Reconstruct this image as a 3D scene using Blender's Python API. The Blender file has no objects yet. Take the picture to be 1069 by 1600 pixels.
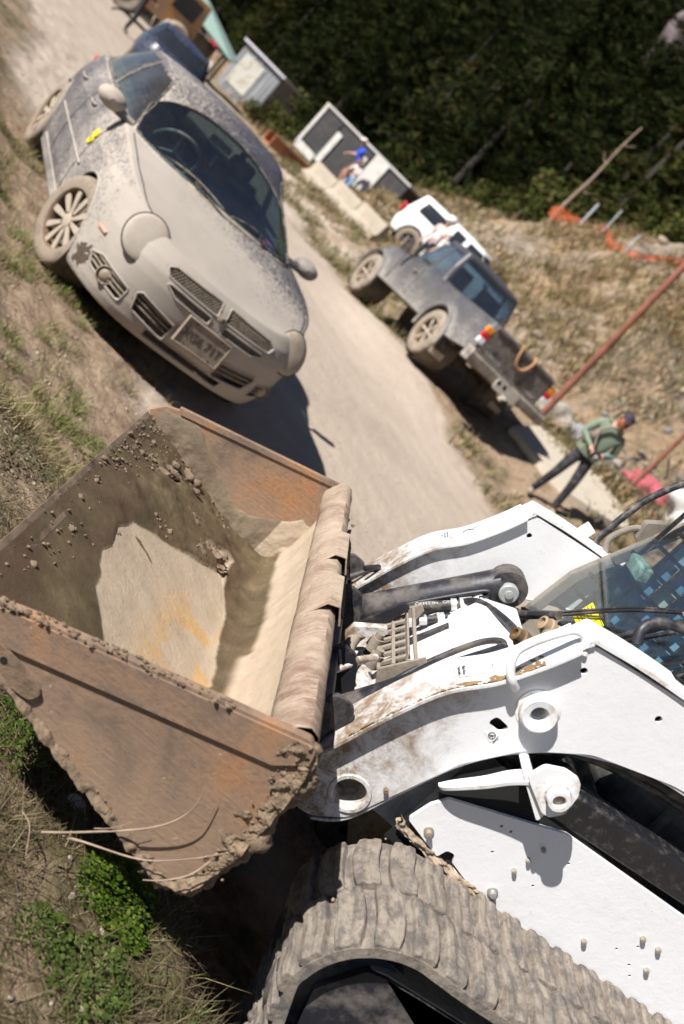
import bpy, bmesh, math, random
import numpy as np
from mathutils import Vector, Matrix, noise as mnoise
from mathutils.geometry import tessellate_polygon
R = math.radians
random.seed(7)
rng = np.random.default_rng(11)
sc = bpy.context.scene
C = sc.collection

# ------------------------------------------------------------------ camera, light, exposure
ROLL, PITCH, EYE = R(45.5), R(14.5), 1.84
up_c = Vector((math.sin(ROLL) * math.cos(PITCH), -math.cos(ROLL) * math.cos(PITCH), -math.sin(PITCH)))
fw_c = Vector((0, 0, 1)) - up_c * up_c.z
fw_c.normalize()
rt_c = fw_c.cross(up_c)
cam = bpy.data.cameras.new('camera')
camo = bpy.data.objects.new('camera', cam)
C.objects.link(camo)
m = Matrix((rt_c, fw_c, up_c)).to_4x4()            # camera (x right, y down, z forward) -> world
flip = Matrix.Diagonal((1, -1, -1, 1))
camo.matrix_world = Matrix.Translation((0, 0, EYE)) @ m @ flip
cam.sensor_fit = 'VERTICAL'
cam.sensor_height = 36
cam.lens = 35.0
cam.clip_start = 0.05
cam.clip_end = 2000
cam.dof.use_dof = True
cam.dof.focus_distance = 2.6
cam.dof.aperture_fstop = 2.7
sc.camera = camo
sc.render.resolution_x, sc.render.resolution_y = 684, 1024

SUN = Vector((-0.94, -0.77, 0.98)).normalized()     # towards the sun
sl = bpy.data.lights.new('sun', 'SUN')
sl.energy = 4.9
sl.angle = R(0.5)
sl.color = (1.0, 0.965, 0.925)
so = bpy.data.objects.new('sun', sl)
C.objects.link(so)
so.rotation_euler = (-SUN).to_track_quat('-Z', 'Y').to_euler()
w = bpy.data.worlds.new('World')
sc.world = w
w.use_nodes = True
nt = w.node_tree
sky = nt.nodes.new('ShaderNodeTexSky')
sky.sky_type = 'NISHITA'
sky.sun_disc = False
sky.sun_elevation = math.asin(SUN.z)
sky.sun_rotation = math.atan2(SUN.x, SUN.y)
sky.altitude = 1800
sky.air_density = .75
sky.dust_density = .4
nt.links.new(sky.outputs[0], nt.nodes['Background'].inputs[0])
nt.nodes['Background'].inputs[1].default_value = 0.05
sc.view_settings.view_transform = 'Standard'
sc.view_settings.look = 'None'
sc.view_settings.exposure = 0.84
sc.view_settings.gamma = 1.0

# ------------------------------------------------------------------ helpers
def link(o, parent=None):
    C.objects.link(o)
    if parent is not None:
        o.parent = parent
    return o

def tag(o, label=None, cat=None, group=None, kind=None):
    if label: o['label'] = label
    if cat: o['category'] = cat
    if group: o['group'] = group
    if kind: o['kind'] = kind
    return o

def empty(name, loc, rz=0, label=None, cat=None, group=None):
    o = bpy.data.objects.new(name, None)
    o.empty_display_size = 0.1
    o.location = loc
    o.rotation_euler = (0, 0, rz)
    C.objects.link(o)
    return tag(o, label, cat, group)

def copy_tree(o, parent=None):
    c = o.copy()
    C.objects.link(c)
    c.parent = parent
    for ch in list(o.children):
        copy_tree(ch, c)
    return c

class MB:
    """collects shapes, builds ONE mesh object"""
    def __init__(s):
        s.v = []; s.f = []; s.mi = []
    def add(s, vs, fs, mi=0):
        b = len(s.v)
        s.v += [tuple(v) for v in vs]
        s.f += [tuple(i + b for i in f) for f in fs]
        s.mi += [mi] * len(fs)
        return s
    def box(s, c, d, rot=None, mi=0):
        M_ = rot if rot is not None else Matrix.Identity(3)
        vs = []
        for x in (-.5, .5):
            for y in (-.5, .5):
                for z in (-.5, .5):
                    vs.append(Vector(c) + M_ @ Vector((x * d[0], y * d[1], z * d[2])))
        return s.add(vs, [(0, 1, 3, 2), (4, 6, 7, 5), (0, 4, 5, 1), (2, 3, 7, 6), (0, 2, 6, 4), (1, 5, 7, 3)], mi)
    def beam(s, p0, p1, wy, wz, upv=(0, 0, 1), mi=0):
        p0, p1 = Vector(p0), Vector(p1)
        x = (p1 - p0).normalized()
        y = Vector(upv).cross(x).normalized()
        z = x.cross(y)
        rot = Matrix((x, y, z)).transposed()
        return s.box((p0 + p1) / 2, ((p1 - p0).length, wy, wz), rot, mi)
    def cyl(s, p0, p1, r0, r1=None, n=20, cap=True, mi=0):
        r1 = r0 if r1 is None else r1
        p0, p1 = Vector(p0), Vector(p1)
        ax = (p1 - p0).normalized()
        a = ax.orthogonal().normalized(); b = ax.cross(a)
        vs = []
        for p, r in ((p0, r0), (p1, r1)):
            for i in range(n):
                t = 2 * math.pi * i / n
                vs.append(p + a * math.cos(t) * r + b * math.sin(t) * r)
        fs = [(i, (i + 1) % n, n + (i + 1) % n, n + i) for i in range(n)]
        if cap:
            fs += [tuple(range(n))[::-1], tuple(range(n, 2 * n))]
        return s.add(vs, fs, mi)
    def lathe(s, p0, ax, prof, n=32, mi=0, a0=None):
        """prof: list of (distance along axis, radius)"""
        p0, ax = Vector(p0), Vector(ax).normalized()
        a = (Vector(a0) if a0 else ax.orthogonal()).normalized(); b = ax.cross(a)
        vs = []
        for d, r in prof:
            for i in range(n):
                t = 2 * math.pi * i / n
                vs.append(p0 + ax * d + a * math.cos(t) * r + b * math.sin(t) * r)
        fs = []
        for k in range(len(prof) - 1):
            for i in range(n):
                j = (i + 1) % n
                fs.append((k * n + i, k * n + j, (k + 1) * n + j, (k + 1) * n + i))
        return s.add(vs, fs, mi)
    def tube(s, pts, r, n=10, cap=True, mi=0, closed=False):
        pts = [Vector(p) for p in pts]
        N = len(pts)
        rs = r if isinstance(r, (list, tuple)) else [r] * N
        vs = []
        prev = None
        for i, p in enumerate(pts):
            if closed:
                d = pts[(i + 1) % N] - pts[i - 1]
            else:
                d = pts[min(i + 1, N - 1)] - pts[max(i - 1, 0)]
            d = d.normalized()
            a = d.orthogonal().normalized() if prev is None else (prev - d * prev.dot(d)).normalized()
            prev = a
            b = d.cross(a)
            for k in range(n):
                t = 2 * math.pi * k / n
                vs.append(p + a * math.cos(t) * rs[i] + b * math.sin(t) * rs[i])
        fs = []
        for i in range(N if closed else N - 1):
            i2 = (i + 1) % N
            for k in range(n):
                k2 = (k + 1) % n
                fs.append((i * n + k, i * n + k2, i2 * n + k2, i2 * n + k))
        if cap and not closed:
            fs += [tuple(range(n))[::-1], tuple(range((N - 1) * n, N * n))]
        return s.add(vs, fs, mi)
    def prism(s, outer, a0, a1, holes=(), axis='y', mi=0):
        """outline (p,q) in the plane across `axis`, extruded from a0 to a1"""
        def P(p, q, a):
            return {'y': (p, a, q), 'x': (a, p, q), 'z': (p, q, a)}[axis]
        loops = [list(outer)] + [list(h) for h in holes]
        flat = [p for l in loops for p in l]
        tris = tessellate_polygon([[Vector((p[0], p[1], 0)) for p in l] for l in loops])
        n = len(flat)
        vs = [P(p, q, a0) for p, q in flat] + [P(p, q, a1) for p, q in flat]
        fs = [tuple(t) for t in tris] + [tuple(i + n for i in t[::-1]) for t in tris]
        b = 0
        for l in loops:
            k = len(l)
            for i in range(k):
                j = (i + 1) % k
                fs.append((b + i, b + j, b + j + n, b + i + n))
            b += k
        return s.add(vs, fs, mi)
    def grid(s, P, mi=0, wrap=False):
        """P: array (n, m, 3)"""
        n, m_ = len(P), len(P[0])
        vs = [tuple(P[i][j]) for i in range(n) for j in range(m_)]
        fs = []
        for i in range(n - 1):
            for j in range(m_ if wrap else m_ - 1):
                j2 = (j + 1) % m_
                fs.append((i * m_ + j, i * m_ + j2, (i + 1) * m_ + j2, (i + 1) * m_ + j))
        return s.add(vs, fs, mi)
    def blob(s, c, r, seed=0, amp=.3, sub=1, mi=0, freq=1.7):
        bm = bmesh.new()
        bmesh.ops.create_icosphere(bm, subdivisions=sub, radius=1)
        rr = (r, r, r) if not isinstance(r, (list, tuple)) else r
        vs = []
        for v in bm.verts:
            k = 1 + amp * mnoise.noise(v.co * freq + Vector((seed * 3.7, seed * 1.3, seed)))
            vs.append((c[0] + v.co.x * rr[0] * k, c[1] + v.co.y * rr[1] * k, c[2] + v.co.z * rr[2] * k))
        bm.verts.index_update()
        fs = [tuple(v.index for v in f.verts) for f in bm.faces]
        bm.free()
        return s.add(vs, fs, mi)
    def build(s, name, mats, parent=None, bevel=0, seg=2, smooth=35, kind=None, recalc=True):
        me = bpy.data.meshes.new(name)
        me.from_pydata(s.v, [], s.f)
        if not isinstance(mats, (list, tuple)): mats = [mats]
        for m_ in mats: me.materials.append(m_)
        if len(mats) > 1:
            me.polygons.foreach_set('material_index', s.mi)
        if recalc:
            bm = bmesh.new(); bm.from_mesh(me)
            bmesh.ops.recalc_face_normals(bm, faces=bm.faces)
            bm.to_mesh(me); bm.free()
        if smooth:
            me.shade_smooth()
            me.set_sharp_from_angle(angle=R(smooth))
        o = bpy.data.objects.new(name, me)
        link(o, parent)
        if bevel:
            b = o.modifiers.new('bevel', 'BEVEL')
            b.width = bevel; b.segments = seg; b.limit_method = 'ANGLE'; b.angle_limit = R(40)
            b.use_clamp_overlap = True
        if kind: o['kind'] = kind
        return o

def np_mesh(name, V, F, mat, parent=None, smooth=True, kind=None):
    """V (n,3) array, F (m,k) array with k = 3 or 4"""
    me = bpy.data.meshes.new(name)
    k = F.shape[1]
    me.vertices.add(len(V)); me.vertices.foreach_set('co', V.astype(np.float32).ravel())
    me.loops.add(F.size); me.loops.foreach_set('vertex_index', F.astype(np.int32).ravel())
    me.polygons.add(len(F))
    me.polygons.foreach_set('loop_start', np.arange(0, F.size, k, dtype=np.int32))
    me.polygons.foreach_set('loop_total', np.full(len(F), k, dtype=np.int32))
    me.update(calc_edges=True)
    me.materials.append(mat)
    if smooth: me.shade_smooth()
    o = bpy.data.objects.new(name, me)
    link(o, parent)
    if kind: o['kind'] = kind
    return o

def add_col(o, name, arr):
    a = o.data.color_attributes.new(name, 'FLOAT_COLOR', 'POINT')
    a.data.foreach_set('color', np.asarray(arr, dtype=np.float32).ravel())

def circle(cx, cz, r, n=24, r2=None):
    return [(cx + r * math.cos(2 * math.pi * i / n), cz + (r2 or r) * math.sin(2 * math.pi * i / n)) for i in range(n)]

def roundpoly(pts, rad, n=5):
    """pts list of (x,z) or (x,z,r)"""
    out = []
    N = len(pts)
    for i in range(N):
        p = Vector(pts[i][:2]); a = Vector(pts[i - 1][:2]); b = Vector(pts[(i + 1) % N][:2])
        r = pts[i][2] if len(pts[i]) > 2 else rad
        da, db = (a - p), (b - p)
        la, lb = da.length, db.length
        da.normalize(); db.normalize()
        ang = da.angle(db)
        if r <= 0 or ang > math.pi - .05:
            out.append(tuple(p)); continue
        t = min(r / math.tan(ang / 2), la * .48, lb * .48)
        p0, p1 = p + da * t, p + db * t
        for k in range(n + 1):
            u = k / n
            q = p0 * (1 - u) ** 2 + p * 2 * u * (1 - u) + p1 * u * u
            out.append((q.x, q.y))
    return out

def smooth_path(pts, k=10):
    pts = [Vector(p) for p in pts]; out = []
    for i in range(len(pts) - 1):
        p0 = pts[max(i - 1, 0)]; p1 = pts[i]; p2 = pts[i + 1]; p3 = pts[min(i + 2, len(pts) - 1)]
        for u in range(k):
            t = u / k
            out.append(.5 * ((2 * p1) + (p2 - p0) * t + (2 * p0 - 5 * p1 + 4 * p2 - p3) * t * t + (3 * p1 - p0 - 3 * p2 + p3) * t ** 3))
    out.append(pts[-1])
    return out

def ss(x, a, b):
    t = np.clip((np.asarray(x, float) - a) / (b - a), 0, 1)
    return t * t * (3 - 2 * t)

_g = np.random.default_rng(5).random((256, 256))
def vn(x, y, f=1.0, ox=0):
    """2-D value noise, numpy"""
    x = np.asarray(x, float) * f + 37.3 + ox; y = np.asarray(y, float) * f + 11.7 + ox * 1.7
    xi, yi = np.floor(x).astype(int), np.floor(y).astype(int)
    u, v = x - xi, y - yi
    u = u * u * (3 - 2 * u); v = v * v * (3 - 2 * v)
    g = lambda a, b: _g[a % 256, b % 256]
    return (g(xi, yi) * (1 - u) + g(xi + 1, yi) * u) * (1 - v) + (g(xi, yi + 1) * (1 - u) + g(xi + 1, yi + 1) * u) * v
def fbm(x, y, f=1.0, o=4, ox=0):
    r, a, t = 0, 1, 0
    for k in range(o):
        r = r + a * vn(x, y, f * 2 ** k, ox + k * 19.1); t += a; a *= .5
    return r / t

# ------------------------------------------------------------------ materials
class NT:
    def __init__(s, name):
        s.m = bpy.data.materials.new(name); s.m.use_nodes = True
        s.t = s.m.node_tree; s.b = s.t.nodes['Principled BSDF']
        s.co = None
    def n(s, typ, **kw):
        x = s.t.nodes.new('ShaderNode' + typ)
        for k, v in kw.items():
            if k.startswith('i_'):
                key = k[2:].replace('_', ' ')
                x.inputs[key].default_value = v
            else: setattr(x, k, v)
        return x
    def l(s, a, b): s.t.links.new(a, b)
    def coord(s, scale=(1, 1, 1), rot=(0, 0, 0)):
        tc = s.n('TexCoord'); mp = s.n('Mapping')
        mp.inputs['Scale'].default_value = scale; mp.inputs['Rotation'].default_value = rot
        s.l(tc.outputs['Object'], mp.inputs[0]); return mp.outputs[0]
    def noise(s, scale, detail=6, rough=.6, co=None, dist=0):
        x = s.n('TexNoise'); x.inputs['Scale'].default_value = scale; x.inputs['Detail'].default_value = detail
        x.inputs['Roughness'].default_value = rough; x.inputs['Distortion'].default_value = dist
        s.l(co if co is not None else s.coord(), x.inputs['Vector']); return x.outputs['Fac']
    def ramp(s, fac, stops, interp='LINEAR'):
        x = s.n('ValToRGB'); r = x.color_ramp; r.interpolation = interp
        while len(r.elements) < len(stops): r.elements.new(.5)
        for e, (p, c) in zip(r.elements, stops):
            e.position = p
            e.color = (c, c, c, 1) if not isinstance(c, (tuple, list)) else (*c[:3], 1)
        s.l(fac, x.inputs[0]); return x.outputs[0]
    def mix(s, fac, a, b, mode='MIX'):
        x = s.n('Mix'); x.data_type = 'RGBA'; x.blend_type = mode
        for sock, v in ((x.inputs[0], fac), (x.inputs[6], a), (x.inputs[7], b)):
            if isinstance(v, (int, float)): sock.default_value = v if sock == x.inputs[0] else (v, v, v, 1)
            elif isinstance(v, (tuple, list)): sock.default_value = (*v[:3], 1)
            else: s.l(v, sock)
        return x.outputs[2]
    def math(s, op, a, b=None, clamp=False):
        x = s.n('Math'); x.operation = op; x.use_clamp = clamp
        for i, v in enumerate((a, b)):
            if v is None: continue
            if isinstance(v, (int, float)): x.inputs[i].default_value = v
            else: s.l(v, x.inputs[i])
        return x.outputs[0]
    def sep(s, v):
        x = s.n('SeparateXYZ'); s.l(v, x.inputs[0]); return x.outputs
    def attr(s, name):
        x = s.n('Attribute'); x.attribute_name = name; return x.outputs
    def bump(s, h, dist, strength=1.0):
        x = s.n('Bump'); x.inputs['Distance'].default_value = dist; x.inputs['Strength'].default_value = strength
        s.l(h, x.inputs['Height']); s.l(x.outputs[0], s.b.inputs['Normal']); return x
    def set(s, **kw):
        for k, v in kw.items():
            sock = s.b.inputs[{'base': 'Base Color', 'rough': 'Roughness', 'metal': 'Metallic', 'coat': 'Coat Weight',
                               'trans': 'Transmission Weight', 'alpha': 'Alpha', 'spec': 'Specular IOR Level', 'ior': 'IOR', 'sss': 'Subsurface Weight'}[k]]
            if isinstance(v, (int, float)): sock.default_value = v
            elif isinstance(v, (tuple, list)): sock.default_value = (*v[:3], 1)
            else: s.l(v, sock)
        return s

def simple(name, col, rough=.6, metal=0, var=.15, scale=8, bump=0, bscale=None, dirt=None, dirt_amt=.5, dscale=3, coat=0):
    """base colour with value variation and an optional dirt layer broken by noise"""
    s = NT(name)
    n1 = s.noise(scale, 6)
    lo = tuple(c * (1 - var) for c in col); hi = tuple(min(1, c * (1 + var)) for c in col)
    c = s.ramp(n1, [(.3, lo), (.7, hi)])
    rg = rough
    if dirt:
        nd = s.noise(dscale, 10, .72)
        k = s.ramp(nd, [(max(0, .62 - dirt_amt * .45), 0), (min(1, .72 - dirt_amt * .25), 1)])
        c = s.mix(k, c, dirt)
        rg = s.ramp(k, [(0, rough), (1, .9)])
    s.set(base=c, rough=rg, metal=metal, coat=coat)
    if bump:
        s.bump(s.noise(bscale or scale * 4, 8, .65), bump)
    return s.m
# ------------------------------------------------------------------ terrain: t across the track, s along it
def ts(x, y): return .82 * np.asarray(x) + .57 * np.asarray(y), -.57 * np.asarray(x) + .82 * np.asarray(y)
def xy(t, s): return .82 * t - .57 * s, .57 * t + .82 * s
VT = ([-99, 7, 8, 9.0, 9.6, 10.3, 12.5, 14.5, 17, 21.5, 24, 40, 900], [0, 0, .05, .10, .30, .50, .95, 1.4, 3.5, 7.4, 7.8, 8, 8])
def base_h(x, y):
    t, s = ts(x, y)
    g = np.interp(s, [-99, 28, 33, 41, 47, 60], [1, 1, .85, .70, .30, .05])
    t0, t = t, t - 2.4 * ss(s, 28, 38)
    g1 = np.interp(s, [-99, 26, 33, 47], [1, 1, .6, .1])
    v = np.interp(t, *VT)
    h = np.where(t < 13, v * g1, v * g)
    t = t0
    h = h + np.maximum(0, t - 24) * 1.0 * ss(s, -10, 10)
    h = h + .32 * np.exp(-((s - 13.2) / 2.6) ** 2) * ss(t, 6.2, 8.0) * (1 - ss(t, 11, 13))
    near = 1 - ss(s, 2.3, 4.4)
    toe = 1.28 + .62 * near
    wid = .95 - .40 * near
    hb = .34 + .10 * near
    h = h + hb * ss((toe - t) / wid, 0, 1) * (1 - .6 * ss(s, 9, 14))
    return h
def rel(x, y):
    """small relief, calmer on the track"""
    t, s = ts(x, y)
    road = ss(t, 2.0, 2.9) * (1 - ss(t, 7.2, 8.2))
    verge = 1 - road
    a = (fbm(x, y, 1.3, 4) - .5) * .10 * verge + (fbm(x, y, 7, 4, 3) - .5) * .055 * verge
    a = a + (fbm(x, y, .5, 3, 5) - .5) * .05 * road + (fbm(x, y, 14, 3, 8) - .5) * .010 * road
    hill = ss(t, 11, 15)
    a = a + hill * ((fbm(x, y, .35, 5, 9) - .5) * 1.7 + (np.abs(fbm(x, y, 1.1, 4, 12) - .5)) * .9)
    return a
def ground_h(x, y): return base_h(x, y) + rel(x, y)
def gz(x, y): return float(ground_h(np.array([x]), np.array([y]))[0])

def build_ground():
    az = np.concatenate([np.linspace(-math.pi, R(-48), 60)[:-1], np.linspace(R(-48), R(40), 620), np.linspace(R(40), math.pi, 60)[1:]])
    rr = np.concatenate([np.linspace(.02, 1.2, 12), np.geomspace(1.23, 9, 330)[1:], np.geomspace(9.1, 60, 230), np.geomspace(62, 900, 40)])
    A, RR = np.meshgrid(az, rr, indexing='ij')
    X, Y = RR * np.sin(A), RR * np.cos(A)
    Z = ground_h(X, Y)
    Z = np.where(RR > 300, np.minimum(Z, 200), Z)
    V = np.stack([X, Y, Z], -1).reshape(-1, 3)
    n, m_ = A.shape
    i, j = np.meshgrid(np.arange(n - 1), np.arange(m_ - 1), indexing='ij')
    F = np.stack([i * m_ + j, i * m_ + j + 1, (i + 1) * m_ + j + 1, (i + 1) * m_ + j], -1).reshape(-1, 4)
    t, s = ts(V[:, 0], V[:, 1])
    wob = (fbm(V[:, 0], V[:, 1], 1.1, 4, 21) - .5)
    road = ss(t + wob * .9, 2.05, 2.5) * (1 - ss(t + wob * 1.6, 7.7, 8.5))
    road = np.maximum(road, ss(s, 9, 11) * ss(t + wob, 1.0, 1.5) * (1 - ss(t, 6, 7)))
    road = np.maximum(road, ss(s, 17, 21) * ss(t + wob, 1.0, 2) * (1 - ss(t + wob * 3, 9.0, 10.5)))
    green = ss(fbm(V[:, 0], V[:, 1], 1.6, 4, 31), .47, .62)
    green = np.maximum(green, (1 - ss(s + wob, 2.0, 2.9)) * (t < 2.4))     # turf covers the near bank
    rub = ss(t, 11.5, 14) * ss(fbm(V[:, 0], V[:, 1], .3, 4, 41), .36, .56)
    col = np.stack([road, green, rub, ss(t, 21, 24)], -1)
    me_mat = ground_mat()
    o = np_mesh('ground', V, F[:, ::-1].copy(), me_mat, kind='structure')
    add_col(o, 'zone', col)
    bm = None
    return o

def ground_mat():
    s = NT('ground')
    co = s.coord()
    a = s.attr('zone'); z = s.n('SeparateColor'); s.l(a['Color'], z.inputs[0])
    nb = s.noise(.8, 8, .6, co); nf = s.noise(22, 10, .7, co); nm = s.noise(5, 8, .65, co)
    road = s.ramp(nb, [(.3, (.37, .30, .24)), (.7, (.46, .385, .31))])
    road = s.mix(s.ramp(nf, [(.35, .35), (.62, 0)]), road, (.29, .225, .17))
    # tyre lines along the track
    wv = s.n('TexWave'); mp = s.n('Mapping'); mp.inputs['Rotation'].default_value = (0, 0, R(-34.8))
    s.l(co, mp.inputs[0]); s.l(mp.outputs[0], wv.inputs['Vector'])
    wv.inputs['Scale'].default_value = .9; wv.inputs['Distortion'].default_value = 3; wv.inputs['Detail'].default_value = 5; wv.inputs['Detail Scale'].default_value = .6
    road = s.mix(s.ramp(wv.outputs['Fac'], [(0, .22), (1, 0)]), road, (.33, .265, .205))
    soil = s.ramp(nm, [(.3, (.24, .165, .105)), (.5, (.36, .26, .175)), (.7, (.44, .33, .23))])
    soil = s.mix(s.ramp(nf, [(.36, .6), (.5, 0)]), soil, (.14, .095, .06))
    grs = s.ramp(nf, [(.3, (.055, .05, .02)), (.6, (.13, .12, .045)), (.8, (.22, .19, .10))])
    soil = s.mix(s.math('MULTIPLY', z.outputs[1], s.ramp(nm, [(.4, 0), (.55, .9)])), soil, grs)
    rock = s.ramp(s.noise(1.6, 12, .75, co, 1.2), [(.36, (.10, .075, .055)), (.5, (.23, .185, .14)), (.62, (.33, .275, .215))])
    scrub = s.ramp(s.noise(3, 9, .7, co), [(.36, (.12, .09, .045)), (.5, (.28, .19, .11)), (.64, (.36, .25, .155))])
    hillc = s.mix(z.outputs[2], scrub, rock)
    sx = s.sep(co)
    t = s.math('ADD', s.math('MULTIPLY', sx[0], .82), s.math('MULTIPLY', sx[1], .57))
    hk = s.ramp(s.math('MULTIPLY', t, .05), [(.52, 0), (.66, 1)])
    c = s.mix(hk, soil, hillc)
    c = s.mix(z.outputs[0], c, road)
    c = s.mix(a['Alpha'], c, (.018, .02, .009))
    s.set(base=c, rough=.93, spec=.2)
    h = s.math('ADD', s.math('MULTIPLY', nf, 1.0), s.math('MULTIPLY', nm, 1.5))
    k = s.math('SUBTRACT', 1.0, s.math('MULTIPLY', z.outputs[0], .75))
    s.bump(s.math('MULTIPLY', h, k), .05)
    return s.m
build_ground()

# ------------------------------------------------------------------ grass
def blades(name, px, py, hgt, wid, lean, mat, cols, label=None, droop=.5, kind='stuff', zoff=0, parent=None, ang=None):
    """each blade: three-segment ribbon that bends"""
    n = len(px)
    pz = ground_h(px, py) + zoff
    a = rng.uniform(0, 2 * np.pi, n) if ang is None else ang
    b = a + rng.uniform(.8, 2.2, n)
    dx, dy = np.cos(a) * lean * hgt, np.sin(a) * lean * hgt
    wx, wy = np.cos(b) * wid, np.sin(b) * wid
    V = np.zeros((n, 7, 3))
    for k, (f, ww) in enumerate(((0, 1.0), (.38, .85), (.74, .55))):
        cx, cy = px + dx * f ** 1.7, py + dy * f ** 1.7
        cz = pz - .01 + hgt * (f - droop * f ** 2.6 * .5)
        V[:, 2 * k] = np.stack([cx - wx * ww, cy - wy * ww, cz], -1)
        V[:, 2 * k + 1] = np.stack([cx + wx * ww, cy + wy * ww, cz], -1)
    V[:, 6] = np.stack([px + dx, py + dy, pz + hgt * (1 - droop * .5)], -1)
    base = np.arange(n)[:, None] * 7
    F = np.concatenate([base + np.array([[0, 1, 3]]), base + np.array([[0, 3, 2]]), base + np.array([[2, 3, 5]]), base + np.array([[2, 5, 4]]), base + np.array([[4, 5, 6]])])
    o = np_mesh(name, V.reshape(-1, 3), F, mat, parent=parent, smooth=False, kind=kind)
    ci = np.array(cols)[rng.integers(0, len(cols), n)] * rng.uniform(.7, 1.3, (n, 1))
    col = np.ones((n, 7, 4)); col[:, :, :3] = ci[:, None, :]
    add_col(o, 'tint', col.reshape(-1, 4))
    if label: o['label'] = label
    return o
def leaf_mat(name, rough=.6, trans=.25):
    s = NT(name)
    c = s.attr('tint')['Color']
    s.set(base=c, rough=rough, spec=.3)
    tr = s.n('BsdfTranslucent'); s.l(c, tr.inputs[0])
    mx = s.n('MixShader'); mx.inputs[0].default_value = trans
    s.l(s.b.outputs[0], mx.inputs[1]); s.l(tr.outputs[0], mx.inputs[2])
    s.l(mx.outputs[0], s.t.nodes['Material Output'].inputs[0])
    return s.m
GRASS = leaf_mat('grass_blades', .8)
NEEDLE = leaf_mat('needles', .95, .12)
NEEDLE.node_tree.nodes['Principled BSDF'].inputs['Specular IOR Level'].default_value = .02
LEAF = leaf_mat('leaves', .45, .3)
DRY = [(.27, .20, .125), (.20, .145, .09), (.33, .265, .17), (.14, .10, .06)]
OLV = [(.19, .165, .06), (.25, .21, .085), (.13, .12, .04), (.34, .28, .14)]
GRN = [(.08, .13, .025), (.11, .17, .03), (.14, .20, .05), (.20, .21, .07)]

def scatter(n, t0, t1, s0, s1, thr=None, f=1.5, ox=31, sp=1.0):
    t = rng.uniform(t0, t1, n); s = s0 + (s1 - s0) * rng.uniform(0, 1, n) ** sp
    x, y = xy(t, s)
    if thr is not None:
        k = fbm(x, y, f, 4, ox) > thr + rng.uniform(-.05, .05, n)
        x, y = x[k], y[k]
    return x, y
def tufts(n, t0, t1, s0, s1, per, rad, thr=None, f=1.5, ox=31, sp=1.0):
    x, y = scatter(n, t0, t1, s0, s1, thr, f, ox, sp)
    k = len(x)
    q = rng.integers(0, k, k * per)
    d = rng.normal(0, 1, (k * per, 2)) * rad * rng.uniform(.5, 1.3, k)[q][:, None]
    return x[q] + d[:, 0], y[q] + d[:, 1]

def U(n, a, b): return rng.uniform(a, b, n)
# foreground bank
x, y = tufts(1400, -.6, 1.62, .6, 3.4, 26, .035, .40)
blades('dry_grass', x, y, U(len(x), .015, .065), U(len(x), .0008, .0018), U(len(x), .6, 2.4), GRASS, [tuple(c * .6 for c in q_) for q_ in DRY + OLV], 'matted dry grass on the near bank below the loader bucket')
x, y = tufts(300, -.6, 1.5, .6, 3.2, 30, .03, .53, 1.2, 77)
blades('green_grass', x, y, U(len(x), .02, .075), U(len(x), .0009, .002), U(len(x), .3, 1.5), GRASS, [tuple(c * .6 for c in q_) for q_ in OLV + GRN], 'green grass blades growing through the dry grass on the near bank')
x, y = scatter(42000, -.5, 1.7, .5, 3.6)
blades('straw_litter', x, y, U(len(x), .008, .03), U(len(x), .0008, .0020), U(len(x), 1, 5), GRASS, [tuple(c * .62 for c in q_) for q_ in DRY], 'loose straw and stalks lying on the near bank', droop=1.0)
# bank beside the car
x, y = tufts(1500, .1, 2.45, 3.0, 9.5, 26, .04, .50, 1.6, 31, 1.1)
blades('bank_grass', x, y, U(len(x), .03, .11), U(len(x), .0013, .003), U(len(x), .3, 1.3), GRASS, OLV + DRY + OLV, 'olive and straw tufts on the dusty bank beside the car')
x, y = tufts(150, 1.15, 2.4, 3.2, 8.8, 50, .06, .50, 1.0, 55)
blades('edge_grass', x, y, U(len(x), .04, .12), U(len(x), .0015, .0032), U(len(x), .2, 1.0), GRASS, GRN + OLV, 'short green grass along the edge of the dirt track')
# far verge and the slope
x, y = tufts(1700, 7.9, 14.5, 7, 30, 22, .14, .45, .8, 61)
blades('verge_grass', x, y, U(len(x), .08, .30), U(len(x), .006, .014), U(len(x), .3, 1.2), GRASS, OLV + DRY + GRN[:1], 'dry and olive grass on the verge across the track')
x, y = tufts(4200, 11.5, 22.5, 10, 46, 20, .28, .42, .45, 71)
blades('slope_scrub', x, y, U(len(x), .12, .5), U(len(x), .012, .03), U(len(x), .3, 1.2), GRASS, [(.34, .22, .13), (.40, .29, .18), (.25, .21, .08), (.17, .16, .06), (.42, .33, .22)], 'rusty brown and olive scrub covering the rubble slope')
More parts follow.
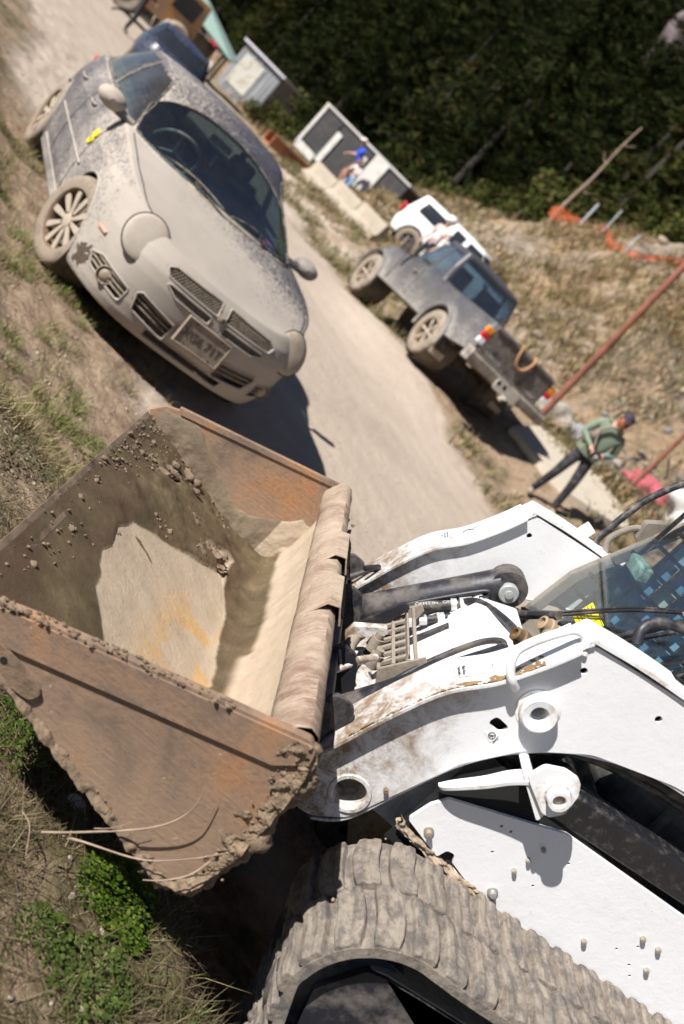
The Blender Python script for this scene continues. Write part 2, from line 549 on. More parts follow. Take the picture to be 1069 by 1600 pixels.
# ------------------------------------------------------------------ compact track loader
def white_paint():
    s = NT('white_paint')
    co = s.coord()
    n1 = s.noise(2.5, 8, .6, co); n2 = s.noise(34, 10, .75, co); n3 = s.noise(9, 10, .75, co, .6)
    base = s.ramp(n1, [(.3, (.70, .70, .70)), (.7, (.745, .745, .745))])
    dust = s.ramp(n3, [(.52, 0), (.80, .30)])
    c = s.mix(dust, base, (.55, .47, .38))
    c = s.mix(s.ramp(n2, [(.645, 0), (.70, .8)]), c, (.25, .16, .09))
    c = s.mix(s.ramp(s.noise(7, 12, .85, s.coord((1, 1, 14), (0, R(58), 0))), [(.66, 0), (.70, .55)]), c, (.34, .30, .27))
    # muddier towards the bucket end and low down (local x grows forward)
    sx = s.sep(co)
    f = s.math('ADD', s.math('MULTIPLY', sx[0], 1.9), s.math('MULTIPLY', sx[2], -.75))
    k = s.ramp(s.math('ADD', s.math('ADD', f, 1.05), s.math('MULTIPLY', n3, 1.1)), [(.12, 0), (.50, 1)])
    k2 = s.ramp(s.noise(16, 10, .8, co, .4), [(.42, .25), (.56, 1)])
    c = s.mix(s.math('MULTIPLY', k, k2), c, (.235, .165, .105))
    s.set(base=c, rough=s.ramp(dust, [(0, .32), (1, .75)]), spec=.5)
    s.bump(n2, .0012)
    return s.m
WHITE = white_paint()
WCLEAN = simple('white_enamel', (.75, .75, .75), .3, var=.02, dirt=(.45, .36, .27), dirt_amt=.25, dscale=14)
BLACKM = simple('black_dusty_steel', (.018, .018, .023), .45, var=.3, dirt=(.13, .11, .095), dirt_amt=.30, dscale=7, bump=.001, bscale=60)
BLACKP = simple('black_paint', (.010, .010, .012), .38, var=.2, dirt=(.05, .045, .04), dirt_amt=.25, dscale=40, bump=.0006)
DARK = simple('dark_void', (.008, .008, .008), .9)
STEELP = simple('zinc_steel', (.45, .44, .42), .4, metal=.6, dirt=(.35, .28, .2), dirt_amt=.5, dscale=20)
BRASS = simple('brass_coupling', (.26, .16, .07), .38, metal=.8, dirt=(.25, .18, .12), dirt_amt=.5, dscale=30)
MUDDRY = simple('dried_mud', (.31, .24, .17), .95, var=.22, scale=18, bump=.006, bscale=40)
MUDWET = simple('damp_mud', (.16, .11, .068), .6, var=.3, scale=20, bump=.006, bscale=45)
HOSE = simple('rubber_hose', (.015, .015, .017), .5, var=.3, dirt=(.15, .13, .11), dirt_amt=.35, dscale=16, bump=.0008)

def bucket_steel():
    s = NT('rusty_bucket_steel')
    co = s.coord()
    n1 = s.noise(3.6, 8, .66, co, .6)
    sc1 = s.noise(3, 10, .8, s.coord((1.5, 1, 4), (0, R(35), 0)))
    sc2 = s.noise(5, 12, .85, s.coord((2, 1, 22), (0, R(-50), 0)))
    fine = s.noise(70, 8, .7, co)
    c = s.ramp(n1, [(.37, (.12, .088, .066)), (.46, (.24, .16, .11)), (.56, (.31, .185, .11)), (.66, (.39, .185, .075))])
    c = s.mix(s.ramp(sc1, [(.56, 0), (.68, .75)]), c, (.08, .085, .09))
    c = s.mix(s.ramp(sc2, [(.54, 0), (.68, .7)]), c, (.32, .25, .185))
    c = s.mix(s.ramp(fine, [(.38, .4), (.52, 0)]), c, (.16, .095, .065))
    dust = s.noise(4.5, 10, .7, co)
    sx = s.sep(co)
    low = s.ramp(s.math('ADD', sx[2], s.math('MULTIPLY', dust, .25)), [(.82, .9), (1.04, .12)])
    c = s.mix(s.math('MULTIPLY', low, s.ramp(dust, [(.3, .35), (.65, 1)])), c, (.36, .25, .165))
    spk = s.noise(26, 4, .6, co)
    sc3 = s.noise(9, 12, .9, s.coord((2.5, 1, 40), (0, R(20), 0)))
    c = s.mix(s.ramp(sc3, [(.60, 0), (.66, .55)]), c, (.40, .33, .26))
    c = s.mix(s.ramp(spk, [(.68, 0), (.72, .8)]), c, (.47, .39, .31))
    s.set(base=c, rough=.62, metal=.1, spec=.4)
    s.bump(s.math('ADD', fine, s.math('MULTIPLY', sc2, 1.2)), .0022)
    return s.m
BUCK = bucket_steel()

LO = (0.122, 2.528, 0)
loader = empty('track_loader', LO, R(-169.508), 'white compact track loader with muddy rubber tracks and a rusty bucket', 'loader')

# ---- bucket -------------------------------------------------------
HB = .84
def build_bucket():
    side = roundpoly([(.012, 1.052, .02), (.57, .868, .05), (.655, .830, .02), (.690, .780, .008), (.66, .765, .01), (.50, .732, .0), (.20, .651, 0), (.05, .610, .05), (-.03, .612, .07), (-.062, .72, .05), (-.05, .92, .05), (-.028, 1.03, .03)], .01)
    top = MB(); top.prism([(-.03, .99), (0, 1.0), (0, .9), (-.04, .9)], -.5, .5)
    bk = MB()
    # shell: thin folded sheet, inside profile
    prof = [(.672, .772), (.55, .742), (.35, .694), (.20, .660), (.12, .645), (.07, .645), (.03, .662), (.005, .70), (-.008, .76), (-.012, .84), (-.008, .92), (.004, .985)]
    out = [(p[0] - .0 + (.004 if i < 6 else -.022), p[1] - (.018 if i < 7 else .004)) for i, p in enumerate(prof)]
    out[6] = (.015, .642); out[7] = (-.018, .69)
    bk.prism(prof + out[::-1], -HB + .024, HB - .024)
    b = bk.build('bucket', BUCK, loader, smooth=30)
    b['label'] = 'rust brown digging bucket with dried pale mud inside'
    for sgn in (1, -1):
        p = MB(); y0, y1 = (HB - .024, HB) if sgn > 0 else (-HB, -HB + .024)
        # worn edge: jitter the outline a little
        q = []
        n = len(side)
        for i in range(n):
            a, c = Vector(side[i]), Vector(side[(i + 1) % n])
            k = max(1, int((c - a).length / .03))
            for u in range(k):
                r_ = a.lerp(c, u / k)
                q.append((r_.x + .0022 * mnoise.noise(Vector((r_.x * 30, r_.y * 30, sgn))), r_.y + .0022 * mnoise.noise(Vector((r_.y * 30, r_.x * 30, 5)))))
        p.prism(q, y0, y1)
        p.build('side_plate', BUCK, b, bevel=.004)
        # reinforcing strip along the top edge, proud of the plate
        strip = roundpoly([(-.005, 1.050, .012), (.57, .862, .02), (.65, .828, .02), (.672, .80, .01), (.59, .785, .04), (.52, .805, .02), (.075, .951, .02), (.032, .965, .012), (-.018, 1.015, .015)], .01)
        p = MB()
        ya, yb = (HB + .001, HB + .0075) if sgn > 0 else (-HB - .014, -HB - .001)
        p.prism(strip, ya, yb)
        p.build('edge_strip', BUCK, b, bevel=.003)
        if sgn < 0:
            p = MB(); p.prism(roundpoly([(.0, 1.056), (.62, .860), (.60, .845), (.0, 1.04)], .003), -HB + .002, -HB + .030); p.build('edge_strip', BUCK, b, bevel=.004)
    # rolled torque tube along the top of the back
    tp = [(.070, .965), (.078, .990), (.070, 1.022), (.050, 1.048), (.022, 1.062), (-.008, 1.056), (-.034, 1.034), (-.048, 1.0), (-.052, .95), (-.046, .90), (-.03, .88), (-.012, .93)]
    tp = [(-.032 + (a + .052) * .74, c) for a, c in tp]
    ys = np.concatenate([np.linspace(-HB + .02, HB - .02, 90)])
    P = []
    for yy in ys:
        ring = []
        for (x_, z_) in tp:
            k = .0035 * mnoise.noise(Vector((x_ * 25, yy * 9, z_ * 25))) + .0025 * mnoise.noise(Vector((x_ * 60, yy * 40, z_ * 60)))
            ring.append((x_ + k * 1.2, yy, z_ + k))
        P.append(ring)
    t = MB().grid(P, wrap=True)
    t.build('torque_tube', tube_steel(), b, smooth=50)
    # folded step treads on the tube, each open at its ends
    for y0 in (-.275, .065):
        p = MB()
        L = .20
        w = [(.060, 1.018), (.038, 1.076), (.010, 1.088), (-.024, 1.050)]
        w2 = [(a * .93 + .0012, z - .006) for a, z in w]
        pts = w + w2[::-1]
        p.prism(pts, y0, y0 + L)
        tr = p.build('step_tread', tube_steel(), b, bevel=.0015)
        d = MB()
        for k in range(8):
            yy = y0 + .02 + k * L / 8.6
            a, c = Vector((w[2][0], 0, w[2][1])), Vector((w[3][0], 0, w[3][1]))
            q = a.lerp(c, .48)
            d.box((q.x, yy, q.z + .001), (.036, .007, .005), Matrix.Rotation(R(-40.7), 3, 'Y') @ Matrix.Rotation(R(24), 3, 'Z'))
        d.build('tread_slots', DARK, tr, kind='stuff')
        inn = MB(); inn.prism([(.050, 1.018), (.035, 1.066), (.010, 1.076), (-.018, 1.044)], y0 + .03, y0 + L - .03); inn.build('tread_cavity', DARK, tr)
    # cutting edge and wear strips along the lip
    for x0, x1, h in ((.628, .690, .005), (.600, .607, .003)):
        z0, z1 = .642 + (x0 - .10) * .226, .642 + (x1 - .10) * .226
        p = MB(); p.prism([(x0, z0 - .006), (x1, z1 - .006), (x1, z1 + h * .4 - .001), (x0, z0 + h - .001)], -HB + .03, HB - .03)
        p.build('cutting_edge' if h == .005 else 'wear_strip', LIPM, b, bevel=.002)
    # lip bracket with bolt hole on the near side
    p = MB(); p.prism(roundpoly([(.43, .775, .02), (.53, .80, .03), (.60, .795, .02), (.60, .755, .02), (.50, .74, .02), (.44, .745, .02)], .02), HB + .0005, HB + .009)
    br = p.build('lip_bracket', MUDDRY2, b, bevel=.002)
    d = MB(); d.cyl((.525, HB + .008, .778), (.525, HB + .0105, .778), .007); d.build('bolt_hole', DARK, br)
    # ---- mud lining: dense sheet, zones of pale dry and brown damp mud
    ny, nu = 330, 260
    pr = [Vector((p[0], 0, p[1])) for p in prof]
    seg = [0]
    for i in range(len(pr) - 1): seg.append(seg[-1] + (pr[i + 1] - pr[i]).length)
    tot = seg[-1]
    ux = np.interp(np.linspace(0, tot, nu), seg, [p.x for p in pr]); uz = np.interp(np.linspace(0, tot, nu), seg, [p.z for p in pr])
    # smooth
    for _ in range(10):
        ux[1:-1] = (ux[:-2] + ux[1:-1] * 2 + ux[2:]) / 4; uz[1:-1] = (uz[:-2] + uz[1:-1] * 2 + uz[2:]) / 4
    yy = np.linspace(-HB + .025, HB - .025, ny)
    X, Yg = np.meshgrid(ux, yy, indexing='ij'); Z, _ = np.meshgrid(uz, yy, indexing='ij')
    dx = np.gradient(ux); dz = np.gradient(uz); ln = np.hypot(dx, dz)
    nx, nz = (dz / ln)[:, None], (-dx / ln)[:, None]
    nx, nz = np.where(nz < 0, nx, nx), nz
    sgn = np.where((nx * 1 + nz * 0) > -5, 1, 1)
    arc = np.linspace(0, tot, nu)[:, None] + 0 * Yg          # distance from the lip
    # outline of the pale dry patch on the floor: x limits as a function of y
    w1 = (fbm(Yg, arc, 5, 4, 3) - .5); w2 = (fbm(Yg, arc, 18, 4, 9) - .5)
    hi = np.interp(Yg, [-.62, -.50, -.42, -.30, -.20, -.12, 0, .15, .30, .45, .60], [.16, .30, .20, .30, .41, .49, .515, .51, .47, .37, .36])
    hi = hi + .045 * w1 + .02 * w2
    lo_ = np.interp(Yg, [-.6, -.45, -.33, -.1, .15, .4, .6], [.155, .165, .118, .080, .070, .062, .05]) + .05 * w1 + .02 * w2
    pale = ss(hi - X, -.004, .006) * ss(X - lo_, -.004, .008) * ss(Yg, -.60 + .0, -.56) * (Z < .74)
    # narrow run of dark mud inside the patch
    run = ss(.020 + .05 * w2 - np.abs(Yg + .06 + (X - .42) * .2 + .10 * w1 + .05 * w2), 0, .008) * ss(X, .375, .39) * (1 - ss(X, .455, .47))
    pale = pale * (1 - run)
    back = ss(.05 - X + .10 * w1 + .05 * w2 + .03, 0, .02) * ss(Z, .655, .69)   # pale dried mud on the back wall
    # damp smear reaching up from the floor at the far half
    damp = ss((-.05 - Yg) + .5 * w1, 0, .06) * (1 - ss(Z + .06 * w1, .70, .73)) * ss(Z + .03 * w2, 0, .1)
    back = back * (1 - damp)
    orange = np.clip(ss(fbm(Yg, X, 9, 5, 14), .44, .54) * ss(.36 - X, 0, .16) * ss(Yg + .25, 0, .3) + ss(.05 - np.abs(X - .30 - (Yg + .52) * .1), 0, .05) * ss(.1 - np.abs(Yg + .53), 0, .08), 0, 1)
    wet = ss(fbm(Yg, X, 3, 4, 22), .45, .6)
    clod = (fbm(Yg, X, 16, 5, 31) - .5)
    thick = .004 + .012 * wet * (1 - pale) * ss(-Yg, -.5, .5) + .022 * np.maximum(clod, 0) * (1 - pale) * ss(-.0 - Yg, -.15, .4) + .003 * w2
    lipf = ss(arc, .0, .16)
    thick = thick * lipf + .0030 + .003 * wet
    thick = np.where(pale > .5, thick * .7, thick)
    V = np.stack([X + np.abs(nx) * thick * np.where(Z > .655, 1, 0), Yg, Z + np.abs(nz) * thick], -1).reshape(-1, 3)
    i, j = np.meshgrid(np.arange(nu - 1), np.arange(ny - 1), indexing='ij')
    F = np.stack([i * ny + j, i * ny + j + 1, (i + 1) * ny + j + 1, (i + 1) * ny + j], -1).reshape(-1, 4)
    mud = np_mesh('mud_lining', V, F[:, ::-1].copy(), mud_mat(), parent=b, kind='stuff')
    add_col(mud, 'zone', np.stack([np.clip(pale + back, 0, 1), orange * (1 - back), wet, 0 * back], -1).reshape(-1, 4))
    mud['label'] = 'pale dried mud with orange stains and dark damp mud'
    # mud climbing the inside of the far side plate
    n1, n2 = 150, 60
    V = []; col = []
    for i_ in range(n1):
        xq = .66 * i_ / (n1 - 1) - .005
        zf = float(np.interp(xq, ux[::-1], uz[::-1]))
        hgt = .05 + .14 * max(0, 1 - abs(xq - .05) / .15) + .06 * (fbm(xq, 0, 9, 4, 2) - .2) + .05 * max(0, 1 - abs(xq - .5) / .2)
        hgt = min(hgt, max(.004, 1.045 - xq * .33 - zf - .01))
        for k in range(n2):
            f = k / (n2 - 1)
            th = .018 * (1 - f) ** .7 * (.5 + .9 * fbm(xq, f * hgt, 25, 4, 7)) + .0008
            V.append((xq, -HB + .024 + th, zf + hgt * f)); col.append((.25 + .75 * (xq < .10), 0, .4, 1))
    V = np.array(V); i, j = np.meshgrid(np.arange(n1 - 1), np.arange(n2 - 1), indexing='ij')
    F = np.stack([i * n2 + j, (i + 1) * n2 + j, (i + 1) * n2 + j + 1, i * n2 + j + 1], -1).reshape(-1, 4)
    mu = np_mesh('caked_mud', V, F, mud_mat(), parent=b, kind='stuff'); add_col(mu, 'zone', col)
    # clods
    p = MB()
    r_ = random.Random(4)
    def fz(x_, y_):
        return float(np.interp(x_, ux[::-1], uz[::-1]))
    for k in range(900):
        y_ = r_.uniform(-.80, -.25) if r_.random() < .62 else r_.uniform(-.4, .8)
        x_ = r_.uniform(.17, .68)
        if y_ > -.25 and x_ < .50: continue
        if y_ > -.5 and x_ < .30 + .3 * (y_ + .5): continue
        rr_ = r_.uniform(.0015, .006) * (1.9 if r_.random() < .12 else 1)
        p.blob((x_, y_, fz(x_, y_) + .007), (rr_, rr_ * 1.1, rr_ * .8), seed=k, amp=.8, sub=1)
    for k in range(26):   # clumps at the far end
        cx, cy = r_.choice([(.28, -.46), (.36, -.52), (.22, -.49), (.50, -.62), (.44, -.70)])
        rr_ = r_.uniform(.010, .022)
        p.blob((cx + r_.gauss(0, .025), cy + r_.gauss(0, .03), fz(cx, cy) + .012), (rr_ * 1.2, rr_, rr_ * .7), seed=k + 90, amp=.9, sub=2)
    o = p.build('mud_clods', MUDWET2, b, kind='stuff', smooth=60, recalc=False)
    crust_bead(b)
    p = MB()
    for k in range(110):
        f = r_.random()
        a = Vector((.0, 0, 1.04)).lerp(Vector((-.06, 0, .72)), f) if r_.random() < .75 else Vector((-.06, 0, .72)).lerp(Vector((-.03, 0, .62)), f)
        rr_ = r_.uniform(.002, .005)
        p.blob((a.x - r_.uniform(-.036, .024), HB + r_.uniform(-.035, .010), a.z + r_.gauss(0, .012)), (rr_, rr_ * .8, rr_ * 1.1), seed=k, amp=.8, sub=1)
    for k in range(60):
        f = r_.random(); rr_ = r_.uniform(.005, .010)
        p.blob((-.055 - r_.uniform(0, .012), r_.uniform(-HB, -.35), 1.0 - r_.random() * .09), (rr_, rr_ * 1.4, rr_), seed=k, amp=.8, sub=1)
    for k in range(120):  # crumbs along the lower edge
        f = r_.random(); a = Vector((.05, 0, .612)).lerp(Vector((.55, 0, .745)), f); rr_ = r_.uniform(.0012, .004)
        p.blob((a.x, HB - r_.uniform(-.002, .02), a.z + .002), rr_, seed=k, amp=.7, sub=1)
    for k in range(130):
        rr_ = r_.uniform(.0015, .006); f = r_.random() ** 1.5
        p.blob((.60 - f * .45, HB + r_.uniform(-.02, .012), .862 + f * .145), (rr_ * 1.3, rr_, rr_ * .6), seed=k, amp=.7, sub=1)
    p.build('mud_crust', MUDCR, b, kind='stuff', smooth=60, recalc=False)
    return b

def crust_bead(b):
    """ragged rope of dried mud along the back edge of the near side plate"""
    pts = smooth_path([(.03, HB - .012, 1.03), (-.012, HB - .014, 1.03), (-.038, HB - .012, .97), (-.052, HB - .012, .90), (-.060, HB - .012, .82), (-.062, HB - .014, .72), (-.045, HB - .016, .64), (-.01, HB - .018, .612), (.05, HB - .016, .612)], 16)
    rings = []; n = len(pts); m_ = 22
    for i, p_ in enumerate(pts):
        d = (pts[min(i + 1, n - 1)] - pts[max(i - 1, 0)]).normalized(); a = Vector((0, 1, 0)); c_ = d.cross(a).normalized()
        ring = []
        for k in range(m_):
            t = 2 * math.pi * k / m_
            q_ = p_ + (a * math.cos(t) + c_ * math.sin(t)) * .014
            w_ = 1 + .9 * mnoise.noise(q_ * 34) + .45 * mnoise.noise(q_ * 95) + .2 * mnoise.noise(q_ * 210)
            big = .6 + .9 * max(0, mnoise.noise(Vector((p_.z * 13, 4, 2))) + .35)
            ring.append(tuple(p_ + (a * math.cos(t) * .014 + c_ * math.sin(t) * .019) * max(.15, w_) * big))
        rings.append(ring)
    MB().grid(rings, wrap=True).build('mud_rope', MUDCR, b, kind='stuff', smooth=70, recalc=True)
    # crumbly sheet smeared over the face of the plate, thinning inwards
    NI, NJ = 420, 70
    path = smooth_path([(.035, 0, 1.035), (-.010, 0, 1.02), (-.034, 0, .96), (-.045, 0, .88), (-.052, 0, .80), (-.052, 0, .72), (-.030, 0, .645), (.02, 0, .622), (.14, 0, .645), (.36, 0, .705), (.53, 0, .752)], 24)
    V = []; msk = []
    for i in range(NI):
        k = i / (NI - 1) * (len(path) - 1); a = int(min(k, len(path) - 2)); p_ = path[a].lerp(path[a + 1], k - a)
        d = (path[a + 1] - path[a]).normalized(); inn = Vector((-d.z, 0, d.x))
        if inn.dot(Vector((.22, 0, .84)) - p_) < 0: inn = -inn
        s_ = i / NI
        wd = (.040 if s_ < .52 else .012) * (.5 + 1.0 * float(fbm(s_ * 40, 0, 1, 4, 6)))
        for j in range(NJ):
            u = j / (NJ - 1) * .075 - .004
            q_ = p_ + inn * u
            n1 = float(fbm(q_.x, q_.z, 45, 5, 3)); n2 = mnoise.noise(q_ * 180)
            m = n1 * 1.3 + .15 - u / wd * .55
            h = .0145 * 0 + max(0, m - .25) * .020 + .0022 * n2 * (m > .3)
            V.append((q_.x, HB + .0005 + (0.012 if False else 0) + h, q_.z)); msk.append(m)
    fs = []
    for i in range(NI - 1):
        for j in range(NJ - 1):
            a = i * NJ + j
            if min(msk[a], msk[a + 1], msk[a + NJ], msk[a + NJ + 1]) > .27: fs.append((a, a + 1, a + NJ + 1, a + NJ))
    q = MB(); q.add(V, fs); q.build('mud_smear', MUDCR, b, kind='stuff', smooth=70, recalc=False)
def mud_mat():
    if 'bucket_mud' in bpy.data.materials: return bpy.data.materials['bucket_mud']
    s = NT('bucket_mud')
    co = s.coord()
    z = s.n('SeparateColor'); a = s.attr('zone'); s.l(a['Color'], z.inputs[0])
    n1 = s.noise(9, 8, .65, co); n2 = s.noise(60, 10, .75, co); st = s.noise(10, 10, .7, s.coord((1.2, 5, 1)))
    pale = s.ramp(n1, [(.3, (.34, .265, .19)), (.7, (.43, .345, .25))])
    pale = s.mix(s.ramp(n2, [(.32, .55), (.46, 0)]), pale, (.30, .23, .17))
    pale = s.mix(s.math('MULTIPLY', s.math('MULTIPLY', z.outputs[1], s.math('SUBTRACT', 1.0, a['Alpha'])), s.ramp(st, [(.40, .1), (.54, .9)])), pale, (.47, .27, .085))
    brown = s.ramp(n1, [(.3, (.058, .042, .022)), (.55, (.105, .078, .042)), (.75, (.165, .125, .07))])
    brown = s.mix(s.ramp(s.noise(4, 6, .6, s.coord((1, .35, 1))), [(.45, 0), (.62, .55)]), brown, (.085, .045, .032))
    brown = s.mix(s.ramp(n2, [(.6, 0), (.7, .4)]), brown, (.19, .135, .085))
    c = s.mix(z.outputs[0], brown, pale)
    s.set(base=c, rough=s.ramp(z.outputs[0], [(0, .55), (1, .92)]), spec=.35)
    s.bump(s.math('ADD', n2, s.math('MULTIPLY', n1, 1.5)), .003)
    return s.m
def tube_steel():
    if 'scuffed_tube_steel' in bpy.data.materials: return bpy.data.materials['scuffed_tube_steel']
    s = NT('scuffed_tube_steel')
    co = s.coord()
    n1 = s.noise(3.2, 8, .65, co); st = s.noise(13, 12, .8, s.coord((1, 6.0, 1), (0, 0, R(12)))); n2 = s.noise(55, 8, .7, co)
    c = s.ramp(n1, [(.38, (.14, .08, .052)), (.48, (.23, .155, .11)), (.6, (.34, .265, .195))])
    c = s.mix(s.ramp(st, [(.48, 0), (.60, .75)]), c, (.42, .34, .26))
    c = s.mix(s.ramp(st, [(.34, .6), (.40, 0)]), c, (.13, .08, .06))
    c = s.mix(s.ramp(s.noise(7, 8, .7, co), [(.52, 0), (.64, .7)]), c, (.38, .30, .215))
    c = s.mix(s.ramp(n2, [(.32, .5), (.45, 0)]), c, (.16, .10, .07))
    s.set(base=c, rough=.75, spec=.3)
    s.bump(s.math('ADD', n2, st), .002)
    return s.m
MUDDRY2 = simple('caked_bracket_mud', (.20, .135, .085), .9, var=.35, scale=22, bump=.005, bscale=40)
MUDWET2 = simple('clod_mud', (.15, .105, .068), .8, var=.35, scale=30, bump=.004, bscale=60)
MUDCR = simple('crust_mud', (.185, .13, .083), .95, var=.4, scale=45, bump=.006, bscale=90)
LIPM = simple('damp_lip_steel', (.055, .034, .026), .5, var=.4, scale=14, dirt=(.15, .105, .07), dirt_amt=.6, dscale=9, bump=.002)
bucket = build_bucket()

# ---- lift arms ------------------------------------------------------
ARM = [(-.10, .742, .05), (-.14, .735, .03), (-.235, .742, .06), (-.300, .800, .06), (-.342, .945, .10), (-.382, 1.082, .08), (-.456, 1.205, .10), (-.569, 1.306, .12),
       (-.764, 1.385, .2), (-1.15, 1.42, .3), (-1.75, 1.36, .1), (-1.78, 1.52, .05), (-1.2, 1.60, .2), (-.602, 1.531, .05), (-.375, 1.487, .028), (-.335, 1.385, .10), (-.289, 1.284, .06), (-.228, 1.192, .12),
       (-.187, 1.077, .10), (-.134, .888, .10), (-.100, .845, .03)]
def flange(path, y0, y1, th, name, mat, parent):
    """strip following the outline (x,z) points, thickness outward"""
    P = []
    n = len(path)
    a, b = [], []
    for i, (x_, z_) in enumerate(path):
        p0 = Vector(path[max(i - 1, 0)]); p1 = Vector(path[min(i + 1, n - 1)])
        d = (p1 - p0).normalized(); nr = Vector((-d.y, d.x))
        a.append((x_, z_)); b.append((x_ + nr.x * th, z_ + nr.y * th))
    mb = MB(); mb.prism(a + b[::-1], y0, y1)
    return mb.build(name, mat, parent, bevel=.003, seg=3)
arm_out = roundpoly(ARM, .05, 6)
def build_arm(sg):
    """sg = 1 near (viewer side), -1 far"""
    holes = [circle(-.404, 1.430, .0085, 14), circle(-.604, 1.466, .0085, 14), circle(-.404, 1.296, .017, 20), circle(-.26, .850, .040, 30)]
    ov = roundpoly([(-.394, 1.223), (-.352, 1.223), (-.348, 1.197), (-.386, 1.197)], .012)
    def yy(a, b): return (min(sg * a, sg * b), max(sg * a, sg * b))
    p = MB(); p.prism(arm_out, *yy(.488, .500), holes=holes + [ov])
    outer = p.build('arm_plate', WHITE, None, bevel=.002)
    arm = outer; arm.name = 'lift_arm'; arm.parent = loader
    arm['label'] = 'near white lift arm with grab handle' if sg > 0 else 'far white lift arm'
    p = MB(); p.prism(arm_out, *yy(.398, .408), holes=[circle(-.404, 1.430, .0085, 14), circle(-.604, 1.466, .0085, 14)])
    p.build('inner_plate', WHITE, arm, bevel=.002)
    # top flange overhanging the outer plate
    fp = smooth_path([(-.118, .862), (-.142, .905), (-.187, 1.075), (-.228, 1.192), (-.289, 1.284), (-.335, 1.385), (-.362, 1.462)])
    flange([(v.x, v.y) for v in fp], *yy(.380, .528), -.010, 'top_flange', WHITE, arm)
    fp = smooth_path([(-.362, 1.462), (-.372, 1.486), (-.392, 1.497), (-.602, 1.536), (-1.2, 1.605), (-1.78, 1.53)])
    flange([(v.x, v.y) for v in fp], *yy(.395, .508), -.010, 'rear_flange', WCLEAN, arm)
    fp = smooth_path([(-.24, .738), (-.300, .797), (-.342, .945), (-.382, 1.080), (-.456, 1.202), (-.569, 1.302), (-.764, 1.381), (-1.15, 1.412)])
    flange([(v.x, v.y) for v in fp], *yy(.395, .497), .008, 'lower_flange', WHITE, arm)
    # boss
    p = MB()
    p.lathe((-.404, sg * .498, 1.296), (0, sg, 0), [(-.09, .018), (.022, .018), (.029, .022), (.031, .038), (.026, .043), (.004, .043), (.004, .050), (0, .052)], n=40)
    bo = p.build('pivot_boss', WCLEAN, arm, smooth=40)
    q = MB(); q.cyl((-.404, sg * .41, 1.296), (-.404, sg * .44, 1.296), .0185, n=24); q.build('bore', DARK, bo)
    # cross tube bore
    p = MB(); p.lathe((-.26, sg * .41, .850), (0, sg, 0), [(0, .038), (.088, .038), (.094, .041), (.094, .049), (.089, .052), (.08, .052)], n=40)
    p.build('tube_bore', WHITE, arm, smooth=40)
    p = MB(); p.cyl((-.26, sg * .40, .850), (-.26, sg * .416, .850), .040, n=30); p.build('bore_floor', MUDDRY, arm)
    # recess behind the oval slot and the bolt holes
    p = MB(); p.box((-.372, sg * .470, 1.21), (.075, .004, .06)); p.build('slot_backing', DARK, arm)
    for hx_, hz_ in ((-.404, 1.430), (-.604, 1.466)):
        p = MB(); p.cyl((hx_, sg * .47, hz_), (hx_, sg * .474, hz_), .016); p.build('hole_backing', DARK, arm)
    for (bx, bz, br_) in ((-.31, .917, .0065), (-.172, .807, .020), (-.158, .740, .022)):
        p = MB(); p.lathe((bx, sg * .500, bz), (0, sg, 0), [(0, br_), (.010, br_), (.012, br_ * .8), (.012, 0.0001)], n=6 if br_ < .01 else 20)
        p.build('bolt' if br_ < .01 else 'pivot_pin', MUDCR if br_ < .01 else STEELP, arm, smooth=30)
    return arm
near_arm = build_arm(1)
far_arm = build_arm(-1)

# grab handle on the near arm
p = MB()
hp = smooth_path([(-.322, .515, 1.302), (-.300, .530, 1.312), (-.278, .53, 1.328), (-.262, .525, 1.352), (-.262, .515, 1.375), (-.285, .50, 1.42), (-.315, .49, 1.468), (-.332, .487, 1.482), (-.352, .487, 1.483), (-.366, .49, 1.470), (-.374, .50, 1.452)], 8)
p.tube([tuple(v) for v in hp], .0105, n=14)
p.build('grab_handle', WCLEAN, near_arm, smooth=60)
# rust coloured mud lying on the near arm's top flange
p = MB(); r_ = random.Random(9)
fpath = smooth_path([(-.142, .905), (-.187, 1.075), (-.228, 1.192), (-.289, 1.284), (-.335, 1.385)], 12)
def on_flange(f):
    k = f * (len(fpath) - 1); i = min(int(k), len(fpath) - 2)
    return fpath[i].lerp(fpath[i + 1], k - i)
for k in range(0):
    f = r_.random() ** .6
    c_ = on_flange(f)
    wmax = .006 + .05 * max(0, f - .45) * 2
    yy_ = .524 - abs(r_.gauss(0, 1)) * wmax * .6
    rr_ = r_.uniform(.0008, .0032) * (.6 + f)
    p.blob((c_.x + .010, yy_, c_.y + .0045), (rr_ * 1.3, rr_ * 2.2, rr_ * .35), seed=k, amp=.8, sub=1)
RUSTMUD = simple('ochre_silt', (.22, .135, .06), .95, var=.35, scale=30, bump=.002, bscale=90)
NF, NY = 260, 40
fl = []
for i in range(NF):
    f = .10 + .90 * i / (NF - 1); c_ = on_flange(f)
    d_ = (on_flange(min(1, f + .02)) - on_flange(max(0, f - .02))).normalized(); nx_, nz_ = d_.y, -d_.x
    for j in range(NY):
        y_ = .455 + .0725 * j / (NY - 1)
        u = (.5275 - y_); wmax = .004 + .046 * max(0, f - .42) * 1.7 + .010 * float(fbm(f * 3, 0, 6, 3, 1))
        m_ = float(fbm(f * 9, y_ * 26, 5, 4, 4)) * 1.1 - .25 - u / wmax * .45
        h = .0112 + max(0, m_) * .006 + .0015 * mnoise.noise(Vector((f * 150, y_ * 400, 0)))
        fl.append((c_.x + nx_ * h, y_, c_.y + nz_ * h, m_))
q = MB(); fs_ = []
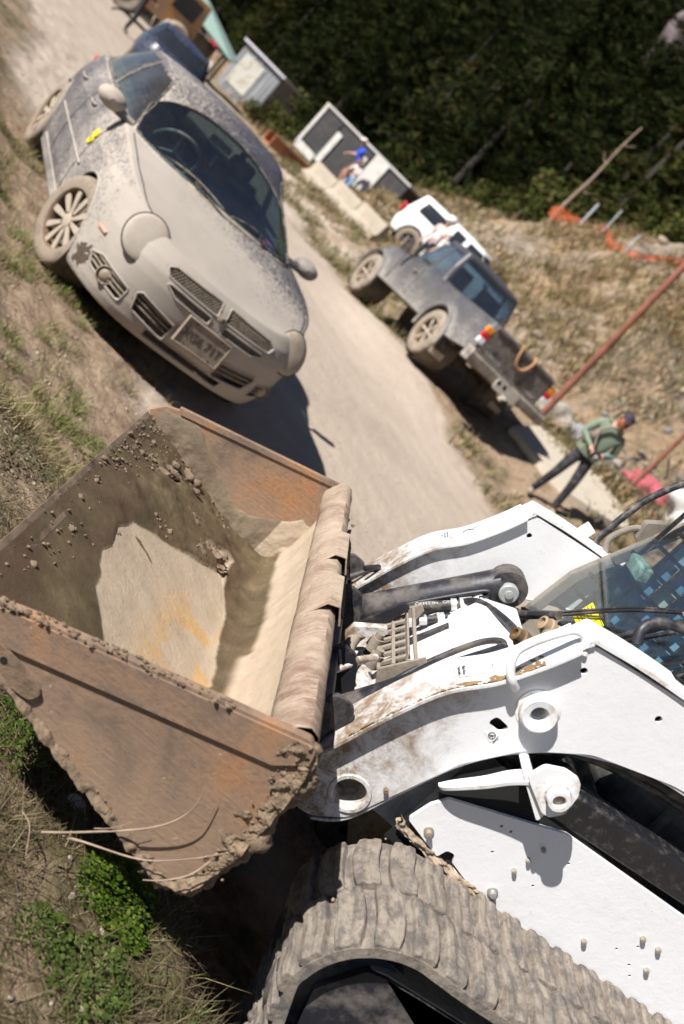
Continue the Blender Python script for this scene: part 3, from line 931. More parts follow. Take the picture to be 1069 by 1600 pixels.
for i in range(NF - 1):
    for j in range(NY - 1):
        a_ = i * NY + j
        if min(fl[a_][3], fl[a_ + 1][3], fl[a_ + NY][3], fl[a_ + NY + 1][3]) > -.02: fs_.append((a_, a_ + 1, a_ + NY + 1, a_ + NY))
q.add([v[:3] for v in fl], fs_)
q.build('ochre_silt', RUSTMUD, near_arm, kind='stuff', recalc=False, smooth=60)

# decals -------------------------------------------------------------
INK = simple('black_ink', (.03, .03, .03), .6)
REDINK = simple('faded_red_ink', (.62, .28, .22), .6)
PAPER = simple('decal_white', (.74, .74, .73), .4, var=.04)
def text_obj(body, size, mat, loc, rot, parent, name='lettering', ext=.0003, align='CENTER', bold=0):
    cu = bpy.data.curves.new(name, 'FONT'); cu.body = body; cu.size = size; cu.extrude = ext; cu.offset = bold
    cu.align_x = align; cu.align_y = 'CENTER'; cu.resolution_u = 3
    o = bpy.data.objects.new('tmp', cu); C.objects.link(o)
    dg = bpy.context.evaluated_depsgraph_get()
    me = bpy.data.meshes.new_from_object(o.evaluated_get(dg))
    bpy.data.objects.remove(o); me.materials.clear(); me.materials.append(mat); me.name = name
    t = bpy.data.objects.new(name, me); link(t, parent)
    t.location = loc
    t.rotation_euler = rot.to_euler() if isinstance(rot, Matrix) else rot
    return t
def basis(xa, ya):
    xa = Vector(xa).normalized(); za = xa.cross(Vector(ya)).normalized(); ya = za.cross(xa)
    return Matrix((xa, ya, za)).transposed()
# near arm flange decal (reads along the flange towards the viewer side)
d_dir = Vector((-(.335 - .228), 0, 1.385 - 1.192)).normalized()      # up the flange
nrm = Vector((d_dir.z, 0, -d_dir.x))                                  # outward normal
def fl_pt(f, y_): 
    c_ = on_flange(f); return Vector((c_.x, y_, c_.y)) + nrm * .0115
def decal(name, f0, f1, ya, yb, mat, parent, lift=0.0, sg=1):
    q = MB(); vs = []; n_ = 6
    for i in range(n_ + 1):
        f = f0 + (f1 - f0) * i / n_
        for y_ in (ya, yb):
            v = fl_pt(f, y_) + nrm * lift
            vs.append(v)
    fs = [(2 * i, 2 * i + 1, 2 * i + 3, 2 * i + 2) for i in range(n_)]
    q.add(vs, fs)
    return q.build(name, mat, parent, smooth=0, recalc=False)
dl = decal('decal', .56, .80, .425, .480, PAPER, near_arm)
M_t = basis((0, 1, 0), d_dir)
text_obj('High Flow\nHydraulics', .0105, INK, tuple(fl_pt(.585, .4525) + nrm * .0012), M_t, dl, bold=.0002)
for f0, f1, ya, yb in ((.55, .615, .423, .424), (.55, .615, .481, .482), (.548, .550, .423, .482), (.614, .616, .423, .482), (.62, .622, .428, .478), (.71, .712, .428, .478), (.62, .712, .427, .428), (.62, .712, .478, .479), (.72, .722, .428, .478), (.79, .792, .428, .478), (.72, .79, .427, .428), (.72, .79, .478, .479)):
    decal('decal_frame', f0, f1, ya, yb, INK, dl, .0012)
for f_, t_ in ((.645, '<-  2  '), (.68, '3  ->'), (.745, 'o  o')):
    text_obj(t_, .009, INK, tuple(fl_pt(f_, .4525) + nrm * .0012), M_t, dl)
# small symbol sticker beside the oval slot
q = MB(); q.box((-.378, .5008, 1.182), (.028, .0006, .022), Matrix.Rotation(R(-20), 3, 'Y')); st_ = q.build('symbol_sticker', PAPER, near_arm, smooth=0)
q = MB(); q.tube([(-.378 + .008 * math.cos(a), .5014, 1.182 + .008 * math.sin(a)) for a in np.linspace(0, 2 * math.pi, 16)[:-1]], .0008, n=4, closed=True)
q.tube([(-.386, .5014, 1.176), (-.378, .5014, 1.184), (-.371, .5014, 1.178)], .0009, n=4); q.tube([(-.383, .5014, 1.189), (-.376, .5014, 1.176)], .0009, n=4)
q.tube([(-.390, .5014, 1.190), (-.392, .5014, 1.172)], .0008, n=4)
q.build('symbol', INK, st_, smooth=0)
# far arm flange: figure 3 outline slot and warning label
def ffl(f, y_): 
    c_ = on_flange(f); return Vector((c_.x, y_, c_.y)) + nrm * .0112
q = MB()
cc = ffl(.80, -.475)
pts3 = [(-.030, .004), (-.026, -.006), (-.014, -.009), (-.005, -.003), (0, .006), (.005, -.003), (.014, -.009), (.026, -.006), (.030, .004)]
q.tube([tuple(cc + Vector((0, -1, 0)) * a * .15 + d_dir * (a * 1.0) + Vector((0, 1, 0)) * b) for a, b in smooth_path(pts3, 4)], .0014, n=5)
q.build('stamped_three', INK, far_arm, smooth=0)
def fdecal(name, f0, f1, ya, yb, mat, parent, lift=0):
    q = MB(); vs = []
    for i in range(5):
        f = f0 + (f1 - f0) * i / 4
        for y_ in (ya, yb): vs.append(ffl(f, y_) + nrm * lift)
    q.add(vs, [(2 * i, 2 * i + 1, 2 * i + 3, 2 * i + 2) for i in range(4)])
    return q.build(name, mat, parent, smooth=0, recalc=False)
fd = fdecal('warning_label', .575, .655, -.500, -.440, PAPER, far_arm)
fdecal('label_header', .635, .655, -.500, -.440, REDINK, fd, .001)
text_obj('WARNING', .011, PAPER, tuple(ffl(.645, -.470) + nrm * .002), basis((0, 1, 0), d_dir), fd, bold=.0002)
text_obj('KEEP CLEAR\nOF LIFT ARM\nAREA', .0085, INK, tuple(ffl(.605, -.470) + nrm * .0012), basis((0, 1, 0), d_dir), fd)

# ---- tilt cylinders ---------------------------------------------------
def tilt_cyl(y_, a, b, rad, label=None):
    a, b = Vector(a), Vector(b)
    d = (b - a).normalized()
    p = MB(); p.lathe(a, d, [(0, .006), (0, rad * .94), (.006, rad), (.05, rad), (.052, rad * 1.02), ((b - a).length - .01, rad * 1.02), ((b - a).length, rad * .8), ((b - a).length, .002)], n=36)
    cy = p.build('tilt_cylinder', BLACKM, loader, smooth=40)
    if label: cy['label'] = label
    q = MB(); q.cyl(a - d * .10, a + d * .004, .019, n=24); q.build('piston_rod', STEELP, cy)
    q = MB(); q.cyl(a - d * .13 + Vector((0, -.03, 0)), a - d * .13 + Vector((0, .03, 0)), .032, n=24); q.build('rod_eye', BLACKM, cy)
    return cy, a, b, d
fc, a, b, d = tilt_cyl(-.33, (-.175, -.335, .885), (-.440, -.335, 1.285), .047)
q = MB(); q.prism(circle(-.452, 1.285, .058, 32), -.37, -.30); q.build('cylinder_eye', BLACKM, fc, bevel=.006)
q = MB(); q.lathe((-.455, -.300, 1.280), (0, 1, 0), [(0, .030), (.018, .030), (.022, .026), (.022, .013), (.028, .012), (.029, .0001)], n=28); q.build('pin_head', simple('dull_nylon', (.28, .29, .28), .45), fc, smooth=40)
tilt_cyl(.33, (-.160, .345, .915), (-.345, .345, 1.30), .044)
# recessed guard plate with the hydraulic line
gp = smooth_path([(-.22, -.285, .94), (-.262, -.280, 1.00), (-.262, -.280, 1.035), (-.300, -.280, 1.10), (-.395, -.280, 1.235), (-.415, -.280, 1.235), (-.418, -.280, 1.205), (-.385, -.280, 1.150)], 6)
q = MB(); q.tube([tuple(v) for v in gp], .0075, n=10); q.build('hard_line', BLACKM, fc, smooth=60)
hp = smooth_path([(-.415, -.262, 1.214), (-.37, -.255, 1.165), (-.325, -.25, 1.12), (-.28, -.24, 1.07), (-.245, -.2, 1.01), (-.23, -.12, .93)], 8)
q = MB(); q.tube([tuple(v) for v in hp], .0145, n=14); h1 = q.build('hydraulic_hose', HOSE, loader, smooth=60)
for f0, f1, rr_, mt in ((.30, 1.0, .019, STEELP), (1.3, 1.9, .021, STEELP)):
    pass
q = MB(); q.cyl((-.392, -.258, 1.190), (-.367, -.255, 1.162), .021, n=8); q.cyl((-.360, -.254, 1.155), (-.348, -.253, 1.143), .019, n=18); q.build('hose_fitting', simple('bright_zinc', (.62, .61, .58), .3, metal=.5), h1, smooth=30)
q = MB(); q.cyl((-.424, -.262, 1.222), (-.405, -.262, 1.203), .022, n=20); q.build('elbow', BLACKM, h1)
hp2 = smooth_path([(-.365, -.225, 1.125), (-.33, -.215, 1.085), (-.29, -.205, 1.04), (-.25, -.17, .98), (-.235, -.1, .91)], 8)
q = MB(); q.tube([tuple(v) for v in hp2], .012, n=12); h2 = q.build('hydraulic_hose', HOSE, loader, smooth=60)
q = MB(); q.cyl((-.352, -.222, 1.110), (-.338, -.218, 1.094), .016, n=8); q.cyl((-.318, -.213, 1.070), (-.302, -.209, 1.054), .016, n=8); q.cyl((-.29, -.205, 1.04), (-.275, -.19, 1.018), .016, n=16); q.build('hose_fitting', bpy.data.materials['bright_zinc'], h2, smooth=30)
# lettering on the hose
hd = Vector((-.28, -.24, 1.07)) - Vector((-.37, -.255, 1.165))
hx = (-hd).normalized()
for f_, t_ in ((.28, 'OM'), (.62, '1 IN'), (.9, 'OEM')):
    c_ = Vector((-.365, -.255, 1.160)).lerp(Vector((-.28, -.24, 1.07)), f_)
    nn = Vector((.70, .35, .60)); nn = (nn - hx * nn.dot(hx)).normalized()
    text_obj(t_, .017, simple('hose_print', (.45, .43, .40), .7) if 'hose_print' not in bpy.data.materials else bpy.data.materials['hose_print'], tuple(c_ + nn * .0147), basis(hx, nn.cross(hx)), h1, name='hose_print')

# ---- front cover between the arms, cross tube, coupler -------------------
q = MB()
q.prism(roundpoly([(-.245, .80), (-.395, 1.225), (-.47, 1.225), (-.47, .80)], .012), -.385, .385)
fcv = q.build('front_cover', WHITE, loader, bevel=.006)
q = MB(); q.prism(roundpoly([(-.345, 1.120), (-.385, 1.240), (-.48, 1.285), (-.50, 1.12)], .012), -.20, .30); q.build('raised_cover', WHITE, fcv, bevel=.008)
q = MB(); q.cyl((-.26, -.41, .850), (-.26, .41, .850), .045, n=28); q.build('cross_tube', WHITE, loader)
q = MB(); q.beam((-.275, -.15, .915), (-.405, -.15, 1.245), .022, .014, (1, 0, 0)); q.build('cover_rib', BLACKM, fcv)
q = MB(); q.tube([tuple(v) for v in smooth_path([(-.30, -.31, 1.02), (-.36, -.27, 1.15), (-.385, -.20, 1.22), (-.42, -.02, 1.275), (-.46, .06, 1.28)], 6)], .012, n=8); q.build('cover_gasket', BLACKM, fcv)
# coupler frame behind the bucket
cp = MB(); cp.prism(roundpoly([(-.058, .66), (-.058, .965), (-.085, .975), (-.115, .94), (-.13, .82), (-.10, .66)], .01), -.50, .50)
cpl = cp.build('coupler_frame', BLACKM, loader, bevel=.004)
for y_ in (-.46, -.20, .20, .46):
    q = MB(); q.prism(roundpoly([(-.07, .70), (-.07, 1.0), (-.13, 1.0), (-.185, .93), (-.19, .80), (-.13, .71)], .03), y_ - .008, y_ + .008); q.build('coupler_lug', BLACKM, cpl, bevel=.003)
for y_ in (-.36, .27):
    q = MB()
    q.tube([(-.115 + .011 * math.cos(a), y_ + .06 * a / 50 + .0, .90 + .011 * math.sin(a) + .02 * a / 50) for a in np.linspace(0, 50, 130)], .0028, n=5)
    q.build('lever_spring', STEELP, cpl, smooth=60)
    q = MB(); q.tube([(-.10, y_ - .05, .92), (-.15, y_ - .08, 1.0), (-.155, y_ - .05, 1.035), (-.12, y_ - .02, 1.01)], .009, n=8); q.build('lock_lever', WHITE if y_ > 0 else BLACKM, cpl, smooth=50)
# small white bracket at the coupler
q = MB(); q.prism(roundpoly([(-.13, .87), (-.13, .97), (-.20, 1.03), (-.215, 1.02), (-.16, .95), (-.16, .87)], .006), -.06, -.03); q.build('coupler_bracket', WHITE, cpl, bevel=.002)
# perforated foot step
GRIM = simple('grimy_steel', (.09, .08, .072), .75, var=.35, scale=20, dirt=(.25, .21, .165), dirt_amt=.9, dscale=10, bump=.003, bscale=50)
st0 = MB()
for i in range(7):
    y0 = -.165 + i * .045
    st0.box((-.226, y0, 1.012), (.050, .012, .012), Matrix.Rotation(R(62), 3, 'Y'))
    st0.box((-.243, y0, 1.045), (.038, .014, .010), Matrix.Rotation(R(62), 3, 'Y'))
for dx_, dz_, w_ in ((.018, -.030, .012), (-.002, .004, .014), (-.022, .038, .012), (-.034, .055, .010)):
    st0.box((-.228 + dx_, -.03, 1.018 + dz_), (.010, .335, w_), Matrix.Rotation(R(30), 3, 'Y'))
st0.box((-.262, -.03, 1.03), (.006, .33, .10), Matrix.Rotation(R(30), 3, 'Y'))
stp = st0.build('foot_step', GRIM, loader, bevel=.002)
for ya_ in (-.205, .140):
    q = MB(); q.prism([(-.205, .99), (-.27, 1.10), (-.29, 1.09), (-.30, .98), (-.25, .93)], ya_, ya_ + .008); q.build('step_cheek', GRIM, stp, bevel=.002)
for k in range(2):
    q = MB(); q.lathe((-.205, .10 - .1 * k, .965), (.3, 0, 1), [(0, .018), (.04, .018), (.04, .012), (.055, .012), (.055, .0001)], n=18); q.build('step_bolt', GRIM, stp, smooth=40)
# muddy link lever beside the step
q = MB(); q.tube([tuple(v) for v in smooth_path([(-.175, -.12, .95), (-.165, -.06, .945), (-.155, .0, .93), (-.165, .08, .91), (-.2, .13, .90)], 6)], [.014] * 6 + [.018] * 12 + [.014] * 7, n=10); q.build('linkage', GRIM, loader, smooth=60)
q = MB(); q.prism(roundpoly([(-.15, .93), (-.21, 1.09), (-.235, 1.09), (-.20, .92)], .01), -.14, -.125); q.build('linkage_plate', BLACKM, loader, bevel=.002)
q = MB(); q.tube([tuple(v) for v in smooth_path([(-.24, .175, .955), (-.255, .16, 1.0), (-.29, .14, 1.10), (-.335, .14, 1.215), (-.36, .17, 1.27), (-.37, .20, 1.275)], 8)], .0085, n=10); q.build('case_drain_line', BLACKM, loader, smooth=60)

# ---- quick couplers under the handle -------------------------------------
qb = MB(); qb.prism(roundpoly([(-.405, 1.27), (-.405, 1.35), (-.44, 1.44), (-.50, 1.44), (-.50, 1.27)], .01), .22, .395); qblk = qb.build('coupler_block', BLACKM, loader, bevel=.004)
for i, (cx, cy, cz) in enumerate(((-.405, .300, 1.290), (-.410, .285, 1.345), (-.440, .270, 1.405))):
    q = MB(); dd = Vector((.93, .18, .02)).normalized()
    q.lathe((cx, cy + .02, cz), dd, [(0, .017), (.05, .017), (.052, .022), (.060, .022), (.062, .018), (.075, .018), (.077, .023), (.086, .023), (.088, .018), (.105, .018), (.107, .012), (.098, .011), (.098, .0005)], n=22)
    q.build('quick_coupling', BRASS if i != 2 else simple('tan_dusty_brass', (.33, .235, .15), .7, metal=.2, bump=.002), qblk, smooth=35)
q = MB(); q.tube([tuple(v) for v in smooth_path([(-.335, .36, 1.285), (-.33, .42, 1.31), (-.345, .45, 1.36), (-.37, .43, 1.40), (-.38, .38, 1.43)], 8)], .013, n=12); q.build('coupling_hose', HOSE, qblk, smooth=60)
q = MB(); q.blob((-.345, .40, 1.345), (.022, .03, .04), 3, .4, 2); q.blob((-.36, .35, 1.40), (.02, .03, .022), 5, .4, 2); q.build('couplings_dirt', GRIM, qblk, kind='stuff')

# ---- lower chassis plate --------------------------------------------------
plate = roundpoly([(-.401, .896, .010), (-.410, .960, .01), (-.430, 1.000, .02), (-.684, 1.126, .02), (-1.048, 1.168, .05), (-1.7, 1.23, .05), (-1.7, .62, .02), (-.60, .62, .02), (-.60, .868, .004), (-.575, .872, 0), (-.556, .886, .008), (-.545, .906, .01), (-.525, .900, .01), (-.520, .872, .006), (-.48, .880, 0)], .01)
bolts = [(-.457, .908, .012), (-.67, .974, .0065), (-.671, 1.017, .006), (-.675, 1.061, .006), (-.678, .898, .013), (-.928, .956, .0075), (-1.018, 1.06, .0075), (-1.066, 1.065, .0075), (-1.092, 1.006, .0075)]
hl = [(-.60, .972), (-.745, 1.075), (-.733, .975), (-1.00, .995), (-1.03, 1.035), (-1.055, .985), (-1.08, .965), (-.565, 1.035), (-.59, 1.04)]
q = MB(); q.prism(plate, .488, .498, holes=[circle(a, b, .0038, 10) for a, b in hl])
cpt = q.build('chassis_plate', WHITE, loader, bevel=.0018)
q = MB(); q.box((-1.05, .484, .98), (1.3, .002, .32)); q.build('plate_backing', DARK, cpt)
for (bx, bz, br_) in bolts:
    q = MB()
    if br_ > .01:
        q.lathe((bx, .498, bz), (0, 1, 0), [(0, br_), (.005, br_), (.0055, br_ * .62), (.018, br_ * .60), (.019, .0001)], n=20)
    else:
        q.lathe((bx, .498, bz), (0, 1, 0), [(0, br_), (.008, br_), (.009, br_ * .8), (.011, br_ * .78), (.012, .0001)], n=6)
    q.build('bolt', STEELP, cpt, smooth=30)
# bell-crank bracket standing off the plate
sp = smooth_path([(-.392, 1.008), (-.405, 1.040), (-.440, 1.100), (-.462, 1.150), (-.486, 1.188)], 6)
brk = MB(); nb_ = len(sp); vs_ = []
for i, v in enumerate(sp):
    u = i / (nb_ - 1); d_ = (sp[min(i + 1, nb_ - 1)] - sp[max(i - 1, 0)]).normalized(); n_ = Vector((-d_.y, d_.x))
    ya, yb = .497 + .040 * u, .510 + .078 * u ** .8
    for (oy, on) in ((ya, 0), (yb, 0), (yb, -.012), (ya, -.012)): vs_.append((v.x + n_.x * on, oy, v.y + n_.y * on))
fs_ = [(4 * i + k, 4 * i + (k + 1) % 4, 4 * i + 4 + (k + 1) % 4, 4 * i + 4 + k) for i in range(nb_ - 1) for k in range(4)] + [(0, 1, 2, 3), tuple(4 * nb_ - 4 + k for k in (3, 2, 1, 0))]
brk = brk.add(vs_, fs_).build('lift_bracket', WCLEAN, loader, bevel=.002)
q = MB(); q.prism(roundpoly([(-.462, 1.196, .012), (-.470, 1.240, .018), (-.508, 1.264, .03), (-.548, 1.270, .022), (-.572, 1.240, .02), (-.584, 1.190, .02), (-.566, 1.160, .012), (-.545, 1.158, .01)], .015), .575, .590, holes=[circle(-.541, 1.210, .014, 18)])
q.build('bracket_head', WCLEAN, brk, bevel=.002)
q = MB(); q.prism(roundpoly([(-.455, 1.190), (-.470, 1.206), (-.560, 1.158), (-.562, 1.130)], .006), .495, .580); q.build('bracket_web', WHITE, brk, bevel=.002)
q = MB(); q.lathe((-.541, .590, 1.210), (0, 1, 0), [(-.03, .014), (.020, .014), (.022, .016), (.022, .024), (.018, .026), (0, .026), (0, .030), (-.002, .032)], n=30); q.build('bracket_bushing', WCLEAN, brk, smooth=40)
q = MB(); q.cyl((-.541, .56, 1.210), (-.541, .600, 1.210), .0135, n=20); q.build('pin', STEELP, brk)
# lift cylinder guard and black body behind
q = MB(); q.beam((-.60, .455, 1.165), (-1.75, .455, 1.335), .075, .085); q.build('lift_cylinder_guard', BLACKP, loader, bevel=.008)
q = MB(); q.cyl((-.57, .455, 1.19), (-.60, .455, 1.18), .05, n=24); q.build('guard_end', BLACKM, loader)
q = MB(); q.box((-1.22, 0, .78), (1.30, .74, .60)); q.build('engine_body', BLACKP, loader, bevel=.01)
q = MB()
q.tube([tuple(v) for v in smooth_path([(-.46, .40, 1.10), (-.55, .43, 1.25), (-.7, .44, 1.33), (-.95, .44, 1.38)], 8)], .014, n=10)
q.tube([tuple(v) for v in smooth_path([(-.44, .38, 1.05), (-.53, .41, 1.22), (-.72, .42, 1.31), (-.95, .42, 1.35)], 8)], .012, n=10)
q.build('loom', HOSE, loader, smooth=60)

# ---- cab --------------------------------------------------------------------
FR = [(-.545, 1.02), (-.556, 1.22), (-.572, 1.44), (-.70, 1.79), (-.775, 2.02)]      # front edge of the glass, (x, z)
def pill(y_, w_, name, mat, x_off=0, d_=.035):
    a_ = [(x + x_off, z) for x, z in FR]; b_ = [(x - d_ + x_off, z) for x, z in FR]
    q = MB(); q.prism(a_ + b_[::-1], y_ - w_ / 2, y_ + w_ / 2); return q.build(name, mat, loader, bevel=.004)
DUSTF = simple('dusty_grey_frame', (.07, .066, .062), .7, var=.25, dirt=(.2, .17, .14), dirt_amt=.7, dscale=12, bump=.001)
pf = pill(-.382, .030, 'cab_pillar', DUSTF)
pill(.382, .030, 'cab_pillar', BLACKP)
for y_ in (-.372, .372):   # side frames
    q = MB()
    q.beam((-.75, y_, 2.02), (-1.6, y_, 2.06), .05, .06); q.beam((-1.6, y_, 2.06), (-1.6, y_, 1.0), .04, .06, (0, 1, 0)); q.beam((-.56, y_, 1.04), (-1.6, y_, 1.04), .05, .05)
    q.build('cab_side_frame', BLACKP, loader, bevel=.006)
    scr = MB()
    for k in range(15):
        x_ = -.66 - k * .065; scr.box((x_, y_ * .94, 1.55), (.012, .008, .96 - max(0, (-.78 - x_) * -1) * 3))
    for k in range(15):
        z_ = 1.08 + k * .067; x0 = -.60 if z_ < 1.5 else -.60 - (z_ - 1.5) * .32
        scr.box(((x0 - 1.6) / 2, y_ * .94, z_), (abs(-1.6 - x0), .009, .012))
    if y_ < 0: scr.build('side_screen', BLACKP, loader, kind='stuff')
q = MB()
for k in range(14): q.box((-1.57, -.40 + k * .062, 1.55), (.008, .012, .98))
for k in range(15): q.box((-1.57, 0, 1.08 + k * .067), (.009, .84, .012))
q.build('rear_screen', BLACKP, loader, kind='stuff')
q = MB(); q.box((-1.18, 0, 2.07), (.92, .92, .05)); q.build('cab_roof', WCLEAN, loader, bevel=.015)
def glassmat(name, tint=(.75, .85, .82), amt=.75, dust=.25, rough=.03, refl=.9, fk=1.0):
    s = NT(name)
    tr = s.n('BsdfTransparent'); tr.inputs[0].default_value = (*[t * amt for t in tint], 1)
    gl = s.n('BsdfGlossy'); gl.inputs['Roughness'].default_value = rough; gl.inputs[0].default_value = (refl, refl, refl, 1)
    lw = s.n('LayerWeight'); lw.inputs[0].default_value = .5
    fr = s.math('ADD', s.math('MULTIPLY', s.math('POWER', lw.outputs['Facing'], 4.0), .85), .05 * fk, True)
    m1 = s.n('MixShader'); s.l(fr, m1.inputs[0]); s.l(tr.outputs[0], m1.inputs[1]); s.l(gl.outputs[0], m1.inputs[2])
    df = s.n('BsdfDiffuse'); df.inputs[0].default_value = (.52, .47, .40, 1)
    co = s.coord(); nz_ = s.noise(6, 10, .75, co); n2 = s.noise(48, 4, .6, co)
    k = s.math('ADD', s.ramp(nz_, [(.35, dust * .25), (.75, dust)]), s.ramp(n2, [(.60, 0), (.70, dust * 1.2)]), True)
    m2 = s.n('MixShader'); s.l(k, m2.inputs[0]); s.l(m1.outputs[0], m2.inputs[1]); s.l(df.outputs[0], m2.inputs[2])
    s.l(m2.outputs[0], s.t.nodes['Material Output'].inputs[0])
    return s.m
def tintglass(name, col):
    s = NT(name)
    tr = s.n('BsdfTransparent'); tr.inputs[0].default_value = (*col, 1)
    gl = s.n('BsdfGlossy'); gl.inputs['Roughness'].default_value = .06; gl.inputs[0].default_value = (.7, .8, .9, 1)
    df = s.n('BsdfTranslucent'); df.inputs[0].default_value = (*col, 1)
    fr = s.n('Fresnel'); fr.inputs[0].default_value = 1.5; m1 = s.n('MixShader'); m2 = s.n('MixShader')
    s.l(s.ramp(s.noise(4, 4, .6), [(.40, .05), (.6, .35)]), m2.inputs[0]); s.l(tr.outputs[0], m2.inputs[1]); s.l(df.outputs[0], m2.inputs[2])
    s.l(fr.outputs[0], m1.inputs[0]); s.l(m2.outputs[0], m1.inputs[1]); s.l(gl.outputs[0], m1.inputs[2])
    s.l(m1.outputs[0], s.t.nodes['Material Output'].inputs[0]); return s.m
q = MB(); pts = [(x + .006, z) for x, z in FR]; q.prism(pts + [(x - .006, z) for x, z in pts][::-1], -.366, .366)
q.build('windscreen', glassmat('cab_glass', (.96, .99, .98), .98, dust=.015, refl=.7), loader, smooth=30)
# far side window cells: sky reflection painted as blue and green pane colours
PANE_REFLECTIONS = [simple('blue_reflection_pane', (.12, .27, .46), .15, var=.25, scale=20), simple('sky_reflection_pane', (.24, .44, .58), .15, var=.25, scale=20), simple('pale_green_reflection_pane', (.42, .50, .42), .2, var=.2, scale=20), simple('dark_pane', (.03, .07, .11), .15, var=.4, scale=20)]
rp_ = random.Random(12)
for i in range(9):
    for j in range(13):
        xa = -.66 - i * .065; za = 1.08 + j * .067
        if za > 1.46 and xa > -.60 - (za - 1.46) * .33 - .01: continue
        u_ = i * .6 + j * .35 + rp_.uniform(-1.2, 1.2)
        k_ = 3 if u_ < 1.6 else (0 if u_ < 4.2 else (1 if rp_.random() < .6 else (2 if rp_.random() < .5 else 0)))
        q = MB(); q.box((xa - .0325, -.366, za + .0335), (.060, .003, .062)); q.build('pane', PANE_REFLECTIONS[k_], loader, bevel=.008)
q = MB(); q.box((-1.585, 0, 1.55), (.006, .84, .96)); q.build('rear_pane', tintglass('teal_tinted_pane', (.66, .86, .92)), loader)
# seat, levers, interior box
INT = simple('interior_black', (.02, .022, .022), .6, var=.3, dirt=(.15, .13, .11), dirt_amt=.4)
q = MB(); q.box((-1.05, 0, 1.22), (.48, .50, .12)); st_ = q.build('seat', INT, loader, bevel=.03)
q = MB(); q.box((-1.30, 0, 1.50), (.12, .48, .55)); q.build('seat_back', INT, loader, bevel=.03)
for y_ in (-.27, .27):
    q = MB(); q.tube([(-.98, y_, 1.10), (-.96, y_, 1.30), (-.94, y_, 1.36)], .014, n=8); q.blob((-.935, y_, 1.39), (.022, .022, .045), 2, .1, 2); q.build('joystick', INT, loader)
q = MB(); q.box((-.70, -.05, 1.095), (.26, .66, .02)); q.build('cab_floor', INT, loader, bevel=.01)
# yellow warning sticker on the glass, seen from outside
def gx(z_): return float(np.interp(z_, [p_[1] for p_ in FR], [p_[0] for p_ in FR])) + .0142
YEL = simple('yellow_vinyl', (.72, .62, .02), .4, var=.05)
def gq(y0, z0, y1, z1, lift=0): return [(gx(z0) + lift, y0, z0), (gx(z0) + lift, y1, z0), (gx(z1) + lift, y1, z1), (gx(z1) + lift, y0, z1)]
q = MB(); q.add(gq(-.10, 1.398, .055, 1.462), [(0, 1, 2, 3)]); ys_ = q.build('warning_sticker', YEL, loader, smooth=0, recalc=False)
q = MB()
def gl_(y_, z_): return (gx(z_) + .0012, y_, z_)
q.tube([gl_(.012, 1.408), gl_(.046, 1.408), gl_(.029, 1.440)], .0011, n=4, closed=True)
q.tube([gl_(.029, 1.416), gl_(.029, 1.430)], .0012, n=4)
for z_ in (1.400, 1.460): q.tube([gl_(.006, z_), gl_(.052, z_)], .0007, n=4)
for y_ in (.006, .052): q.tube([gl_(y_, 1.400), gl_(y_, 1.460)], .0007, n=4)
for k in range(6): q.tube([gl_(-.09, 1.410 + k * .009), gl_(-.005 - .02 * (k % 3), 1.410 + k * .009)], .0007, n=4)
q.build('warning_print', INK, ys_, smooth=0)
# wiper arms with hose, and wiper rest
q = MB()
for dz_ in (0, .016):
    q.tube([tuple(v) for v in smooth_path([(-.545, -.36, 1.245 + dz_), (-.540, -.20, 1.315 + dz_), (-.545, -.05, 1.425 + dz_ * .8), (-.555, .12, 1.55 + dz_ * .6), (-.585, .27, 1.66 + dz_ * .3)], 8)], .0042, n=8)
wi = q.build('wiper_arm', BLACKM, loader, smooth=60)
q = MB(); q.tube([tuple(v) for v in smooth_path([(-.53, -.36, 1.235), (-.53, -.27, 1.27), (-.525, -.18, 1.32), (-.53, -.10, 1.37)], 6)], .013, n=8); q.build('wiper_hinge', BLACKM, wi, smooth=60)
q = MB(); q.tube([(-.548, .18, 1.47), (-.556, .23, 1.54), (-.58, .28, 1.63)], .009, n=8); q.tube([(-.545, .20, 1.46), (-.552, .26, 1.53), (-.575, .31, 1.61)], .006, n=8); q.build('wiper_blade', BLACKM, wi)
q = MB(); q.blob((-.585, .27, 1.655), (.014, .02, .02), 2, .5, 1); q.build('wiper_pivot', GRIM, wi)
# worklight behind the glass and grab bars on the far pillar
q = MB(); q.box((-.665, -.285, 1.60), (.04, .13, .05), Matrix.Rotation(R(20), 3, 'Y')); q.build('work_light', simple('green_lens', (.20, .30, .26), .2, var=.7, scale=30), loader, bevel=.008)
q = MB(); q.tube([tuple(v) for v in smooth_path([(-.63, -.45, 1.475), (-.615, -.47, 1.50), (-.600, -.485, 1.535), (-.592, -.49, 1.58), (-.602, -.50, 1.70), (-.612, -.50, 1.76), (-.640, -.49, 1.85), (-.69, -.48, 1.95)], 7)], .0115, n=12); gb = q.build('grab_bar', simple('black_bar', (.018, .018, .022), .45, dirt=(.2, .17, .15), dirt_amt=.3, dscale=14), loader, smooth=60)
q = MB(); q.cyl((-.612, -.474, 1.505), (-.607, -.479, 1.512), .0122, n=14); q.build('red_band', simple('red_tape', (.5, .04, .05), .5), gb)
q = MB(); q.tube([tuple(v) for v in smooth_path([(-.645, -.44, 1.53), (-.625, -.465, 1.555), (-.612, -.475, 1.590), (-.628, -.475, 1.640), (-.648, -.465, 1.672), (-.675, -.45, 1.668)], 6)], .0105, n=10); q.prism(roundpoly([(-.655, 1.64), (-.640, 1.70), (-.69, 1.745), (-.72, 1.70), (-.69, 1.64)], .012), -.475, -.435); q.build('door_hinge', DUSTF, loader, bevel=.003)
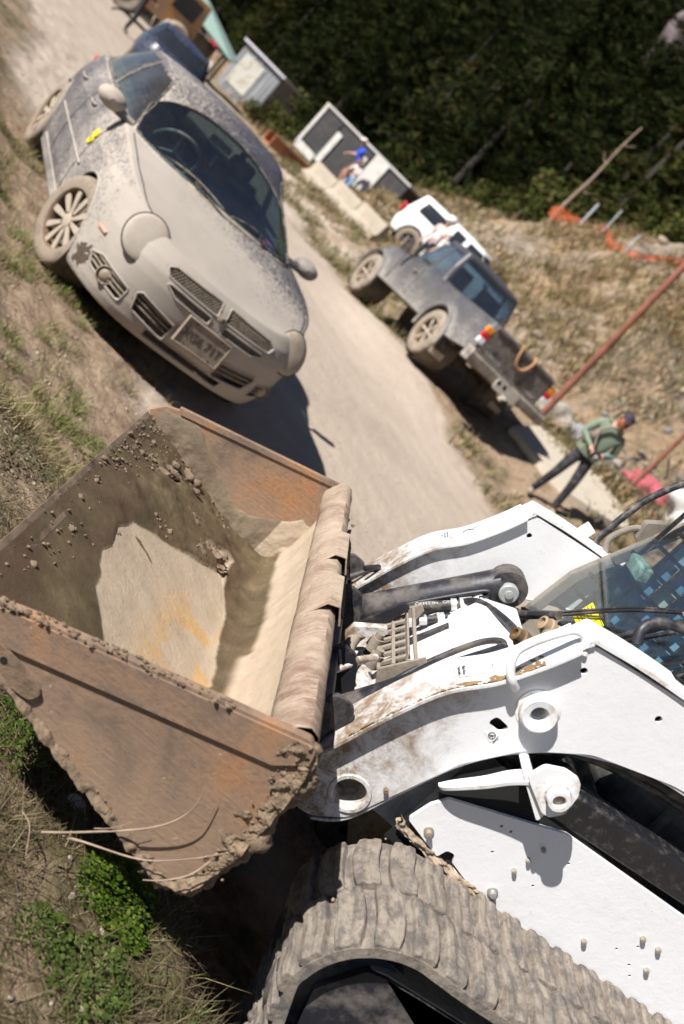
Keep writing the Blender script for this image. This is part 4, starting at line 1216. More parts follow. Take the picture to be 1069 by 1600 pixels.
# near door sill with inner grab handle
q = MB(); q.beam((-.42, .415, 1.485), (-1.0, .415, 1.60), .05, .05); q.beam((-.42, .40, 1.45), (-1.0, .40, 1.545), .06, .03); q.build('door_sill', BLACKP, loader, bevel=.006)
q = MB(); q.tube([tuple(v) for v in smooth_path([(-.495, .385, 1.535), (-.482, .37, 1.565), (-.500, .355, 1.595), (-.55, .35, 1.625), (-.75, .35, 1.70)], 6)], .0125, n=12); q.build('door_handle', BLACKM, loader, smooth=60)
q = MB(); q.box((-.52, -.505, 1.507), (.07, .04, .02)); q.box((-.545, -.49, 1.535), (.035, .03, .075), Matrix.Rotation(R(-10), 3, 'Y')); q.build('far_arm_tab', WCLEAN, far_arm, bevel=.003)

# ---- rubber track ---------------------------------------------------------
def track_rubber():
    s = NT('dusty_track_rubber')
    co = s.coord()
    n1 = s.noise(6, 8, .65, co); n2 = s.noise(38, 10, .75, co); st = s.noise(15, 12, .8, s.coord((1.8, 1.0, 1.8)))
    c = s.ramp(n1, [(.3, (.22, .185, .15)), (.7, (.33, .285, .23))])
    k = s.ramp(st, [(.45, 0), (.57, .85)])
    c = s.mix(k, c, (.115, .103, .098))
    c = s.mix(s.ramp(n2, [(.34, .7), (.46, 0)]), c, (.12, .09, .05))
    c = s.mix(s.ramp(s.noise(9, 10, .8, co), [(.56, 0), (.66, .8)]), c, (.37, .31, .245))
    s.set(base=c, rough=.85, spec=.25)
    s.bump(s.math('ADD', n2, s.math('MULTIPLY', st, 1.5)), .005)
    return s.m
TRK = track_rubber()
def closed_path():
    pts = []
    c1, r1 = Vector((-.528, .652)), .198
    for a in np.linspace(R(185), R(-8 + 0), 2): pass
    # clockwise from the bottom front, up round the front idler, along the top to the rear sprocket
    P = [(-.70, .055), (-.60, .075), (-.52, .18), (-.45, .36), (-.385, .51)]
    for a in np.linspace(R(-12), R(92), 10): P.append((c1.x + r1 * math.cos(a), c1.y + r1 * math.sin(a)))
    P += [(-.62, .856), (-.80, .878), (-1.10, .915), (-1.45, .955)]
    c2, r2 = Vector((-1.66, .735)), .215
    for a in np.linspace(R(92), R(240), 9): P.append((c2.x + r2 * math.cos(a), c2.y + r2 * math.sin(a)))
    P += [(-1.62, .30), (-1.45, .10), (-1.30, .055), (-1.0, .05)]
    P = [Vector(p) for p in P]
    out = []
    N = len(P)
    for i in range(N):
        p0, p1, p2, p3 = P[i - 1], P[i], P[(i + 1) % N], P[(i + 2) % N]
        for u in range(8):
            t = u / 8
            out.append(.5 * ((2 * p1) + (p2 - p0) * t + (2 * p0 - 5 * p1 + 4 * p2 - p3) * t * t + (3 * p1 - p0 - 3 * p2 + p3) * t ** 3))
    # resample evenly
    L = [0]
    for i in range(len(out)): L.append(L[-1] + (out[(i + 1) % len(out)] - out[i]).length)
    n = 300
    res = []
    xs = [v.x for v in out] + [out[0].x]; zs = [v.y for v in out] + [out[0].y]
    for k in range(n):
        d = L[-1] * k / n; res.append(Vector((np.interp(d, L, xs), np.interp(d, L, zs))))
    return res, L[-1]
TP, TL = closed_path()
def tpt(d):
    k = (d / TL * 300) % 300; i = int(k) % 300; a, b_ = TP[i], TP[(i + 1) % 300]; p = a.lerp(b_, k - i)
    tg = (TP[(i + 2) % 300] - TP[(i - 1) % 300]).normalized()
    return p, tg, Vector((tg.y, -tg.x))
def build_track(sg):
    Y0, Y1 = .500 * sg, .840 * sg
    rings = []
    yv = np.linspace(Y0, Y1, 30)
    P = []
    for k in range(301):
        p, tg, nr = tpt(TL * k / 300)
        if nr.dot(p - Vector((-1.0, .45))) < 0: nr = -nr
        row = []
        for yy_ in yv:
            h = .0035 * mnoise.noise(Vector((p.x * 26, yy_ * 26, p.y * 26))) + .001
            row.append((p.x + nr.x * h, yy_, p.y + nr.y * h))
        for yy_ in yv[::-1]:
            row.append((p.x - nr.x * .022, yy_, p.y - nr.y * .022))
        P.append(row)
    o = MB().grid(P, wrap=True).build('rubber_track', TRK, loader, smooth=50)
    # tread lugs: two staggered rows, each lug its own piece
    pitch = TL / 52
    for row in (0, 1):
        for k in range(52):
            d = (k + .5 * row) * pitch
            ya, yb = (.668, .838) if row == 0 else (.502, .662)
            p, tg, nr = tpt(d)
            if sg < 0 and not (p.y > .3 and p.x > -.9): continue
            rr_ = random.Random(k * 7 + row)
            q = MB(); vs = []
            hk = rr_.uniform(.8, 1.1)
            prof = [(-.031, -.004), (-.0275, .019 * hk), (-.011, .021 * hk), (-.005, .0165 * hk), (.005, .0165 * hk), (.011, .021 * hk), (.027, .019 * hk), (.0305, -.004)]
            nseg = 6
            for s_ in range(nseg + 1):
                fy = s_ / nseg
                y_ = ya + (yb - ya) * fy
                endk = 1 if 0 < s_ < nseg else rr_.uniform(.6, .95)
                skew = (.008 if row == 0 else -.008) * math.sin(fy * math.pi)
                for (u, h) in prof:
                    pp, tt, nn = tpt(d + (u + skew) * (1.0 if endk == 1 else .88))
                    if nn.dot(pp - Vector((-1.0, .45))) < 0: nn = -nn
                    hh = h * (endk if h > 0 else 1) + (.006 * mnoise.noise(Vector((pp.x * 22, y_ * 22 + k, pp.y * 22))) if h > 0 else 0)
                    vs.append((pp.x + nn.x * hh, sg * y_, pp.y + nn.y * hh))
            m_ = len(prof); fs = []
            for a_ in range(nseg):
                for b_ in range(m_ - 1): fs.append((a_ * m_ + b_, a_ * m_ + b_ + 1, (a_ + 1) * m_ + b_ + 1, (a_ + 1) * m_ + b_))
            fs += [tuple(range(m_)), tuple(range(nseg * m_, (nseg + 1) * m_))[::-1]]
            q.add(vs, fs)
            q.build('tread_lug', TRK, o, smooth=35, bevel=.003 if sg > 0 else 0, seg=2)
    # mud packed between the lugs
    q = MB(); r_ = random.Random(5)
    if sg > 0:
        for k in range(14):
            d = r_.uniform(.10, .62) * TL; p, tg, nr = tpt(d)
            if nr.dot(p - Vector((-1.0, .45))) < 0: nr = -nr
            rr_ = r_.uniform(.002, .004); y_ = r_.choice([.665, .665, .50, r_.uniform(.5, .84)])
            q.blob((p.x + nr.x * .006, y_ + r_.gauss(0, .008), p.y + nr.y * .006), (rr_ * 1.3, rr_ * 1.2, rr_), seed=k, amp=.6, sub=2)
        q.build('packed_mud', MUDDRY, o, kind='stuff', recalc=False, smooth=70)
    # track frame and rollers
    q = MB()
    q.prism(roundpoly([(-.404, .611, .02), (-.450, .722, .015), (-.49, .737, .01), (-1.45, .875, .02), (-1.45, .40, .02), (-.60, .30, .02), (-.47, .45, .02)], .01), .60 * sg if sg > 0 else -.80, .80 if sg > 0 else -.60)
    fr = q.build('track_frame', BLACKM, loader, bevel=.006)
    q = MB(); q.prism([(-.455, .728), (-.49, .7405), (-1.45, .879), (-1.45, .872), (-.49, .733)], .595 * sg if sg > 0 else -.79, .79 if sg > 0 else -.595); q.build('frame_silt', MUDDRY, fr)
    for cx, cz, r__ in ((-.50, .585, .165), (-.80, .20, .11), (-1.05, .19, .11), (-1.3, .20, .11), (-1.66, .735, .18)):
        q = MB(); q.lathe((cx, sg * .55, cz), (0, sg, 0), [(0, .02), (0, r__ * .9), (.02, r__), (.05, r__), (.06, r__ * .8), (.17, r__ * .8), (.18, r__), (.215, r__), (.23, r__ * .9), (.23, .04), (.245, .035), (.245, .0001)], n=40)
        q.build('roller', BLACKM, fr, smooth=40)
    return o
build_track(1)
build_track(-1)
# silt heap between track and plate
rings = []
pts = smooth_path([(-.395, .492, .872), (-.44, .486, .866), (-.50, .488, .864), (-.56, .49, .862), (-.66, .49, .868)], 14)
for i, p_ in enumerate(pts):
    ring = []
    for k in range(24):
        t = 2 * math.pi * k / 24; q_ = p_ + Vector((0, math.cos(t), math.sin(t))) * .02
        w_ = 1 + .8 * mnoise.noise(q_ * 40) + .5 * mnoise.noise(q_ * 110)
        ring.append(tuple(p_ + Vector((.004 * math.sin(k), math.cos(t) * .017, math.sin(t) * .010)) * max(.2, w_)))
    rings.append(ring)
MB().grid(rings, wrap=True).build('silt_heap', MUDDRY, loader, kind='stuff', smooth=70)
# ------------------------------------------------------------------ vehicles: lofted bodies with real openings
def superloop(W, xf, xr, xm, nf, mf, nr_, mr, N):
    """half outline (y >= 0) from nose centre to tail centre, N points evenly spaced"""
    a = np.linspace(0, np.pi / 2, 400)
    x1 = xm + (xf - xm) * np.cos(a) ** (2 / nf); y1 = W * np.sin(a) ** (2 / mf)
    x2 = xm + (xr - xm) * np.cos(a[::-1]) ** (2 / nr_); y2 = W * np.sin(a[::-1]) ** (2 / mr)
    x = np.concatenate([x1, x2[1:]]); y = np.concatenate([y1, y2[1:]])
    L = np.concatenate([[0], np.cumsum(np.hypot(np.diff(x), np.diff(y)))])
    q = np.linspace(0, L[-1], N)
    return np.interp(q, L, x), np.interp(q, L, y)

def cut_grid(V, funcs):
    """V (n,m,3) grid. funcs: list of f(P)->(n,m), negative inside an opening. Snaps vertices to each rim; returns a list of boolean face masks"""
    masks = []
    n, m_ = V.shape[:2]
    lock = np.zeros((n, m_), bool)
    for f in funcs:
        F = f(V)
        newV = V.copy(); newF = F.copy()
        for di, dj in ((1, 0), (-1, 0), (0, 1), (0, -1)):
            Fs = np.roll(F, (-di, -dj), (0, 1)); Vs = np.roll(V, (-di, -dj), (0, 1))
            ok = np.ones((n, m_), bool)
            if di == 1: ok[-1] = False
            if di == -1: ok[0] = False
            if dj == 1: ok[:, -1] = False
            if dj == -1: ok[:, 0] = False
            cr = ok & (F * Fs < 0) & ~lock & (newF != 0)
            t = np.where(cr, F / np.where(cr, F - Fs, 1), 1)
            cr &= t <= .5
            newV[cr] = V[cr] + (Vs[cr] - V[cr]) * t[cr][:, None]
            newF[cr] = 0
        V = newV; lock |= newF == 0
        q = np.stack([newF[:-1, :-1], newF[1:, :-1], newF[1:, 1:], newF[:-1, 1:]], -1)
        masks.append((q.max(-1) <= 1e-9) & (q.min(-1) < 0))
    return V, masks

def grid_obj(name, V, mask, mat, parent, kind=None, smooth=True):
    n, m_ = V.shape[:2]
    i, j = np.nonzero(mask)
    if len(i) == 0: return None
    F = np.stack([i * m_ + j, i * m_ + j + 1, (i + 1) * m_ + j + 1, (i + 1) * m_ + j], -1)
    u, inv = np.unique(F, return_inverse=True)
    return np_mesh(name, V.reshape(-1, 3)[u], inv.reshape(F.shape), mat, parent, smooth, kind)

def poly_sdf(px, py, poly):
    """signed distance, negative inside"""
    d = np.full(px.shape, 1e9); ins = np.zeros(px.shape, bool)
    n = len(poly)
    for i in range(n):
        ax, ay = poly[i]; bx, by = poly[(i + 1) % n]
        ex, ey = bx - ax, by - ay
        t = np.clip(((px - ax) * ex + (py - ay) * ey) / (ex * ex + ey * ey + 1e-12), 0, 1)
        d = np.minimum(d, np.hypot(px - ax - t * ex, py - ay - t * ey))
        c = ((ay > py) != (by > py)) & (px < (bx - ax) * (py - ay) / (by - ay + 1e-12) + ax)
        ins ^= c
    return np.where(ins, -d, d)

class Body:
    def __init__(s, P):
        s.P = P
        N, M, K = P.get('N', 330), P.get('M', 52), P.get('K', 34)
        z01 = np.linspace(0, 1, M)
        # skin
        rows = []
        for h in z01:
            zn = P['zb'] + (P['zref'] - P['zb']) * h
            xf = np.interp(zn, *P['xf']); xr = np.interp(zn, *P['xr']); W = np.interp(zn, *P['W'])
            x, y = superloop(W, xf, xr, P['xm'], P['nf'], P['mf'], P['nr'], P['mr'], N)
            zt = np.interp(x, *P['zt']); zbx = np.interp(x, *P.get('zbx', ([-9, 9], [P['zb'], P['zb']])))
            z = zbx + (zt - zbx) * h
            rows.append(np.stack([x, y, z], -1))
        skin = np.array(rows)                       # (M, N, 3)
        # a second pass so the profile follows the true height
        for r in range(M):
            z = skin[r, :, 2]
            xf = np.interp(z, *P['xf']); xr = np.interp(z, *P['xr']); W = np.interp(z, *P['W'])
            W0 = np.interp(P['zb'] + (P['zref'] - P['zb']) * z01[r], *P['W'])
            h0f = np.interp(P['zb'] + (P['zref'] - P['zb']) * z01[r], *P['xf']); h0r = np.interp(P['zb'] + (P['zref'] - P['zb']) * z01[r], *P['xr'])
            x = skin[r, :, 0]
            skin[r, :, 0] = np.where(x > P['xm'], P['xm'] + (x - P['xm']) * (xf - P['xm']) / (h0f - P['xm']), P['xm'] + (x - P['xm']) * (xr - P['xm']) / (h0r - P['xm']))
            fl = 1.0
            if 'flare' in P:
                for (fx, fr, fa) in P['flare']:
                    rr_ = np.hypot(skin[r, :, 0] - fx, z - P['wr'])
                    fl = fl + fa * np.exp(-((rr_ - fr) / .07) ** 2)
            skin[r, :, 1] *= W / W0 * fl
        top = []
        o = skin[-1]
        for k in range(1, K + 1):
            f = 1 - k / K
            xs = np.clip(o[:, 0], P['spine'][0], P['spine'][1])
            x = xs + (o[:, 0] - xs) * f; y = o[:, 1] * f
            zc = np.interp(x, *P['zc'])
            z = zc + (o[:, 2] - zc) * f ** P.get('crown', 2.6)
            top.append(np.stack([x, y, z], -1))
        s.V = np.concatenate([skin, np.array(top)], 0)
        s.M = M
        # mirrored full grid: columns run left side -> nose -> right side
        mir = s.V[:, ::-1].copy(); mir[..., 1] *= -1
        s.full = np.concatenate([mir, s.V[:, 1:]], 1)   # right tail ... nose ... left tail
    def skin_x(s, y, z):
        P = s.P
        xf = np.interp(z, *P['xf']); W = np.interp(z, *P['W'])
        return P['xm'] + (xf - P['xm']) * (1 - min(.999, abs(y) / W) ** P['mf']) ** (1 / P['nf'])
    def rear_x(s, y, z):
        P = s.P
        xr = np.interp(z, *P['xr']); W = np.interp(z, *P['W'])
        return P['xm'] + (xr - P['xm']) * (1 - min(.999, abs(y) / W) ** P['mr']) ** (1 / P['nr'])

def house(P):
    """greenhouse grid: base outline to roof edge, then the roof"""
    N, M, K = P.get('N', 260), P.get('M', 34), 26
    rows = []
    for h in np.linspace(0, 1, M):
        g = h
        xf = np.interp(g, *P['xf']); xr = np.interp(g, *P['xr']); W = np.interp(g, *P['W'])
        x, y = superloop(W, xf, xr, P['xm'], P['nf'], P['mf'], P['nr'], P['mr'], N)
        zb = np.interp(x, *P['zb']); zt = np.interp(x, *P['zt'])
        rows.append(np.stack([x, y, zb + (zt - zb) * g], -1))
    G = np.array(rows); o = G[-1]
    top = []
    for k in range(1, K + 1):
        f = 1 - k / K
        xs = np.clip(o[:, 0], P['spine'][0], P['spine'][1])
        x = xs + (o[:, 0] - xs) * f; y = o[:, 1] * f
        zc = np.interp(x, *P['zc'])
        top.append(np.stack([x, y, zc + (o[:, 2] - zc) * f ** 2.4], -1))
    A = np.concatenate([G, np.array(top)], 0)
    mir = A[:, ::-1].copy(); mir[..., 1] *= -1
    gv = np.concatenate([np.linspace(0, 1, M), np.full(K, 2.0)])[:, None] * np.ones(2 * N - 1)
    return np.concatenate([mir, A[:, 1:]], 1), gv, M

def dusty_paint(name, base, dust=(.36, .315, .265), zlow=.55, zhigh=1.25, fx=None, amt=1.0):
    """car paint under dust: thick low down and towards the nose, speckled where it thins out"""
    s = NT(name)
    co = s.coord()
    sx = s.sep(co)
    big = s.noise(2.2, 6, .6, co); spk = s.noise(42, 5, .72, co); fine = s.noise(130, 4, .6, co)
    streak = s.noise(22, 8, .7, s.coord((.35, 1, 1)))
    zt = s.math('DIVIDE', s.math('SUBTRACT', zhigh, sx[2]), zhigh - zlow)
    f = s.math('MULTIPLY', zt, .55 if fx else .75)
    if fx:
        # more dust from local x = fx[0] to fx[1], less on the +y side
        fr = s.math('DIVIDE', s.math('SUBTRACT', sx[0], fx[0]), fx[1] - fx[0])
        f = s.math('ADD', f, s.math('SUBTRACT', s.math('MULTIPLY', fr, .46), .14))
        f = s.math('ADD', f, s.math('MULTIPLY', s.math('MAXIMUM', s.math('SUBTRACT', sx[0], .15), 0.0), .75))
        g0 = s.n('NewGeometry'); nz0 = s.sep(g0.outputs['Normal'])[2]
        f = s.math('SUBTRACT', f, s.math('MULTIPLY', s.math('MULTIPLY', sx[1], nz0), fx[2]))
    f = s.math('ADD', f, s.math('MULTIPLY', s.math('SUBTRACT', big, .5), .7))
    k = s.math('ADD', f, s.math('MULTIPLY', s.math('SUBTRACT', spk, .5), 2.9))
    k = s.math('ADD', k, s.math('MULTIPLY', s.math('SUBTRACT', fine, .5), 1.0))
    ge = s.n('NewGeometry'); nz_ = s.sep(ge.outputs['Normal'])[2]
    k = s.math('ADD', k, s.math('MULTIPLY', nz_, .34))
    k = s.ramp(k, [(.40, .04), (.78, amt)])
    thin = s.ramp(f, [(-.2, .20), (.75, .60)])
    k = s.math('MAXIMUM', k, s.math('MULTIPLY', thin, s.ramp(streak, [(.3, .5), (.7, 1)])))
    d2 = s.ramp(big, [(.35, tuple(c * .86 for c in dust)), (.65, dust)])
    c = s.mix(k, base, d2)
    s.set(base=c, rough=s.ramp(k, [(0, .25), (.5, .75), (1, .92)]), spec=.5, coat=0)
    s.bump(spk, .0008)
    return s.m

TYRE = simple('dusty_tyre', (.06, .052, .045), .9, var=.3, dirt=(.24, .19, .14), dirt_amt=.9, dscale=9, bump=.003, bscale=40)
RIMD = simple('dusty_alloy', (.38, .33, .265), .6, metal=.1, var=.15, dirt=(.36, .29, .22), dirt_amt=.6, dscale=14)
RUSTRING = simple('brown_brake_dust', (.16, .105, .06), .9, var=.3, scale=30)
DISC = simple('brake_disc', (.20, .16, .12), .6, metal=.4)
PLASTIC = simple('black_plastic', (.02, .02, .022), .6, dirt=(.25, .20, .15), dirt_amt=.5, dscale=10)
LINER = simple('wheel_liner', (.02, .018, .016), .95, dirt=(.12, .09, .065), dirt_amt=.6)

def make_wheel(name, r, w_, parent, loc, side, steer=0, spokes=10, rimr=None, tyre=TYRE, rim=RIMD, cover=None):
    """axle along local y, outer face towards side*y"""
    e = bpy.data.objects.new(name, None); link(e, parent); e.location = loc; e.rotation_euler = (0, 0, steer); e.empty_display_size = .05
    rimr = rimr or r * .66
    q = MB()
    prof = [(-w_ / 2, rimr), (-w_ / 2, r * .90), (-w_ * .44, r * .965), (-w_ * .36, r * .99), (-w_ * .1, r), (w_ * .1, r), (w_ * .36, r * .99), (w_ * .44, r * .965), (w_ / 2, r * .90), (w_ * .52, r * .80), (w_ * .49, rimr * 1.03), (w_ * .44, rimr)]
    q.lathe((0, 0, 0), (0, side, 0), prof, n=64)
    ty = q.build('tyre', tyre, e, smooth=40)
    # grooves
    q = MB()
    for off in (-.25, 0, .25):
        q.tube([(r * .998 * math.cos(a), off * w_, r * .998 * math.sin(a)) for a in np.linspace(0, 2 * math.pi, 49)[:-1]], .004, n=4, closed=True)
    q.build('tread_groove', LINER, ty, kind='stuff')
    q = MB()
    q.lathe((0, 0, 0), (0, side, 0), [(-w_ * .4, rimr * .97), (w_ * .30, rimr * .95), (w_ * .42, rimr * .97), (w_ * .455, rimr * 1.0), (w_ * .455, rimr * 1.035), (w_ * .40, rimr * 1.04)], n=56)
    rm = q.build('rim', RUSTRING if cover is None else rim, e, smooth=40)
    q = MB()
    for k in range(spokes):
        a = 2 * math.pi * k / spokes + .1
        d = Vector((math.cos(a), 0, math.sin(a))); t_ = Vector((-math.sin(a), 0, math.cos(a)))
        y0, y1 = side * w_ * .36, side * w_ * .40
        th = .018
        vs = []
        for rr_, hw, yy in ((.030, .012, y0), (rimr * .45, rimr * .080, y0 + side * .004), (rimr * .80, rimr * .115, y1), (rimr * .97, rimr * .10, y1)):
            for sg in (-1, 1):
                vs.append(d * rr_ + t_ * sg * hw + Vector((0, yy, 0)))
        for v in list(vs): vs.append(v - Vector((0, side * th, 0)))
        fs = []
        for i in range(3):
            a0 = 2 * i
            fs.append((a0, a0 + 1, a0 + 3, a0 + 2)); fs.append((a0 + 8, a0 + 10, a0 + 11, a0 + 9)); fs.append((a0, a0 + 2, a0 + 10, a0 + 8)); fs.append((a0 + 1, a0 + 9, a0 + 11, a0 + 3))
        q2 = MB(); q2.add(vs, fs); q2.build('spoke', rim, e, bevel=.004)
    q = MB(); q.lathe((0, 0, 0), (0, side, 0), [(w_ * .30, .05), (w_ * .38, .048), (w_ * .41, .035), (w_ * .41, .0001)], n=30); q.build('hub_cap', rim, e, smooth=40)
    for k in range(5):
        a = 2 * math.pi * k / 5
        q = MB(); q.cyl((.055 * math.cos(a), side * w_ * .33, .055 * math.sin(a)), (.055 * math.cos(a), side * w_ * .40, .055 * math.sin(a)), .009, n=8); q.build('wheel_nut', RUSTRING, e)
    q = MB(); q.cyl((0, side * w_ * .05, 0), (0, side * w_ * .12, 0), rimr * .72, n=36); q.build('brake_disc', DISC, e)
    q = MB(); q.cyl((0, -side * w_ * .35, 0), (0, -side * w_ * .32, 0), rimr * .95, n=36); q.build('rim_back', LINER, e)
    return e

GLASSD = glassmat('dusty_side_glass', (.45, .55, .55), .45, dust=.09, refl=.8, fk=1.5)
GLASSW = glassmat('windscreen_glass', (.70, .84, .80), .80, dust=.02, refl=.9, fk=1.6)

# ================================================================== muddy compact car
CAR = bpy.data.objects.new('compact_car', None); C.objects.link(CAR)
CAR.location = (-1.89, 6.62, 0.0); CAR.rotation_euler = (0, 0, math.atan2(-.8033, .5955))
tag(CAR, 'navy saloon car caked in tan dust, with round headlamps and a muddy number plate', 'car')
PAINT = dusty_paint('dusty_navy_paint', (.012, .015, .035), zlow=.30, zhigh=1.45, fx=(-2.4, .75, .62))
SEAM = simple('door_gap', (.035, .03, .028), .9)
bp = dict(N=340, M=60, K=34, zb=.20, zref=.95, xm=-1.0, nf=5.4, mf=3.1, nr=7, mr=2.6,
          xf=([.15, .20, .26, .34, .45, .55, .62, .68, .74, .80], [.80, .86, .90, .925, .94, .945, .935, .90, .84, .76]),
          xr=([.15, .25, .4, .6, .8, .95], [-3.36, -3.44, -3.50, -3.50, -3.47, -3.42]),
          W=([.15, .22, .35, .5, .62, .75, .88, .98], [.79, .82, .845, .855, .856, .845, .81, .765]),
          zt=([-3.6, -3.3, -2.6, -1.0, -.5, .0, .35, .6, .78, .95], [.93, .97, .985, .955, .945, .905, .85, .79, .735, .675]),
          zbx=([-3.6, -3.2, -2.9, -.3, .3, .6, .95], [.32, .24, .20, .18, .18, .20, .20]),
          spine=(-3.2, .45), zc=([-3.5, -3.2, -2.9, -2.5, -.6, -.15, .1, .35, .6, .8, .95], [.96, 1.01, 1.03, 1.04, 1.03, .985, .945, .895, .83, .765, .68]), crown=2.4)
B1 = Body(bp)
def side_y(x_, z_, P=bp):
    W_ = np.interp(z_, *P['W'])
    if x_ > P['xm']:
        xf_ = np.interp(z_, *P['xf']); return W_ * (1 - min(.999, max(0, (x_ - P['xm']) / (xf_ - P['xm']))) ** P['nf']) ** (1 / P['mf'])
    xr_ = np.interp(z_, *P['xr']); return W_ * (1 - min(.999, max(0, (x_ - P['xm']) / (xr_ - P['xm']))) ** P['nr']) ** (1 / P['mr'])
def arch(xw, zw, r): return lambda V: np.where(np.abs(V[..., 1]) > .5, np.hypot(V[..., 0] - xw, V[..., 2] - zw) - r, 1.0)
def frontpoly(poly, sg=0, top=False):
    def f(V):
        y = V[..., 1]
        yy = y * sg if sg else y
        return np.where(V[..., 0] > .35, poly_sdf(yy, V[..., 2], poly), 1.0)
    return f
def rp(pts, r=.01, n=4): return roundpoly(pts, r, n)
grilU = rp([(.030, .622), (.030, .704), (.38, .694), (.43, .668), (.40, .628)], .012)
grilL = rp([(.05, .548), (.05, .600), (.36, .604), (.39, .592), (.30, .552)], .012)
intL = rp([(.19, .290), (.19, .415), (.45, .455), (.475, .43), (.44, .325)], .015)
intM = rp([(-.30, .235), (-.30, .295), (.30, .295), (.30, .235)], .01)
fogp = rp([(.515, .300), (.515, .410), (.70, .440), (.745, .400), (.715, .330)], .02)
funcs = [arch(0, .31, .345), arch(-2.667, .31, .345)]
fpoly = [grilU, grilL, intL, fogp]
for pl in fpoly: funcs += [frontpoly(pl, 1), frontpoly(pl, -1)]
funcs.append(frontpoly(intM))
hood_hide = lambda V: np.where(V[..., 2] > .94, np.maximum(np.abs(V[..., 1]) - .66, np.maximum(V[..., 0] + .12 + .75 * V[..., 1] ** 2, -3.0 - V[..., 0])), 1.0)
V1, mk = cut_grid(B1.full, funcs)
keep = ~np.any(np.array(mk), 0)
keep &= ~(cut_grid(V1, [hood_hide])[1][0])
body = grid_obj('body', V1, keep, PAINT, CAR)
wd = body.modifiers.new('weld', 'WELD'); wd.merge_threshold = .0002
sol = body.modifiers.new('solid', 'SOLIDIFY'); sol.thickness = .012; sol.offset = -1
# inner liners behind the openings and arches
def front_shell(y0, y1, z0, z1, off, mat, name, n=24):
    P = []
    for i in range(n + 1):
        z_ = z0 + (z1 - z0) * i / n
        P.append([(B1.skin_x(y0 + (y1 - y0) * j / n, z_) - off, y0 + (y1 - y0) * j / n, z_) for j in range(n + 1)])
    return MB().grid(P).build(name, mat, CAR)
front_shell(-.77, .77, .22, .72, .055, LINER, 'bumper_core')
for xw in (0, -2.667):
    for sg in (1, -1):
        q = MB(); q.lathe((xw, sg * .55, .31), (0, sg, 0), [(0, .02), (0, .35), (.24, .358)], n=40); q.build('wheel_well', LINER, CAR, smooth=40)
        pts = [(xw + .348 * math.cos(a), 0, .31 + .348 * math.sin(a)) for a in np.linspace(R(-14), R(194), 40)]
        lip = []
        for p_ in pts:
            W_ = np.interp(p_[2], *bp['W']); xf_ = np.interp(p_[2], *bp['xf'])
            if p_[0] > -1: yv = W_ * (1 - min(.999, max(0, (p_[0] + 1.0) / (xf_ + 1.0))) ** bp['nf']) ** (1 / bp['mf'])
            else:
                xr_ = np.interp(p_[2], *bp['xr']); yv = W_ * (1 - min(.999, max(0, (p_[0] + 1.0) / (xr_ + 1.0))) ** bp['nr']) ** (1 / bp['mr'])
            lip.append((p_[0], sg * (yv - .002), p_[2]))
        q = MB(); q.tube(lip, .009, n=8); q.build('arch_lip', PAINT, CAR, smooth=60)
# grille mesh, bars
GRM = simple('dusty_grille', (.24, .195, .145), .85, dirt=(.10, .08, .06), dirt_amt=.3, dscale=40)
def on_front(y_, z_, off=0): return (B1.skin_x(y_, z_) + off, y_, z_)
def inpoly(y_, z_, pl): return float(poly_sdf(np.array([[y_]]), np.array([[z_]]), pl)[0, 0]) < .004
for pl in (grilU, grilL):
    for sg in (1, -1):
        q = MB()
        ys_ = [p_[0] for p_ in pl]; zs_ = [p_[1] for p_ in pl]
        st = .021
        r0 = 0
        z_ = min(zs_)
        while z_ < max(zs_) + .01:
            y_ = min(ys_) + (r0 % 2) * st / 2
            while y_ < max(ys_) + .01:
                if inpoly(y_, z_, pl):
                    x_, yy, zz = on_front(sg * y_, z_, -.012)
                    q.beam((x_, yy - st * .27, zz), (x_, yy + st * .27, zz), .010, .0045)
                    q.beam((x_, yy + st * .27, zz), (x_, yy + st * .5, zz + .009), .009, .004)
                    q.beam((x_, yy - st * .27, zz), (x_, yy - st * .5, zz + .009), .009, .004)
                y_ += st
            z_ += .0125; r0 += 1
        q.build('grille_mesh', GRM, CAR, kind='stuff', smooth=0)
for sg in (1, -1):
    for pl, zz in ((intL, (.340, .372, .402)), (fogp, (.338, .366, .395))):
        for z_ in zz:
            q = MB()
            ys_ = [y_ for y_ in np.linspace(min(p_[0] for p_ in pl), max(p_[0] for p_ in pl), 30) if inpoly(y_, z_ + (y_ - min(p_[0] for p_ in pl)) * .12, pl)]
            if len(ys_) > 1:
                q.tube([on_front(sg * y_, z_ + (y_ - min(p_[0] for p_ in pl)) * .12, -.014) for y_ in ys_], .0065, n=6); q.build('intake_slat', GRM, CAR, smooth=60)
    # fog lamp
    x_, yy, zz = on_front(sg * .632, .362, -.03)
    nrm_ = Vector((1, sg * .42, .05)).normalized()
    q = MB(); q.lathe((x_, yy, zz), nrm_, [(-.02, .058), (.028, .058), (.032, .052), (.018, .046), (.010, .046)], n=32); fl = q.build('fog_lamp', GRM, CAR, smooth=40)
    q = MB(); q.lathe((x_, yy, zz), nrm_, [(.010, .046), (.026, .034), (.031, .016), (.032, .0001)], n=32); q.build('lamp_lens', simple('dusty_lens', (.30, .235, .17), .5, var=.15), fl, smooth=60)
